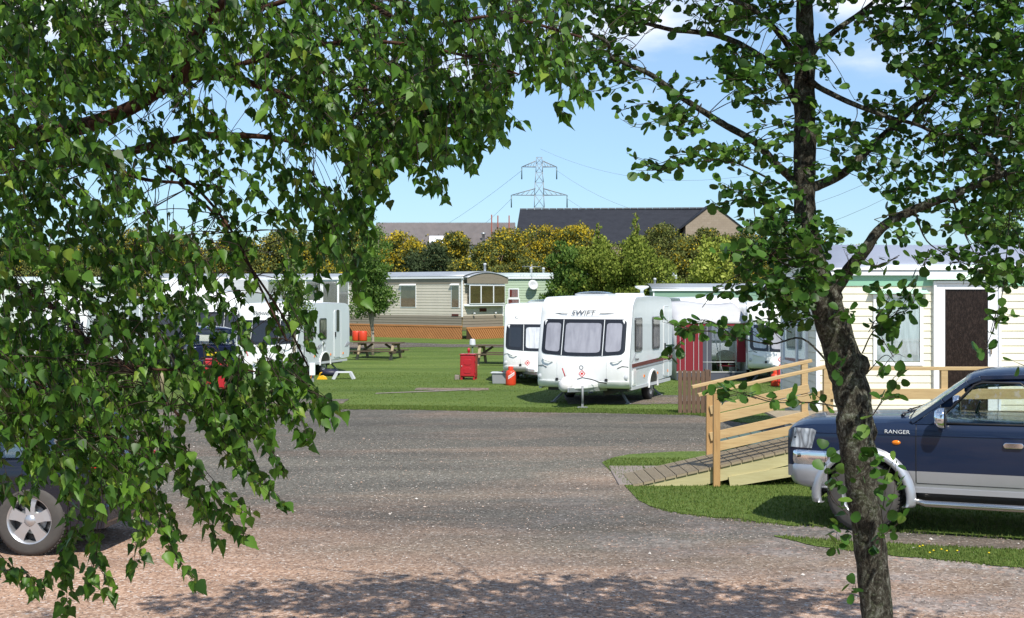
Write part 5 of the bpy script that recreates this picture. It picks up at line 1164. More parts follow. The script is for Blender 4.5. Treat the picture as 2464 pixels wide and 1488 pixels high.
# picket panel
g0 = G(1632, 996)
t = thing('picket_fence', 'weathered brown picket fence panel at the lawn corner before the awning', 'fence', g0, R(2))
for i in range(7):
    q = MB(); x = i*.098; h = .93+.012*math.sin(i*2.3); q.box(x, x+.082, -.01, .012, 0.0, h, 0, Matrix.Rotation(R(.6*math.sin(i*3.1)), 4, 'Y')); q.build('picket', M_oldwood, t)
for z in (.2, .72): q = MB(); q.box(0, .68, .013, .045, z, z+.07); q.build('rail', M_oldwood, t)
for i in range(6):
    q = MB(); y = .1+i*.12; q.box(.70, .722, y, y+.09, 0, .92+.012*math.sin(i*1.3)); q.build('picket', M_oldwood, t)
for z in (.2, .72): q = MB(); q.box(.678, .70, .05, .8, z, z+.07); q.build('rail', M_oldwood, t)
# picnic tables
def picnic(loc, rz, label):
    t = thing('picnic_table', label, 'picnic table', loc, rz, 'wooden picnic tables on the lawn')
    for i in range(5): q = MB(); q.box(-.9,.9,-.36+i*.147,-.36+i*.147+.135,.70,.74); q.build('top_board', M_tablewood, t)
    for s_ in (-1, 1):
        for j in (0, 1): q = MB(); q.box(-.9,.9,s_*.74-.13+j*.135,s_*.74-.13+j*.135+.125,.41,.445); q.build('seat_board', M_tablewood, t)
        for x in (-.66,.66): q = MB(); q.beam((x+.0, s_*.66, 0), (x, s_*.26, .70), .045, .10, 0, (1,0,0)); q.build('leg', M_tableleg, t)
    for x in (-.70,.70):
        q = MB(); q.box(x-.022,x+.022,-.85,.85,.32,.41); q.build('seat_bearer', M_tablewood, t)
        q = MB(); q.box(x-.022,x+.022,-.34,.34,.62,.70); q.build('top_bearer', M_tablewood, t)
        q = MB(); q.beam((x*.94,0,.40),(x*.35,0,.68),.04,.08); q.build('brace', M_tablewood, t)
    return t
picnic(G(912, 871), R(-14), 'brown wooden picnic table with attached benches beside the leafy young tree')
picnic(G(1196, 880)+Vector((.1,0,0)), R(-12), 'brown wooden picnic table standing behind the red cabinet')
def cabinet(loc, rz, label, W_=.46, H_=.72):
    t = thing('cabinet', label, 'cabinet', loc, rz, 'red metal cabinets on the lawn')
    q = MB(); q.box(-W_/2,W_/2,-.2,.2,.09,H_); q.build('body', M_red, t, bevel=.012)
    q = MB(); q.box(-W_/2+.03,W_/2-.03,-.225,-.202,.12,H_-.03); d_ = q.build('door', M_red, t, bevel=.01)
    for z in (.20, .45): q = MB(); q.prism(rrect(-.11,.11,z,z+.17,.05), lambda a, b: (a, -.236, b), lambda a, b: (a*1.1, -.224, b)); q.build('door_panel', M_red, d_, bevel=.008)
    q = MB(); q.lathe([(0,.03),(.014,.02),(.008,0)], 8, 0, Matrix.Translation((-W_/2+.06,-.226,.42))@Matrix.Rotation(R(90),4,'X')); q.build('knob', M_upvc, d_)
    for z in (.2,.55): q = MB(); q.box(W_/2-.01,W_/2+.012,-.22,-.17,z,z+.06); q.build('hinge', M_red, d_)
    q = MB(); q.box(-W_/2-.012,W_/2+.012,-.235,.215,H_,H_+.025); q.build('top', M_red, t, bevel=.006)
    for sx in (-1,1):
        for sy in (-1,1): q = MB(); q.box(sx*(W_/2-.04)-.03,sx*(W_/2-.04)+.03,sy*.16-.03,sy*.16+.03,0,.10); q.build('leg', M_red, t)
    return t
cabinet(G(1128, 914), R(-8), 'red metal cabinet with two embossed panels beside a concrete block', .46, .75)
cabinet(G(517, 942), R(6), 'red metal cabinet nearest the birch twigs, left of the white caravan', .54, .84)
q = MB(); q.box(-.07,.07,-.1,.1,0,.14); o = q.build('concrete_block', M_slab, None, bevel=.01); o.location = G(1100, 914); T(o, 'small pinkish concrete block at the left foot of the red cabinet', 'block')
# bollard lights
def bollard(loc, label, z, m=M_lgrey, col=None):
    t = thing('bollard_light', label, 'lamp', loc, 0, 'bollard lights on the lawn')
    q = MB(); q.tube([(0,0,0),(0,0,z-.1)], .028, 10); q.build('pole', mat('post_green_%d' % len(bpy.data.materials), (.07,.11,.07), .6), t)
    q = MB(); q.lathe([(.05,z-.12),(.07,z-.10),(.105,z-.06),(.11,z-.04),(.10,z-.02),(.095,z+.10),(.08,z+.13),(.05,z+.145),(0,z+.15)], 18); q.build('lamp_head', col or M_lgrey, t)
bollard(G(1137, 893), 'green bollard light with grey cap behind the red cabinet', .92)
q = MB(); q.tube([(0,0,0),(0,0,.62)], .028, 8); q.lathe([(.03,.62),(.05,.64),(.05,.74),(.0,.78)], 10); o = q.build('standpipe', M_red, None); o.location = G(1128, 893); T(o, 'thin red water standpipe beside the bollard light', 'standpipe')
t = thing('bollard_light', 'cream mushroom-topped bollard light in front of the left white caravan', 'lamp', G(612, 935), 0, 'bollard lights on the lawn')
q = MB(); q.tube([(0,0,0),(0,0,.68)], .03, 10); q.build('pole', M_upvc, t); q = MB(); q.lathe([(.03,.66),(.14,.70),(.15,.73),(.10,.78),(0,.80)], 20, 0, Matrix.Rotation(R(8),4,'Y')); q.build('lamp_head', M_cream, t)
q = MB(); q.tube([(0,0,0),(0,0,1.0)], .03, 8); o = q.build('standpipe', M_red, None); o.location = G(545, 940)+Vector((-.1,.5,0)); T(o, 'red standpipe standing behind the cabinet nearest the birch twigs', 'standpipe')
# electric hook up posts
def hookup(loc, label, h=.62):
    t = thing('hookup_post', label, 'electric post', loc, 0, 'white electric hook-up posts')
    q = MB(); q.box(-.03,.03,-.03,.03,0,h-.05); q.build('post', M_grey, t); q = MB(); q.box(-.09,.07,-.10,.03,h-.36,h); q.build('socket_box', M_upvc, t, bevel=.012)
    q = MB(); q.tube([(-.02,-.08,h-.34),(-.05,-.14,h-.45),(-.2,-.1,.05),(-.5,.1,.01)], .009, 5); q.build('cable', M_orange, t)
hookup(G(753, 920), 'white electric hook-up post beside the wheel of the left white caravan', .56)
hookup(G(1775, 912)+Vector((.0,0,0)), 'white electric hook-up post in front of the grey awning window', .66)
# gas bottles
def bottle(loc, label, s_=1., txt=True):
    t = thing('gas_bottle', label, 'gas bottle', loc, 0, 'orange red gas bottles')
    q = MB(); q.lathe([(.13,0),(.145,.03),(.15,.06),(.15,.34),(.14,.39),(.11,.43),(.05,.455),(0,.46)], 24); q.build('body', M_orange, t)
    q = MB(); q.lathe([(.075,.43),(.075,.54),(.07,.55),(.065,.54),(.065,.43)], 16); q.build('collar', M_orange, t)
    q = MB(); q.lathe([(.02,.45),(.02,.52),(0,.53)], 8); q.build('valve', M_steel, t)
    if txt:
        q = MB(); q.grid([[(.1525*math.sin(a), -.1525*math.cos(a), z+.10*a) for z in (.24,.33)] for a in np.linspace(-.5,.75,9)]); lb = q.build('label', M_upvc, t)
        for i, ch in enumerate('FLOGAS'):
            a = -.38+i*.18; text('letter', ch, .06, M_redlens, lb, Matrix.Translation((.155*math.sin(a), -.155*math.cos(a), .285+.10*a))@Matrix.Rotation(a,4,'Z')@UPR, .2, .001)
    t.scale = (s_,s_,s_)
bottle(G(1229, 928), 'orange red gas bottle standing before the half hidden white caravan', .97)
bottle(G(1865, 930), 'red gas bottle with white label in front of the caravan by the cream home', .8, False)
# grey waste container
t = thing('waste_container', 'grey waste water container on the grass left of the gas bottle', 'container', G(1203, 925)+Vector((0,.25,0)), R(-6))
q = MB(); q.prism([(-.20,0),(.36,0),(.38,.30),(-.22,.30)], lambda a, z: (a, -.17, z), lambda a, z: (a, .2, z)); q.build('body', M_grey, t, bevel=.02)
q = MB(); q.box(-.25,.41,-.2,.23,.30,.335); q.build('lid', M_lgrey, t, bevel=.01); q = MB(); q.lathe([(.05,.335),(.05,.37),(0,.38)], 10, 0, Matrix.Translation((.1,0,0))); q.build('cap', M_redlens, t)
# step stool and bin bag, wheel clamp, awning bits
t = thing('step_stool', 'pale grey plastic step stool on the grass behind the left caravan', 'step', G(827, 913), R(5))
q = MB(); q.prism(rrect(-.24,.24,-.15,.15,.04), lambda a, b: (a,b,.20), lambda a, b: (a*.95,b*.95,.235)); q.build('top', M_lgrey, t)
for sx in (-1,1):
    for sy in (-1,1): q = MB(); q.beam((sx*.31,sy*.18,0),(sx*.20,sy*.12,.21),.06,.08); q.build('leg', M_lgrey, t)
t = thing('wheel_clamp', 'yellow wheel clamp on the grass by the caravan wheel', 'wheel clamp', G(775, 914), 0)
q = MB(); M_yel = mat('yellow_paint', (.75,.42,.01), .4); q.prism([(-.16,0),(.16,0),(.12,.08),(.03,.13),(-.10,.1)], lambda a, z: (a,-.06,z), lambda a, z: (a,.06,z)); q.build('body', M_yel, t, bevel=.01); q = MB(); q.tube([(-.1,0,.08),(-.05,0,.2),(.0,.0,.22)], .018, 6); q.build('arm', M_yel, t)
q = MB(); rg = random.Random(2); q.lathe([(0,.0),(.17,.02),(.20,.1),(.16,.18),(.06,.22),(0,.22)], 12); q.v = [(x*1.6+rg.uniform(-.03,.03), y+rg.uniform(-.03,.03), max(0,z+rg.uniform(-.02,.02))) for x, y, z in q.v]
o = q.build('water_carrier', mat('navy_plastic', (.012,.012,.035), .5)); o.location = G(800, 908)+Vector((-.15,.5,0)); T(o, 'dark blue water carrier under the rear of the left white caravan', 'container')
# things at the beige home
for i, (px_, lab) in enumerate(((858, 'left orange plastic barrel by the orange skirting'), (874, 'right orange plastic barrel by the orange skirting'))):
    q = MB(); q.lathe([(0,0),(.18,.0),(.2,.05),(.2,.40),(.18,.45),(.0,.46)], 16); o = q.build('barrel', M_orange, None); c_ = PX(px_, 705, 62.3); o.location = (c_.x, 62.3-i*.2, tz(c_.x, 62)); T(o, lab, 'barrel', 'orange barrels by the skirting')
# green conservatory style plant pots: low fence stubs at left
q = MB(); q.tube([(0,0,0),(0,0,.75)], .05, 8); o = q.build('wooden_post', M_tableleg, None); o.location = G(390, 952); T(o, 'short pale wooden post on the lawn seen through the birch leaves', 'post')
# ================================================================ FOLIAGE
def leaf_template(t, w, fold, curl):
    """leaf lying along -z from the stalk, face towards -y"""
    V = [(0, curl*tt*tt, -tt) for tt in t]; k = len(t)
    Lr = [None]*k; Rr = [None]*k
    for i in range(1, k-1):
        Lr[i] = len(V); V.append((-w[i], -fold*w[i]+curl*t[i]**2, -t[i]+.10*w[i]))
        Rr[i] = len(V); V.append((w[i], -fold*w[i]+curl*t[i]**2, -t[i]+.10*w[i]))
    tri = []; quad = []
    tri += [(0, Lr[1], 1), (0, 1, Rr[1]), (k-1, k-2, Lr[k-2]), (k-1, Rr[k-2], k-2)]
    for i in range(1, k-2): quad += [(i, Lr[i], Lr[i+1], i+1), (i, i+1, Rr[i+1], Rr[i])]
    return np.array(V, float), np.array(tri), np.array(quad)
BIRCH = leaf_template([0,.05,.22,.36,.50,.62,.80,1.10], [0,.24,.375,.36,.27,.245,.11,0], .28, .10)
TINY = (np.array([(0,0,0),(-.35,-.06,-.5),(.35,-.06,-.5),(0,0,-1)], float), np.array([(0,1,3),(0,3,2)]), np.zeros((0,4), int))
ALDER = leaf_template([0,.10,.36,.66,.88,.97], [0,.20,.40,.47,.34,0], .22, -.12)
SMALL = leaf_template([0,.35,.7,1.0], [0,.30,.25,0], .2, .0)
def leaf_mesh(name, tmpl, P, D, Nn, Sz, mat_, rng, parent, colr=None):
    """P stalk points, D leaf directions (stalk to tip), Nn approximate normals, Sz lengths"""
    V, tri, quad = tmpl; n = len(P)
    D = D/np.linalg.norm(D, axis=1, keepdims=True); Xx = np.cross(D, Nn); Xx /= np.linalg.norm(Xx, axis=1, keepdims=True)+1e-9; Yy = np.cross(Xx, D)
    # template axes: x -> Xx, y -> -Yy, z -> -D
    ff = rng.uniform(-.1, 2.4, (n,1,1)); aw = rng.uniform(.82, 1.12, (n,1,1))
    A_ = aw*V[None,:,0:1]*Xx[:,None,:] - ff*V[None,:,1:2]*Yy[:,None,:] - V[None,:,2:3]*D[:,None,:]
    wob = 1+rng.uniform(-.12,.12,(n,1,1)); Pn = P[:,None,:] + A_*Sz[:,None,None]*wob
    m = V.shape[0]; off = np.arange(n)[:,None,None]*m
    attr = np.repeat(colr if colr is not None else rng.uniform(0,1,n), m)
    fl_ = [(tri[None]+off).reshape(-1,3)]
    if len(quad): fl_.append((quad[None]+off).reshape(-1,4))
    return arrays_mesh(name, Pn.reshape(-1,3), fl_, mat_, attr, parent=parent)
M_birchleaf = leafmat('birch_leaf', [(0,(.020,.052,.007)),(.4,(.042,.105,.011)),(.75,(.075,.165,.017)),(.95,(.12,.22,.025)),(1,(.20,.27,.035))], (.09,.30,.02), .25, .42, .24)
M_alderleaf = leafmat('alder_leaf', [(0,(.018,.050,.008)),(.4,(.036,.095,.013)),(.8,(.066,.148,.022)),(1,(.13,.22,.035))], (.09,.28,.02), .27, .45, .24)
M_bark = mat('alder_bark', (.1,.09,.07), .9, 0, .2)
v = coord(M_bark); n1 = noise(M_bark, coord(M_bark, (1,1,.6)), 26, 9, .8, 1.2); n2 = noise(M_bark, v, 9, 7, .75, .8); n3 = noise(M_bark, coord(M_bark,(1,1,1)), 60, 5, .7)
c_ = ramp(M_bark, n1, [(.38,(.010,.009,.007)),(.48,(.045,.04,.028)),(.55,(.11,.105,.08)),(.64,(.30,.31,.26))]); f_ = N(M_bark, 'ShaderNodeMapRange'); f_.inputs[1].default_value = .5; f_.inputs[2].default_value = .62; f_.inputs[4].default_value = .75; L(M_bark, n2, f_.inputs[0])
c2_ = ramp(M_bark, n3, [(.40,(.035,.05,.015)),(.52,(.13,.15,.09)),(.62,(.36,.39,.32))])
L(M_bark, mix(M_bark, f_.outputs[0], c_, c2_), bsdf(M_bark).inputs['Base Color']); bump(M_bark, n1, 1.0, .035)
M_birchbark = mat('birch_limb_bark', (.05,.025,.016), .8, 0, .2); L(M_birchbark, ramp(M_birchbark, noise(M_birchbark, coord(M_birchbark), 30, 5), [(.35,(.025,.012,.008)),(.6,(.07,.033,.02)),(.8,(.10,.075,.055))]), bsdf(M_birchbark).inputs['Base Color'])
M_twig = mat('twig', (.035,.024,.016), .7, 0, .3)

def smooth_path(pts, k=5):
    """Catmull-Rom through a list of Vectors"""
    if len(pts) < 3: return [pts[0].lerp(pts[-1], i/k) for i in range(k+1)]
    P_ = [pts[0]*2-pts[1]]+list(pts)+[pts[-1]*2-pts[-2]]; out_ = []
    for i in range(1, len(P_)-2):
        a, b, c, d = P_[i-1], P_[i], P_[i+1], P_[i+2]
        for j in range(k):
            t = j/k; out_.append(.5*((2*b)+(c-a)*t+(2*a-5*b+4*c-d)*t*t+(3*b-a-3*c+d)*t**3))
    out_.append(P_[-2]); return out_
class Crown:
    """collects twigs and leaves of one tree"""
    def __init__(s, seed): s.rg = random.Random(seed); s.P = []; s.D = []; s.N = []; s.S = []; s.tw = MB(); s.nodes = []
    def limb(s, pts, r0, r1, g, k=6, n=10, rough=.12, rec=True):
        pp = smooth_path(pts, k); m = len(pp); g.tube(pp, [r0+(r1-r0)*(i/(m-1))**.8 for i in range(m)], n, rough=rough, rg=s.rg)
        if rec: s.nodes += pp
    def leaf(s, p, d, nrm, size): s.P.append(p); s.D.append(d); s.N.append(nrm); s.S.append(size)
    def nearest(s, p, maxd=99, up=True):
        best = None; bd = maxd
        for q in s.nodes[::2]:
            dd = (q-p).length + (max(0, p.z-q.z)*.8 if up else 0)
            if dd < bd: bd = dd; best = q
        return best
    def spray(s, pts, kind, size, gap, r=.0013, side=.6, connect=True, sub=True, nk=5, cmax=.42):
        """a twig with leaves either side"""
        rg = s.rg; path = smooth_path(pts, nk); ln = sum((b-a).length for a, b in zip(path[:-1], path[1:]))
        s.tw.tube(path, [r*(1-.6*i/(len(path)-1)) for i in range(len(path))], 4, cap=False)
        if connect:
            q = s.nearest(path[0])
            if q is not None and .03 < (q-path[0]).length < cmax and rg.random() < .6:
                m1 = q.lerp(path[0], .45)+Vector((rg.uniform(-.02,.02), rg.uniform(-.02,.02), rg.uniform(0,.04)))
                pp = smooth_path([q, m1, path[0], path[min(2,len(path)-1)]], 4)[:9]; s.tw.tube(pp, [r*(1.3-.5*i/(len(pp)-1)) for i in range(len(pp))], 4, cap=False)
        acc = 0; nxt = gap*rg.random(); sgn = 1
        for a, b in zip(path[:-1], path[1:]):
            sl2 = (b-a).length; dr = (b-a).normalized() if sl2 > 0 else Vector((0,0,-1))
            while nxt < acc+sl2:
                p = a.lerp(b, (nxt-acc)/sl2); s.one(p, dr, sgn, kind, size)
                for _ in range(rg.choice([0,1,1,2,3] if kind == 'birch' else [0,1,1,2])): s.one(p, dr, -sgn, kind, size*.95)
                sgn = -sgn; nxt += gap*rg.uniform(.6, 1.4)
            acc += sl2
        s.one(path[-1], (path[-1]-path[-2]).normalized(), 0, kind, size)
    def one(s, p, dr, sgn, kind, size):
        rg = s.rg; size = size*rg.choice([.45,.65,.8,.9,1,1,1.1,1.2])
        if kind == 'birch':
            st = Vector((rg.gauss(0,1), rg.gauss(0,1), rg.gauss(-.4,.5))).normalized()*size*rg.uniform(.25,.5); q = p+st
            d = Vector((rg.gauss(.1,.5)+st.x*8, rg.gauss(0,.5)+st.y*8, -1+rg.uniform(0,.35))); az = rg.uniform(-math.pi, math.pi) if rg.random() < .35 else rg.gauss(0, .8)
            nrm = Vector((math.sin(az), -math.cos(az), rg.uniform(.1,.9)))
        else:
            st = Vector((rg.gauss(0,1), rg.gauss(0,1), rg.gauss(.1,.8))).normalized()*size*rg.uniform(.2,.45); q = p+st
            d = (st.normalized()*1.2+dr*.5+Vector((rg.gauss(0,.4), rg.gauss(0,.4), rg.gauss(-.25,.4))))
            nrm = Vector((rg.gauss(0,.7), rg.gauss(-.35,.7), rg.gauss(.7,.5)))
        s.tw.tube([p, q], .0007, 3, cap=False)
        s.leaf(q, d, nrm, size)
    def finish(s, tmpl, mat_, root, rng, wood_g, wood_m, part='trunk'):
        A_ = lambda l: np.array([tuple(v) for v in l]); 
        wood_g.build(part, wood_m, root)
        cr = leaf_mesh('crown', tmpl, A_(s.P), A_(s.D), A_(s.N), np.array(s.S), mat_, rng, root); 
        t_ = s.tw.build('twigs', M_twig, root, recalc=False); return cr
def inpoly(x, y, poly):
    c = False; j = len(poly)-1
    for i in range(len(poly)):
        xi, yi = poly[i]; xj, yj = poly[j]
        if (yi > y) != (yj > y) and x < (xj-xi)*(y-yi)/(yj-yi)+xi: c = not c
        j = i
    return c
def vis(p): # seen in the picture?
    return p.y > .3 and -20 < HX+p.x/p.y*F < 2484 and -20 < HY-(p.z-CH)/p.y*F < 1508

# ---------------- birch at the left, hanging over the yard
BR = thing('birch_tree', 'silver birch with drooping twigs of pointed leaves filling the left foreground', 'tree', (-3.15, 4.9, 0)); 
inv = Vector((-3.15, 4.9, 0))
C1 = Crown(101); gw = MB(); RB = C1.rg
def lv(p): return p-inv
trunk = [Vector((0,0,-.1)), Vector((.04,.02,1.2)), Vector((.0,.05,2.4)), Vector((-.08,.02,3.8)), Vector((.02,0,5.0)), Vector((.1,.1,6.2)), Vector((.15,.1,7.4))]
C1.limb(trunk, .13, .03, gw, 6, 14, .1)
LB = [ # limbs: pixels, depth, radii
 ([(-500,420),(60,330),(220,298),(330,252),(430,192),(500,182),(620,205),(760,260)], 4.9, 4.3, .042, .007),
 ([(430,192),(470,90),(540,0),(640,-120)], 4.45, 4.2, .026, .008),
 ([(-500,470),(90,395),(240,385),(330,360),(430,335),(500,325),(640,330),(740,350)], 4.9, 4.5, .026, .006),
 ([(-400,480),(90,255),(200,190),(300,120),(420,80),(600,40)], 4.9, 5.0, .014, .004),
 ([(240,390),(340,430),(430,440),(540,450)], 4.6, 4.5, .008, .004),
 ([(430,440),(520,520),(600,640),(680,760),(740,880)], 4.5, 4.2, .006, .003),
 ([(400,400),(480,460),(560,560),(620,680),(690,820)], 4.55, 4.1, .006, .003),
 ([(-450,600),(0,685),(100,720),(180,790),(250,860),(330,900),(430,1000)], 4.7, 3.9, .014, .004),
 ([(-450,640),(-60,820),(60,900),(180,1000),(300,1080)], 4.6, 3.8, .010, .003),
 ([(250,860),(380,890),(520,880),(640,900)], 4.15, 4.0, .005, .0025),
 ([(600,30),(800,-20),(1000,60),(1200,40),(1400,90)], 4.6, 4.1, .010, .004),
 ([(500,182),(700,120),(900,100),(1100,130),(1250,180)], 4.35, 4.0, .010, .003),
 ([(640,-120),(900,-160),(1200,-120),(1380,-20)], 4.3, 4.0, .010, .004),
 ([(700,120),(820,200),(960,230),(1060,280)], 4.3, 4.1, .006, .003),
 ([(-500,300),(-100,80),(150,-60),(400,-200)], 4.9, 4.6, .020, .006),
]
for px_, d0, d1, r0, r1 in LB:
    m = len(px_); C1.limb([lv(PX(x, y, d0+(d1-d0)*i/(m-1)+.03*math.sin(i*2.1))) for i, (x, y) in enumerate(px_)], r0, r1, gw, 5, 8, .1)
C1.limb([Vector((0,.05,2.3)), lv(PX(-500,420,4.9))], .045, .03, gw, 4); C1.limb([Vector((-.02,.05,2.2)), lv(PX(-500,470,4.9))], .035, .02, gw, 4); C1.limb([Vector((0,.05,1.9)), lv(PX(-450,600,4.7))], .03, .014, gw, 4); C1.limb([Vector((0,.05,1.8)), lv(PX(-450,640,4.6))], .03, .012, gw, 4)
C1.limb([Vector((-.05,.03,3.2)), lv(PX(-500,300,4.9))], .035, .02, gw, 4); C1.limb([Vector((0,.05,2.4)), lv(PX(-400,480,4.9))], .03, .016, gw, 4)
def bspray(px_, d, gap=.020, dz=.0, size=.040):
    C1.spray([lv(PX(x, y, d+dz*i)) for i, (x, y) in enumerate(px_)], 'birch', size, gap)
BP = [ # polygon, number of sprays, depth range
 ([(-60,-60),(1395,-60),(1405,90),(1385,190),(1330,150),(1240,190),(1160,210),(1000,220),(800,210),(640,190),(500,150),(300,200),(150,240),(-60,230)], 640, 3.7, 5.0),
 ([(640,180),(1000,200),(1170,200),(1240,190),(1200,260),(1160,300),(1100,330),(1030,330),(960,350),(920,400),(880,440),(830,380),(780,330),(720,300)], 175, 3.7, 4.6),
 ([(-60,230),(150,260),(300,300),(330,420),(420,520),(520,600),(500,700),(470,780),(480,880),(450,980),(430,1040),(400,1090),(330,1060),(240,1080),(150,1040),(60,1000),(-60,980)], 440, 3.6, 4.8),
 ([(300,230),(620,230),(760,320),(820,420),(700,440),(560,400),(420,380),(320,330)], 44, 4.0, 4.8),
 ([(420,420),(700,420),(830,440),(870,500),(860,560),(790,560),(740,600),(700,640),(560,640),(500,560)], 46, 3.9, 4.6),
 ([(520,640),(690,640),(730,700),(740,800),(740,880),(680,900),(600,900),(520,860)], 24, 3.9, 4.4),
 ([(-60,850),(120,860),(330,930),(400,1010),(380,1120),(300,1170),(180,1150),(90,1100),(-60,1080)], 120, 3.5, 4.1),
 ([(480,880),(620,860),(700,920),(680,980),(600,1020),(500,1020)], 42, 3.8, 4.2),
]
for poly, n_, da, db_ in BP:
    xs_ = [p[0] for p in poly]; ys_ = [p[1] for p in poly]; k_ = 0
    while k_ < n_:
        x = RB.uniform(min(xs_), max(xs_)); y = RB.uniform(min(ys_), max(ys_))
        if not inpoly(x, y, poly): continue
        k_ += 1; d = RB.uniform(da, db_); L_px = RB.uniform(50, 130)*4.2/d; dx = RB.uniform(-.25,1.25)*L_px
        bspray([(x-dx*.5, y-L_px*.35), (x, y+L_px*.2), (x+dx*.4, y+L_px*.65)], d, .029, RB.uniform(-.04,.04), .0345*RB.uniform(.75,1.15))
BT = [[(690,880),(770,960),(790,1020)],[(640,860),(720,1000),(740,1060)],[(740,940),(790,960),(815,985)],[(560,1000),(640,1060),(675,1130)],[(520,940),(600,1000),(640,1060)],[(700,860),(730,900),(760,980)],
 [(430,950),(560,1060),(640,1160),(685,1215)],[(480,1000),(540,1090),(650,1190)],[(400,1050),(470,1180),(560,1250),(590,1285)],[(440,1080),(520,1180),(600,1240)],[(420,1130),(480,1200),(519,1300)],[(380,1060),(440,1150),(480,1230)],
 [(360,1180),(400,1290),(440,1360),(462,1400)],[(340,1060),(390,1200),(430,1280)],[(300,1100),(340,1240),(335,1350)],[(280,1040),(320,1160),(370,1250)],[(160,1150),(170,1300),(150,1400),(155,1470)],[(190,1060),(200,1200),(160,1330)],[(220,1160),(230,1320),(250,1370),(264,1425)],
 [(225,1360),(215,1430)],[(0,1335),(40,1380),(88,1395),(125,1375),(155,1340)],[(-20,1370),(60,1380),(88,1425)],[(-30,1120),(0,1150),(10,1190)],[(60,1000),(90,1130),(60,1200)],
 [(1040,280),(1040,390),(1072,475)],[(1060,300),(1050,400),(1040,450)],[(1090,280),(1130,395)],[(1000,300),(1010,445)],[(1150,240),(1210,320)],[(1180,230),(1200,330)],[(1330,60),(1385,180),(1398,240)],[(1340,100),(1355,270)],[(1300,100),(1330,200)],
 [(900,330),(920,430),(935,475)],[(860,400),(880,530)],[(860,480),(885,560),(870,610)],[(800,540),(830,640),(865,720)],[(780,500),(760,620),(760,690)],[(830,560),(860,650),(870,700)],[(820,500),(800,600)],[(980,280),(960,380)],[(1120,260),(1120,350)]]
for px_ in BT:
    d = RB.uniform(3.75, 4.15); bspray(px_, d, .026, .0, .039)
    off = [(x+RB.uniform(-14,14), y+RB.uniform(-16,8)) for x, y in px_]; bspray(off, d+RB.uniform(.05,.3), .030, 0, .037)
# the crown that rises out of the picture
k_ = 0
while k_ < 330:
    u = Vector((RB.gauss(0,1), RB.gauss(0,1), RB.gauss(0,1))).normalized()*RB.random()**.45; p = Vector((-2.6+u.x*2.6, 4.9+u.y*2.0, 5.2+u.z*2.4))
    if p.z < 2.2 or vis(p) or (p.y < 3.0) : continue
    e_ = p+Vector((RB.uniform(-.1,.1), RB.uniform(-.1,.1), -.35))
    if vis(e_): continue
    k_ += 1; C1.spray([lv(p+Vector((-.06,0,.25))), lv(p), lv(e_)], 'birch', .060, .06, nk=2)
k_ = 0
while k_ < 190:      # unseen boughs added above the camera to shade the hanging twigs
    p = Vector((RB.uniform(-3.6, .8), RB.uniform(1.6, 4.0), RB.uniform(3.6, 5.8))); e_ = p+Vector((RB.uniform(-.1,.1), RB.uniform(-.1,.1), -.3))
    if vis(p) or vis(e_) or math.sin(p.x*2.3+p.y*3.1)+math.sin(p.y*2.1-p.x*1.7+1) < -.2: continue
    k_ += 1; C1.spray([lv(p+Vector((-.06,0,.25))), lv(p), lv(e_)], 'birch', .055, .05, nk=2)
for i, (ex_, ey_, ez_) in enumerate(((-2.6,2.0,5.0),(-1.4,1.9,5.4),(-.2,2.4,5.2),(.5,3.2,4.8))):
    C1.limb([Vector((0,.03,3.2+.3*i)), lv(Vector((-3.0+i*.5,3.6,4.4))), lv(Vector((ex_,ey_,ez_)))], .03, .006, gw, 5, 6, rec=False)
for i in range(9):
    z = 3.6+i*.40; a = i*2.4; C1.limb([Vector((0,.03,z)), Vector((math.cos(a)*.8,math.sin(a)*.8,z+.6)), Vector((math.cos(a)*1.7,math.sin(a)*1.6,z+.9))], .03, .006, gw, 4, 6, rec=False)
C1.finish(BIRCH, M_birchleaf, BR, np.random.RandomState(3), gw, M_birchbark)
print('birch leaves', len(C1.P))

# ---------------- alder at the right
AD = 7.35; base = Vector((PX(2125,705,AD).x, AD, 0))
AL = thing('alder_tree', 'alder with leaning lichen covered trunk and round leaves in the right foreground', 'tree', base); inv = base
C2 = Crown(202); gw = MB(); RA = C2.rg
tp = [(2118,1900,52),(2116,1700,47),(2110,1488,41),(2103,1400,41),(2092,1300,40),(2078,1200,42),(2068,1120,44),(2058,1040,47),(2056,990,46),(2046,930,47),(2030,870,46),(2010,800,44),(1990,740,42),(1972,690,38),(1962,640,31),(1950,590,28),(1938,520,27),(1935,440,27),(1937,360,29),(1936,280,28),(1936,200,27),(1938,120,25),(1936,40,22),(1934,-60,20),(1920,-250,18),(1950,-450,14),(1930,-650,9),(1940,-900,5)]
pp = [lv(PX(x, y, AD+.02*math.sin(y*.01))) for x, y, r in tp]; sm = smooth_path(pp, 4); rr = np.interp(np.linspace(0, len(tp)-1, len(sm)), range(len(tp)), [r/F*AD for x, y, r in tp])
gw.tube(sm, [max(.004, 0.93*r_*(1+.03*math.sin(i*1.3)+RA.uniform(-.03,.03))) for i, r_ in enumerate(rr)], 20, rough=.10, rg=RA); C2.nodes += sm[30:]
def knob(x, y, r, d=AD): 
    c = lv(PX(x, y, d)); q = MB(); gw.lathe([(0,-r*1.3),(r*.7,-r*.9),(r,0),(r*.7,r*.9),(0,r*1.3)], 10, 0, Matrix.Translation(c))
for a in ((2072,880,.05),(2000,716,.065),(2090,1040,.05),(1985,690,.05)): knob(*a)
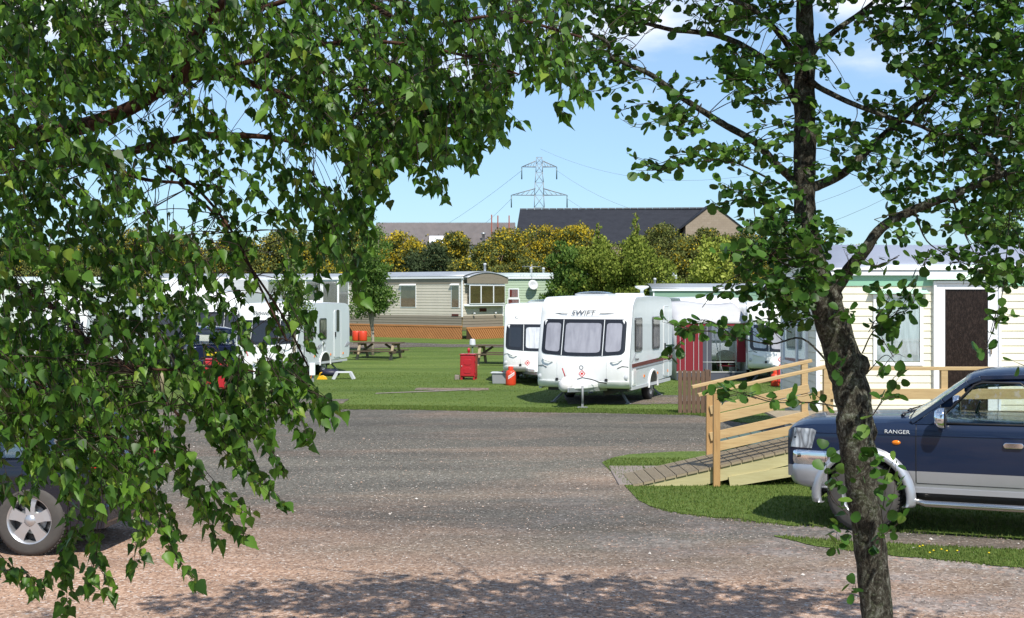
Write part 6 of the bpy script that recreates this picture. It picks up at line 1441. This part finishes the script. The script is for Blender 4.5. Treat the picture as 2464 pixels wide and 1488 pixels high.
LA = [
 ([(2000,712),(2035,660),(2080,605),(2122,548),(2200,505),(2290,470),(2400,425),(2520,380),(2700,300)], 7.35, 6.9, .040, .012),
 ([(1940,455),(1985,440),(2035,413),(2096,354),(2163,293),(2208,251),(2291,195),(2333,167),(2440,100),(2600,0)], 7.35, 8.2, .030, .010),
 ([(1945,190),(1973,212),(2040,245),(2090,265),(2138,282),(2208,301),(2263,324),(2341,321),(2430,330)], 7.3, 7.0, .018, .006),
 ([(2400,425),(2397,382),(2344,357),(2341,321),(2380,280)], 7.0, 7.3, .016, .006),
 ([(1945,150),(1962,117),(2012,73),(2068,33),(2120,-10),(2250,-120)], 7.35, 7.8, .024, .008),
 ([(2068,33),(2200,20),(2330,40),(2460,90),(2600,100)], 7.5, 7.8, .014, .005),
 ([(1925,450),(1895,420),(1865,393),(1817,343),(1747,303),(1702,275),(1646,239),(1578,188),(1536,166),(1494,149),(1466,135),(1463,104),(1420,80)], 7.35, 6.8, .026, .007),
 ([(1930,265),(1904,225),(1873,168),(1831,138),(1789,112),(1761,98),(1719,84),(1663,76),(1620,73),(1564,59),(1522,48),(1480,31),(1410,14),(1340,-20)], 7.35, 7.9, .026, .007),
 ([(1935,170),(1904,121),(1873,79),(1831,37),(1789,11),(1705,-20),(1600,-60)], 7.4, 7.1, .024, .007),
 ([(1925,470),(1850,430),(1770,392),(1720,385),(1600,398),(1520,400)], 7.3, 7.0, .007, .002),
 ([(1950,580),(1900,560),(1850,500),(1790,480),(1720,492)], 7.3, 7.0, .007, .002),
 ([(1955,640),(1900,640),(1850,620),(1800,650),(1730,690),(1690,740)], 7.3, 6.9, .007, .002),
 ([(2000,880),(1930,815),(1850,828),(1720,800),(1650,792),(1605,775)], 7.3, 6.9, .006, .002),
 ([(1985,790),(1930,740),(1890,700),(1830,680)], 7.25, 7.0, .005, .002),
 ([(2045,985),(1960,970),(1860,968),(1790,950),(1725,962)], 7.3, 7.0, .005, .002),
 ([(2075,850),(2100,800),(2140,770),(2170,735),(2200,690)], 7.25, 7.0, .004, .0015),
 ([(2085,900),(2130,855),(2160,880)], 7.25, 7.1, .003, .0015),
 ([(2100,1000),(2130,950),(2150,910),(2165,905)], 7.25, 7.1, .003, .0015),
 ([(2440,360),(2420,640),(2400,760),(2365,855)], 7.1, 7.0, .004, .0015),
 ([(2105,1350),(2125,1290),(2120,1200),(2140,1130),(2150,1110)], 7.2, 7.1, .003, .0015),
 ([(1866,1050),(1990,1130),(2000,1200),(2035,1230)][1:], 7.2, 7.3, .003, .0015),
 ([(2290,470),(2320,560),(2350,620)], 7.0, 7.2, .006, .002),
 ([(2200,505),(2230,580),(2290,620)], 7.1, 7.2, .006, .002),
]
for px_, d0, d1, r0, r1 in LA:
    m = len(px_); C2.limb([lv(PX(x, y, d0+(d1-d0)*i/(m-1)+.03*math.sin(i*2.1))) for i, (x, y) in enumerate(px_)], r0, r1, gw, 5, 9, .12)
def aspray(px_, d, gap=.030, dz=0, size=.050, c=True): C2.spray([lv(PX(x, y, d+dz*i)) for i, (x, y) in enumerate(px_)], 'alder', size, gap, .0022, connect=c)
AP = [
 ([(2470,-120),(2780,-120),(2820,440),(2470,520)], 90, 6.7, 8.2),
 ([(2010,-260),(2600,-260),(2600,-60),(2010,-60)], 60, 7.0, 8.4),
 ([(2080,-60),(2520,-60),(2520,480),(2400,500),(2380,420),(2300,400),(2260,330),(2200,200),(2120,120),(2060,60)], 300, 6.7, 8.0),
 ([(2050,240),(2200,240),(2330,330),(2440,420),(2330,420),(2240,440),(2150,440),(2060,420),(1990,330)], 52, 6.9, 7.8),
 ([(2130,440),(2520,420),(2520,640),(2440,690),(2340,680),(2300,640),(2240,620),(2160,600),(2110,560)], 84, 6.8, 7.7),
 ([(1870,-60),(2080,-60),(2030,80),(1990,120),(2000,300),(2000,520),(1960,560),(1890,560),(1870,300)], 30, 6.9, 7.3),
 ([(1560,-60),(1880,-60),(1880,60),(1800,90),(1740,60),(1620,40),(1560,30)], 44, 6.9, 7.9),
 ([(1370,-40),(1560,-20),(1560,80),(1540,140),(1560,200),(1480,200),(1400,180),(1370,100)], 44, 6.8, 7.6),
 ([(1700,90),(1900,120),(1910,330),(1800,300),(1730,200)], 30, 6.9, 7.6),
 ([(1600,190),(1700,200),(1690,300),(1610,290)], 9, 6.9, 7.3),
 ([(1700,300),(1900,330),(1910,520),(1780,500),(1720,400)], 20, 6.9, 7.5),
 ([(1790,500),(1950,530),(1960,760),(1880,800),(1820,780),(1790,700),(1720,690),(1760,600)], 84, 6.8, 7.4),
 ([(1960,520),(2010,560),(1990,640),(1950,700),(1930,620)], 10, 6.9, 7.2),
]
for poly, n_, da, db_ in AP:
    xs_ = [p[0] for p in poly]; ys_ = [p[1] for p in poly]; k_ = 0
    while k_ < n_:
        x = RA.uniform(min(xs_), max(xs_)); y = RA.uniform(min(ys_), max(ys_))
        if not inpoly(x, y, poly): continue
        k_ += 1; d = RA.uniform(da, db_); ln = RA.uniform(40, 95); a = RA.uniform(-1.0, .9)+(math.pi if x < 1900 else 0); ex, ey = math.cos(a)*ln, -math.sin(a)*ln*.8
        aspray([(x-ex*.5, y-ey*.5), (x+RA.uniform(-8,8), y+RA.uniform(-8,8)), (x+ex*.5, y+ey*.5+8)], d, .034, RA.uniform(-.12,.12), .047*RA.uniform(.85,1.1))
AT = [[(1640,240),(1560,190),(1480,215),(1410,220)],[(1620,270),(1560,250),(1490,268)],[(1640,240),(1600,280),(1540,300),(1500,290)],[(1700,300),(1640,330),(1600,290)],[(1720,385),(1640,372),(1580,395),(1515,375)],[(1650,395),(1580,410),(1530,410)],
 [(1780,400),(1700,380),(1620,400)],[(1800,470),(1740,500),(1710,480)],[(1850,440),(1780,460),(1730,440)],[(1720,800),(1660,790),(1600,770)],[(1700,790),(1640,820),(1605,860)],[(1780,820),(1700,770),(1640,800)],[(1850,830),(1800,800),(1740,790)],
 [(1960,970),(1900,965),(1850,960)],[(1860,965),(1790,945),(1730,960)],[(1820,960),(1760,940),(1715,930)],[(2000,985),(1960,950),(1930,955)],[(2100,790),(2150,760),(2190,720)],[(2130,780),(2190,740),(2200,700)],[(2150,860),(2120,800),(2150,740),(2175,700)],[(2110,905),(2150,855),(2180,860)],[(2120,965),(2150,925),(2170,900)],[(2100,1000),(2130,960),(2155,950)],
 [(2090,800),(2110,770),(2145,800)],[(2110,760),(2140,720),(2110,690)],[(2120,1340),(2125,1260),(2150,1200),(2155,1110)],[(2110,1300),(2150,1270),(2165,1250)],[(2125,1220),(2130,1180),(2120,1150)],[(2040,1240),(2000,1190),(1990,1130),(1985,1090)],[(2030,1180),(2000,1130)],[(2060,1290),(2020,1270),(2010,1310)],[(2060,1420),(2055,1400),(2050,1430)],[(2090,1060),(2075,1100),(2080,1060)],[(2060,1150),(2090,1130),(2110,1090)],
 [(2370,860),(2375,820),(2360,840)],[(2390,800),(2400,750),(2430,760)],[(2420,640),(2400,700),(2370,680)],[(2464,880),(2440,870)],[(2240,600),(2220,640),(2200,620)],[(2280,610),(2330,640),(2400,670)],[(2030,900),(2010,880),(2040,860)],[(2010,760),(2030,740),(2050,760)],[(2000,700),(2040,640),(2030,600)],[(2160,620),(2100,640),(2060,600)]]
for px_ in AT:
    d = RA.uniform(6.85, 7.15); aspray(px_, d, .045, 0, .060, c=False)
    
    if px_[0][1] < 840: aspray([(x+RA.uniform(-10,10), y+RA.uniform(-10,10)) for x, y in px_], d+.08, .08, 0, .052, c=False)
k_ = 0
while k_ < 900:  # unseen upper crown, packed dense to throw shade on the near gravel
    u = Vector((RA.gauss(0,1), RA.gauss(0,1), RA.gauss(0,1))).normalized()*RA.random()**.4; p = Vector((1.6+u.x*3.2, 7.3+u.y*1.2, 5.3+u.z*1.1))
    e_ = p+Vector((RA.uniform(-.3,.3), RA.uniform(-.3,.3), RA.uniform(-.1,.25)))
    if p.z < 3.2 or vis(p) or vis(e_): continue
    k_ += 1; C2.spray([lv(p), lv(p.lerp(e_,.5)), lv(e_)], 'alder', .085, .06, nk=2)
for i in range(10):
    z = 4.3+i*.2; a = i*2.4; C2.limb([lv(PX(1934,-40-i*70,AD)), lv(Vector((base.x-.45+math.cos(a)*1.0,AD+math.sin(a)*.9,z+.5))), lv(Vector((base.x-.5+math.cos(a)*2.1,AD+math.sin(a)*1.8,z+.9)))], .03, .006, gw, 4, 6, rec=False)
C2.finish(ALDER, M_alderleaf, AL, np.random.RandomState(4), gw, M_bark)
print('alder leaves', len(C2.P))

# ---------------- distant trees and bushes
def crown_mesh(name, blobs, n, size, mat_, seed, parent=None, upright=.3, hollow=.35, colf=None, tmpl=None):
    """small leaves filling overlapping clumps (x,y,z,rx,ry,rz)"""
    rg = np.random.RandomState(seed); w_ = np.array([b[3]*b[5]*b[4]**.5 for b in blobs]); w_ /= w_.sum(); idx = rg.choice(len(blobs), n, p=w_); B_ = np.array(blobs)[idx]
    u = rg.normal(0,1,(n,3)); u /= np.linalg.norm(u, axis=1, keepdims=True); r_ = (hollow+(1-hollow)*rg.uniform(0,1,n)**.5)[:,None]*(1+.12*rg.normal(0,1,(n,1)))
    P = B_[:,:3]+u*r_*B_[:,3:6]; P[:,2] = np.maximum(P[:,2], .02)
    Nn = u+rg.normal(0,.6,(n,3)); D = rg.normal(0,1,(n,3)); D[:,2] += upright*3
    # per-leaf colour is random or chosen by leaf kind
    col = rg.uniform(0,1,n) if colf is None else colf(P, u, rg)
    return leaf_mesh(name, tmpl or SMALL, P, D, Nn, size*rg.uniform(.6,1.3,n), mat_, rg, parent, col)
def rblobs(seed, n, R_, H_, base_=.0, core=.5, rb=(.3,.5)):
    rg = random.Random(seed); out_ = []
    for i in range(n):
        t = (i+.5)/n; z = base_+H_*t; rr_ = R_*math.sqrt(max(.03, 1-((t-.42)/.62)**2)); a = i*2.399+rg.random(); q = rr_*rg.uniform(.1, .78)
        k = rg.uniform(*rb)*rr_**.6*R_**.4; out_.append((math.cos(a)*q, math.sin(a)*q, z, k*1.05, k*1.05, k*.85))
    return out_
M_gorse = leafmat('gorse_leaf', [(0,(.065,.085,.024)),(.35,(.13,.155,.04)),(.55,(.20,.195,.06)),(.56,(.34,.27,.03)),(1,(.55,.41,.025))], (.1,.1,.02), .15, .7, .1)
M_gorsed = leafmat('scrub_leaf', [(0,(.04,.06,.026)),(.5,(.07,.10,.042)),(.9,(.12,.13,.055)),(1,(.18,.15,.06))], (.06,.1,.03), .15, .7, .1)
M_lime = leafmat('yellow_green_leaf', [(0,(.16,.20,.025)),(.5,(.28,.33,.05)),(1,(.42,.46,.10))], (.2,.28,.03), .3, .6, .2)
M_mid = leafmat('mid_green_leaf', [(0,(.06,.12,.02)),(.5,(.11,.19,.034)),(1,(.19,.28,.055))], (.1,.2,.03), .3, .6, .2)
M_con = leafmat('conifer_leaf', [(0,(.085,.125,.018)),(.5,(.16,.21,.032)),(1,(.26,.30,.055))], (.1,.14,.02), .2, .7, .1)
M_young = leafmat('young_leaf', [(0,(.05,.11,.018)),(.5,(.10,.18,.03)),(1,(.19,.28,.06))], (.14,.28,.03), .35, .5, .3)
gv = []
def gcol(frac):
    def f(P, u, rg):
        # flowers gather on some of the shoots
        n = np.sin(P[:,0]*3.1+1)*np.sin(P[:,1]*2.7+2)+np.sin(P[:,2]*4.3+P[:,0]*2)
        fl = (rg.uniform(0,1,len(P)) < frac*(.45+.55*(n > .1)*1.6)) & (u[:,2] > -.55)
        return np.where(fl, rg.uniform(.6,1,len(P)), rg.uniform(0,.54,len(P)))
    return f
def bush(name, label, x, d, zt, w_, mat_, seed, n, size, frac=None, cat='bush', group=None, trunk=True, rb=(.32,.55), nb=14):
    """bush standing on the terrain whose top is seen at picture height zt (px) and width w_ (px)"""
    X = PX(x, 705, d).x; z0 = tz(X, d); top = PX(0, zt, d).z; H_ = top-z0; R_ = w_/2/F*d
    t = thing(name, label, cat, (X, d, z0), 0, group)
    crown_mesh('crown', rblobs(seed, nb, R_, H_*.88, .1, rb=rb), n, size, mat_, seed, t, colf=gcol(frac) if frac is not None else None, tmpl=TINY if frac is not None else None)
    q = MB(); rg = random.Random(seed)
    for i in range(4): q.tube([(rg.uniform(-.1,.1)*R_, 0, -.1), (rg.uniform(-.3,.3)*R_, rg.uniform(-.2,.2), H_*.4), (rg.uniform(-.5,.5)*R_, rg.uniform(-.2,.2), H_*.75)], [.06,.04,.015], 5)
    q.build('stems', M_oldwood, t); return t
GB = [ # x, depth, top px, width px, flower share, wording
 (958,90,562,130,.55,'gorse bush thick with yellow flowers just right of the slender young tree'),
 (1040,87,590,120,.03,'dark green broom bush without flowers in front of the grey roofed barn'),
 (1098,93,563,110,.40,'rounded gorse bush flowering yellow at its top below the low barn roof'),
 (1165,86,580,130,.22,'olive gorse bush with scattered yellow flowers above the beige home chimney'),
 (1232,91,556,150,.50,'tall gorse bush full of yellow flowers below the scaffold poles'),
 (1305,94,550,120,.58,'bright yellow gorse bush below the left part of the slate roof'),
 (1385,93,547,120,.60,'deep yellow gorse bush just left of the conifer tops'),
 (1585,92,545,140,.10,'mostly green gorse bush right of the conifer below the slate roof'),
 (1655,88,575,110,.22,'thin gorse bush with brownish stems left of the yellow green tree'),
 (1700,96,555,110,.2,'gorse bush on the bank top in front of the block gable'),
 (870,92,548,120,.35,'gorse bush with yellow tops behind the slender young tree'),
 (775,90,560,130,.30,'gorse bush seen above the left caravan roof between birch leaves'),
 (690,94,555,120,.15,'scrubby gorse bush behind the spindly sapling'),
 (560,92,575,150,.25,'gorse bush on the bank behind the pale static home'),
 (430,90,575,150,.12,'dull gorse bush behind the motorhome'),
 (300,93,560,150,.30,'gorse bush with yellow sprigs behind the birch limbs'),
 (150,90,600,170,.06,'brownish scrub bush behind the white home at the far left'),
 (20,92,580,150,.10,'scrub bush at the far left edge of the bank'),
 (1250,84,625,130,.12,'low dark gorse bush directly above the green home roof'),
 (1120,84,625,110,.25,'low gorse bush with some yellow above the beige roof'),
 (1800,92,560,150,.2,'gorse bush behind the alder trunk on the bank'),
 (1930,92,580,160,.15,'gorse bush behind the left end of the cream home'),
]
for i, (x, d, zt, w_, fr_, lb) in enumerate(GB):
    bush('gorse_bush', lb, x, d, zt-9, w_*1.4, M_gorse if fr_ > .05 else M_gorsed, 300+i, 13000, .15, fr_, 'bush', 'gorse bushes on the bank behind the homes', nb=30, rb=(.17,.36))
# low scrub filling the bank between the bushes
rg_ = np.random.RandomState(9); bl = []
for i in range(230):
    y = rg_.uniform(81, 100); x = rg_.uniform(-.42, .28)*y; r_ = rg_.uniform(.8, 2.1); bl.append((x, y, tz(x, y)+r_*.35, r_*1.4, r_, r_*.8))
def scol(P, u, rg): return rg.uniform(0, .62, len(P))*(rg.uniform(0,1,len(P)) < .9)
o = crown_mesh('scrub', bl, 130000, .15, M_gorse, 77, None, tmpl=TINY, colf=lambda P,u,rg: np.where(rg.uniform(0,1,len(P)) < .07, .8, rg.uniform(0,.54,len(P))))
T(o, 'low gorse and broom scrub covering the bank', 'scrub', kind='stuff')
# trees in front of the bank
bush('leafy_tree', 'broad mid green tree behind the half hidden caravan, left of the conifers', 1365, 66, 562, 120, M_mid, 401, 9000, .16, None, 'tree', nb=18)
bush('leafy_tree', 'bright yellow green tree standing right of the conifers below the block gable', 1712, 80, 552, 150, M_lime, 402, 9000, .2, None, 'tree', nb=20)
bush('leafy_tree', 'yellow green treetop rising between the two conifers and the gorse', 1440, 82, 545, 90, M_lime, 404, 5000, .18, None, 'tree', nb=12)
def conifer(label, x, d, zt, w_, seed, n):
    X = PX(x, 705, d).x; z0 = tz(X, d); H_ = PX(0, zt, d).z-z0; R_ = w_/2/F*d; t = thing('conifer', label, 'tree', (X, d, z0), 0, 'conifers behind the large caravan'); bl = []; rg = random.Random(seed)
    bl += rblobs(seed, 46, R_, H_*.74, .15, rb=(.16,.32))
    for i in range(9): bl.append((.08*math.sin(i*2.),0,H_*(.76+.026*i),.24-.022*i,.24-.022*i,.14))
    crown_mesh('crown', bl, n*2, .13, M_con, seed, t, upright=.5, hollow=.3, tmpl=TINY)
    q = MB(); q.tube([(0,0,-.1),(.03,0,H_*.5),(0,0,H_*.99)],[.14,.08,.01],8); q.build('trunk', M_oldwood, t)
conifer('tall narrow-topped olive conifer behind the large white caravan roof', 1530, 64, 508, 235, 501, 17000)
conifer('lower olive conifer with a broken spire left of the tallest conifer', 1440, 66, 535, 215, 502, 14000)
# slender young trees
def young(name, label, gx, gy, top, w_, seed, n, size, mat_, nst=5, cb=.22, stake=False):
    p = G(gx, gy); H_ = (gy-top)/F*p.y; R_ = w_/2/F*p.y; t = thing(name, label, 'tree', p); rg = random.Random(seed); q = MB(); ends = []
    q.tube([(0,0,-.05),(.02,0,H_*cb*.5),(0,.01,H_*cb)], [.05*H_/4,.045*H_/4,.04*H_/4], 8)
    for i in range(nst):
        a = i*6.28/nst+rg.random(); f = rg.uniform(.55,.98) if i else 1.0; rr_ = R_*rg.uniform(.3,.75)*(1.15-f*.7) if i else 0
        pts = [(0,.01,H_*cb*.8),(math.cos(a)*rr_*.35,math.sin(a)*rr_*.35,H_*(cb+.22*f)),(math.cos(a)*rr_*.8,math.sin(a)*rr_*.8,H_*(cb+.55*f)),(math.cos(a)*rr_,math.sin(a)*rr_,H_*(.99 if i == 0 else min(.97,f*.95)))]
        sp = smooth_path([Vector(v_) for v_ in pts], 5); q.tube(sp, [.028*H_/4*(1-.8*k_/(len(sp)-1)) for k_ in range(len(sp))], 6); ends += sp[4:]
    bl = []
    for e in ends:
        for j in range(2):
            k = R_*rg.uniform(.16,.34)*(1.1-.6*e.z/H_); a = rg.uniform(0,6.28); rr_ = R_*rg.uniform(0,.55)*(1.25-.9*e.z/H_); c_ = Vector((e.x+math.cos(a)*rr_, e.y+math.sin(a)*rr_, e.z+rg.uniform(-.1,.25)*R_)); bl.append((c_.x,c_.y,c_.z,k,k,k*.8))
            if j == 0: q.tube([e, c_], [.008,.003], 4, cap=False)
    q.build('trunk', mat('pale_bark_%d' % seed, (.26,.23,.17), .8), t); crown_mesh('crown', bl, n, size, mat_, seed, t, hollow=.15)
young('young_tree', 'slender young tree with fresh green crown standing behind the picnic table', 896, 866, 515, 190, 601, 15000, .095, M_young, 9)
young('young_tree', 'spindly sapling with sparse pale leaves in front of the left white caravan', 708, 940, 585, 160, 602, 3800, .075, M_young, 6, .30)
young('young_tree', 'young tree with thin mottled trunk by the left end of the cream home', 1893, 930, 600, 130, 603, 2600, .08, M_mid, 5, .42)
bush('leafy_tree', 'distant pale green tree behind the cream home roof seen through alder leaves', 2420, 90, 380, 150, M_young, 405, 5000, .22, None, 'tree', nb=16)
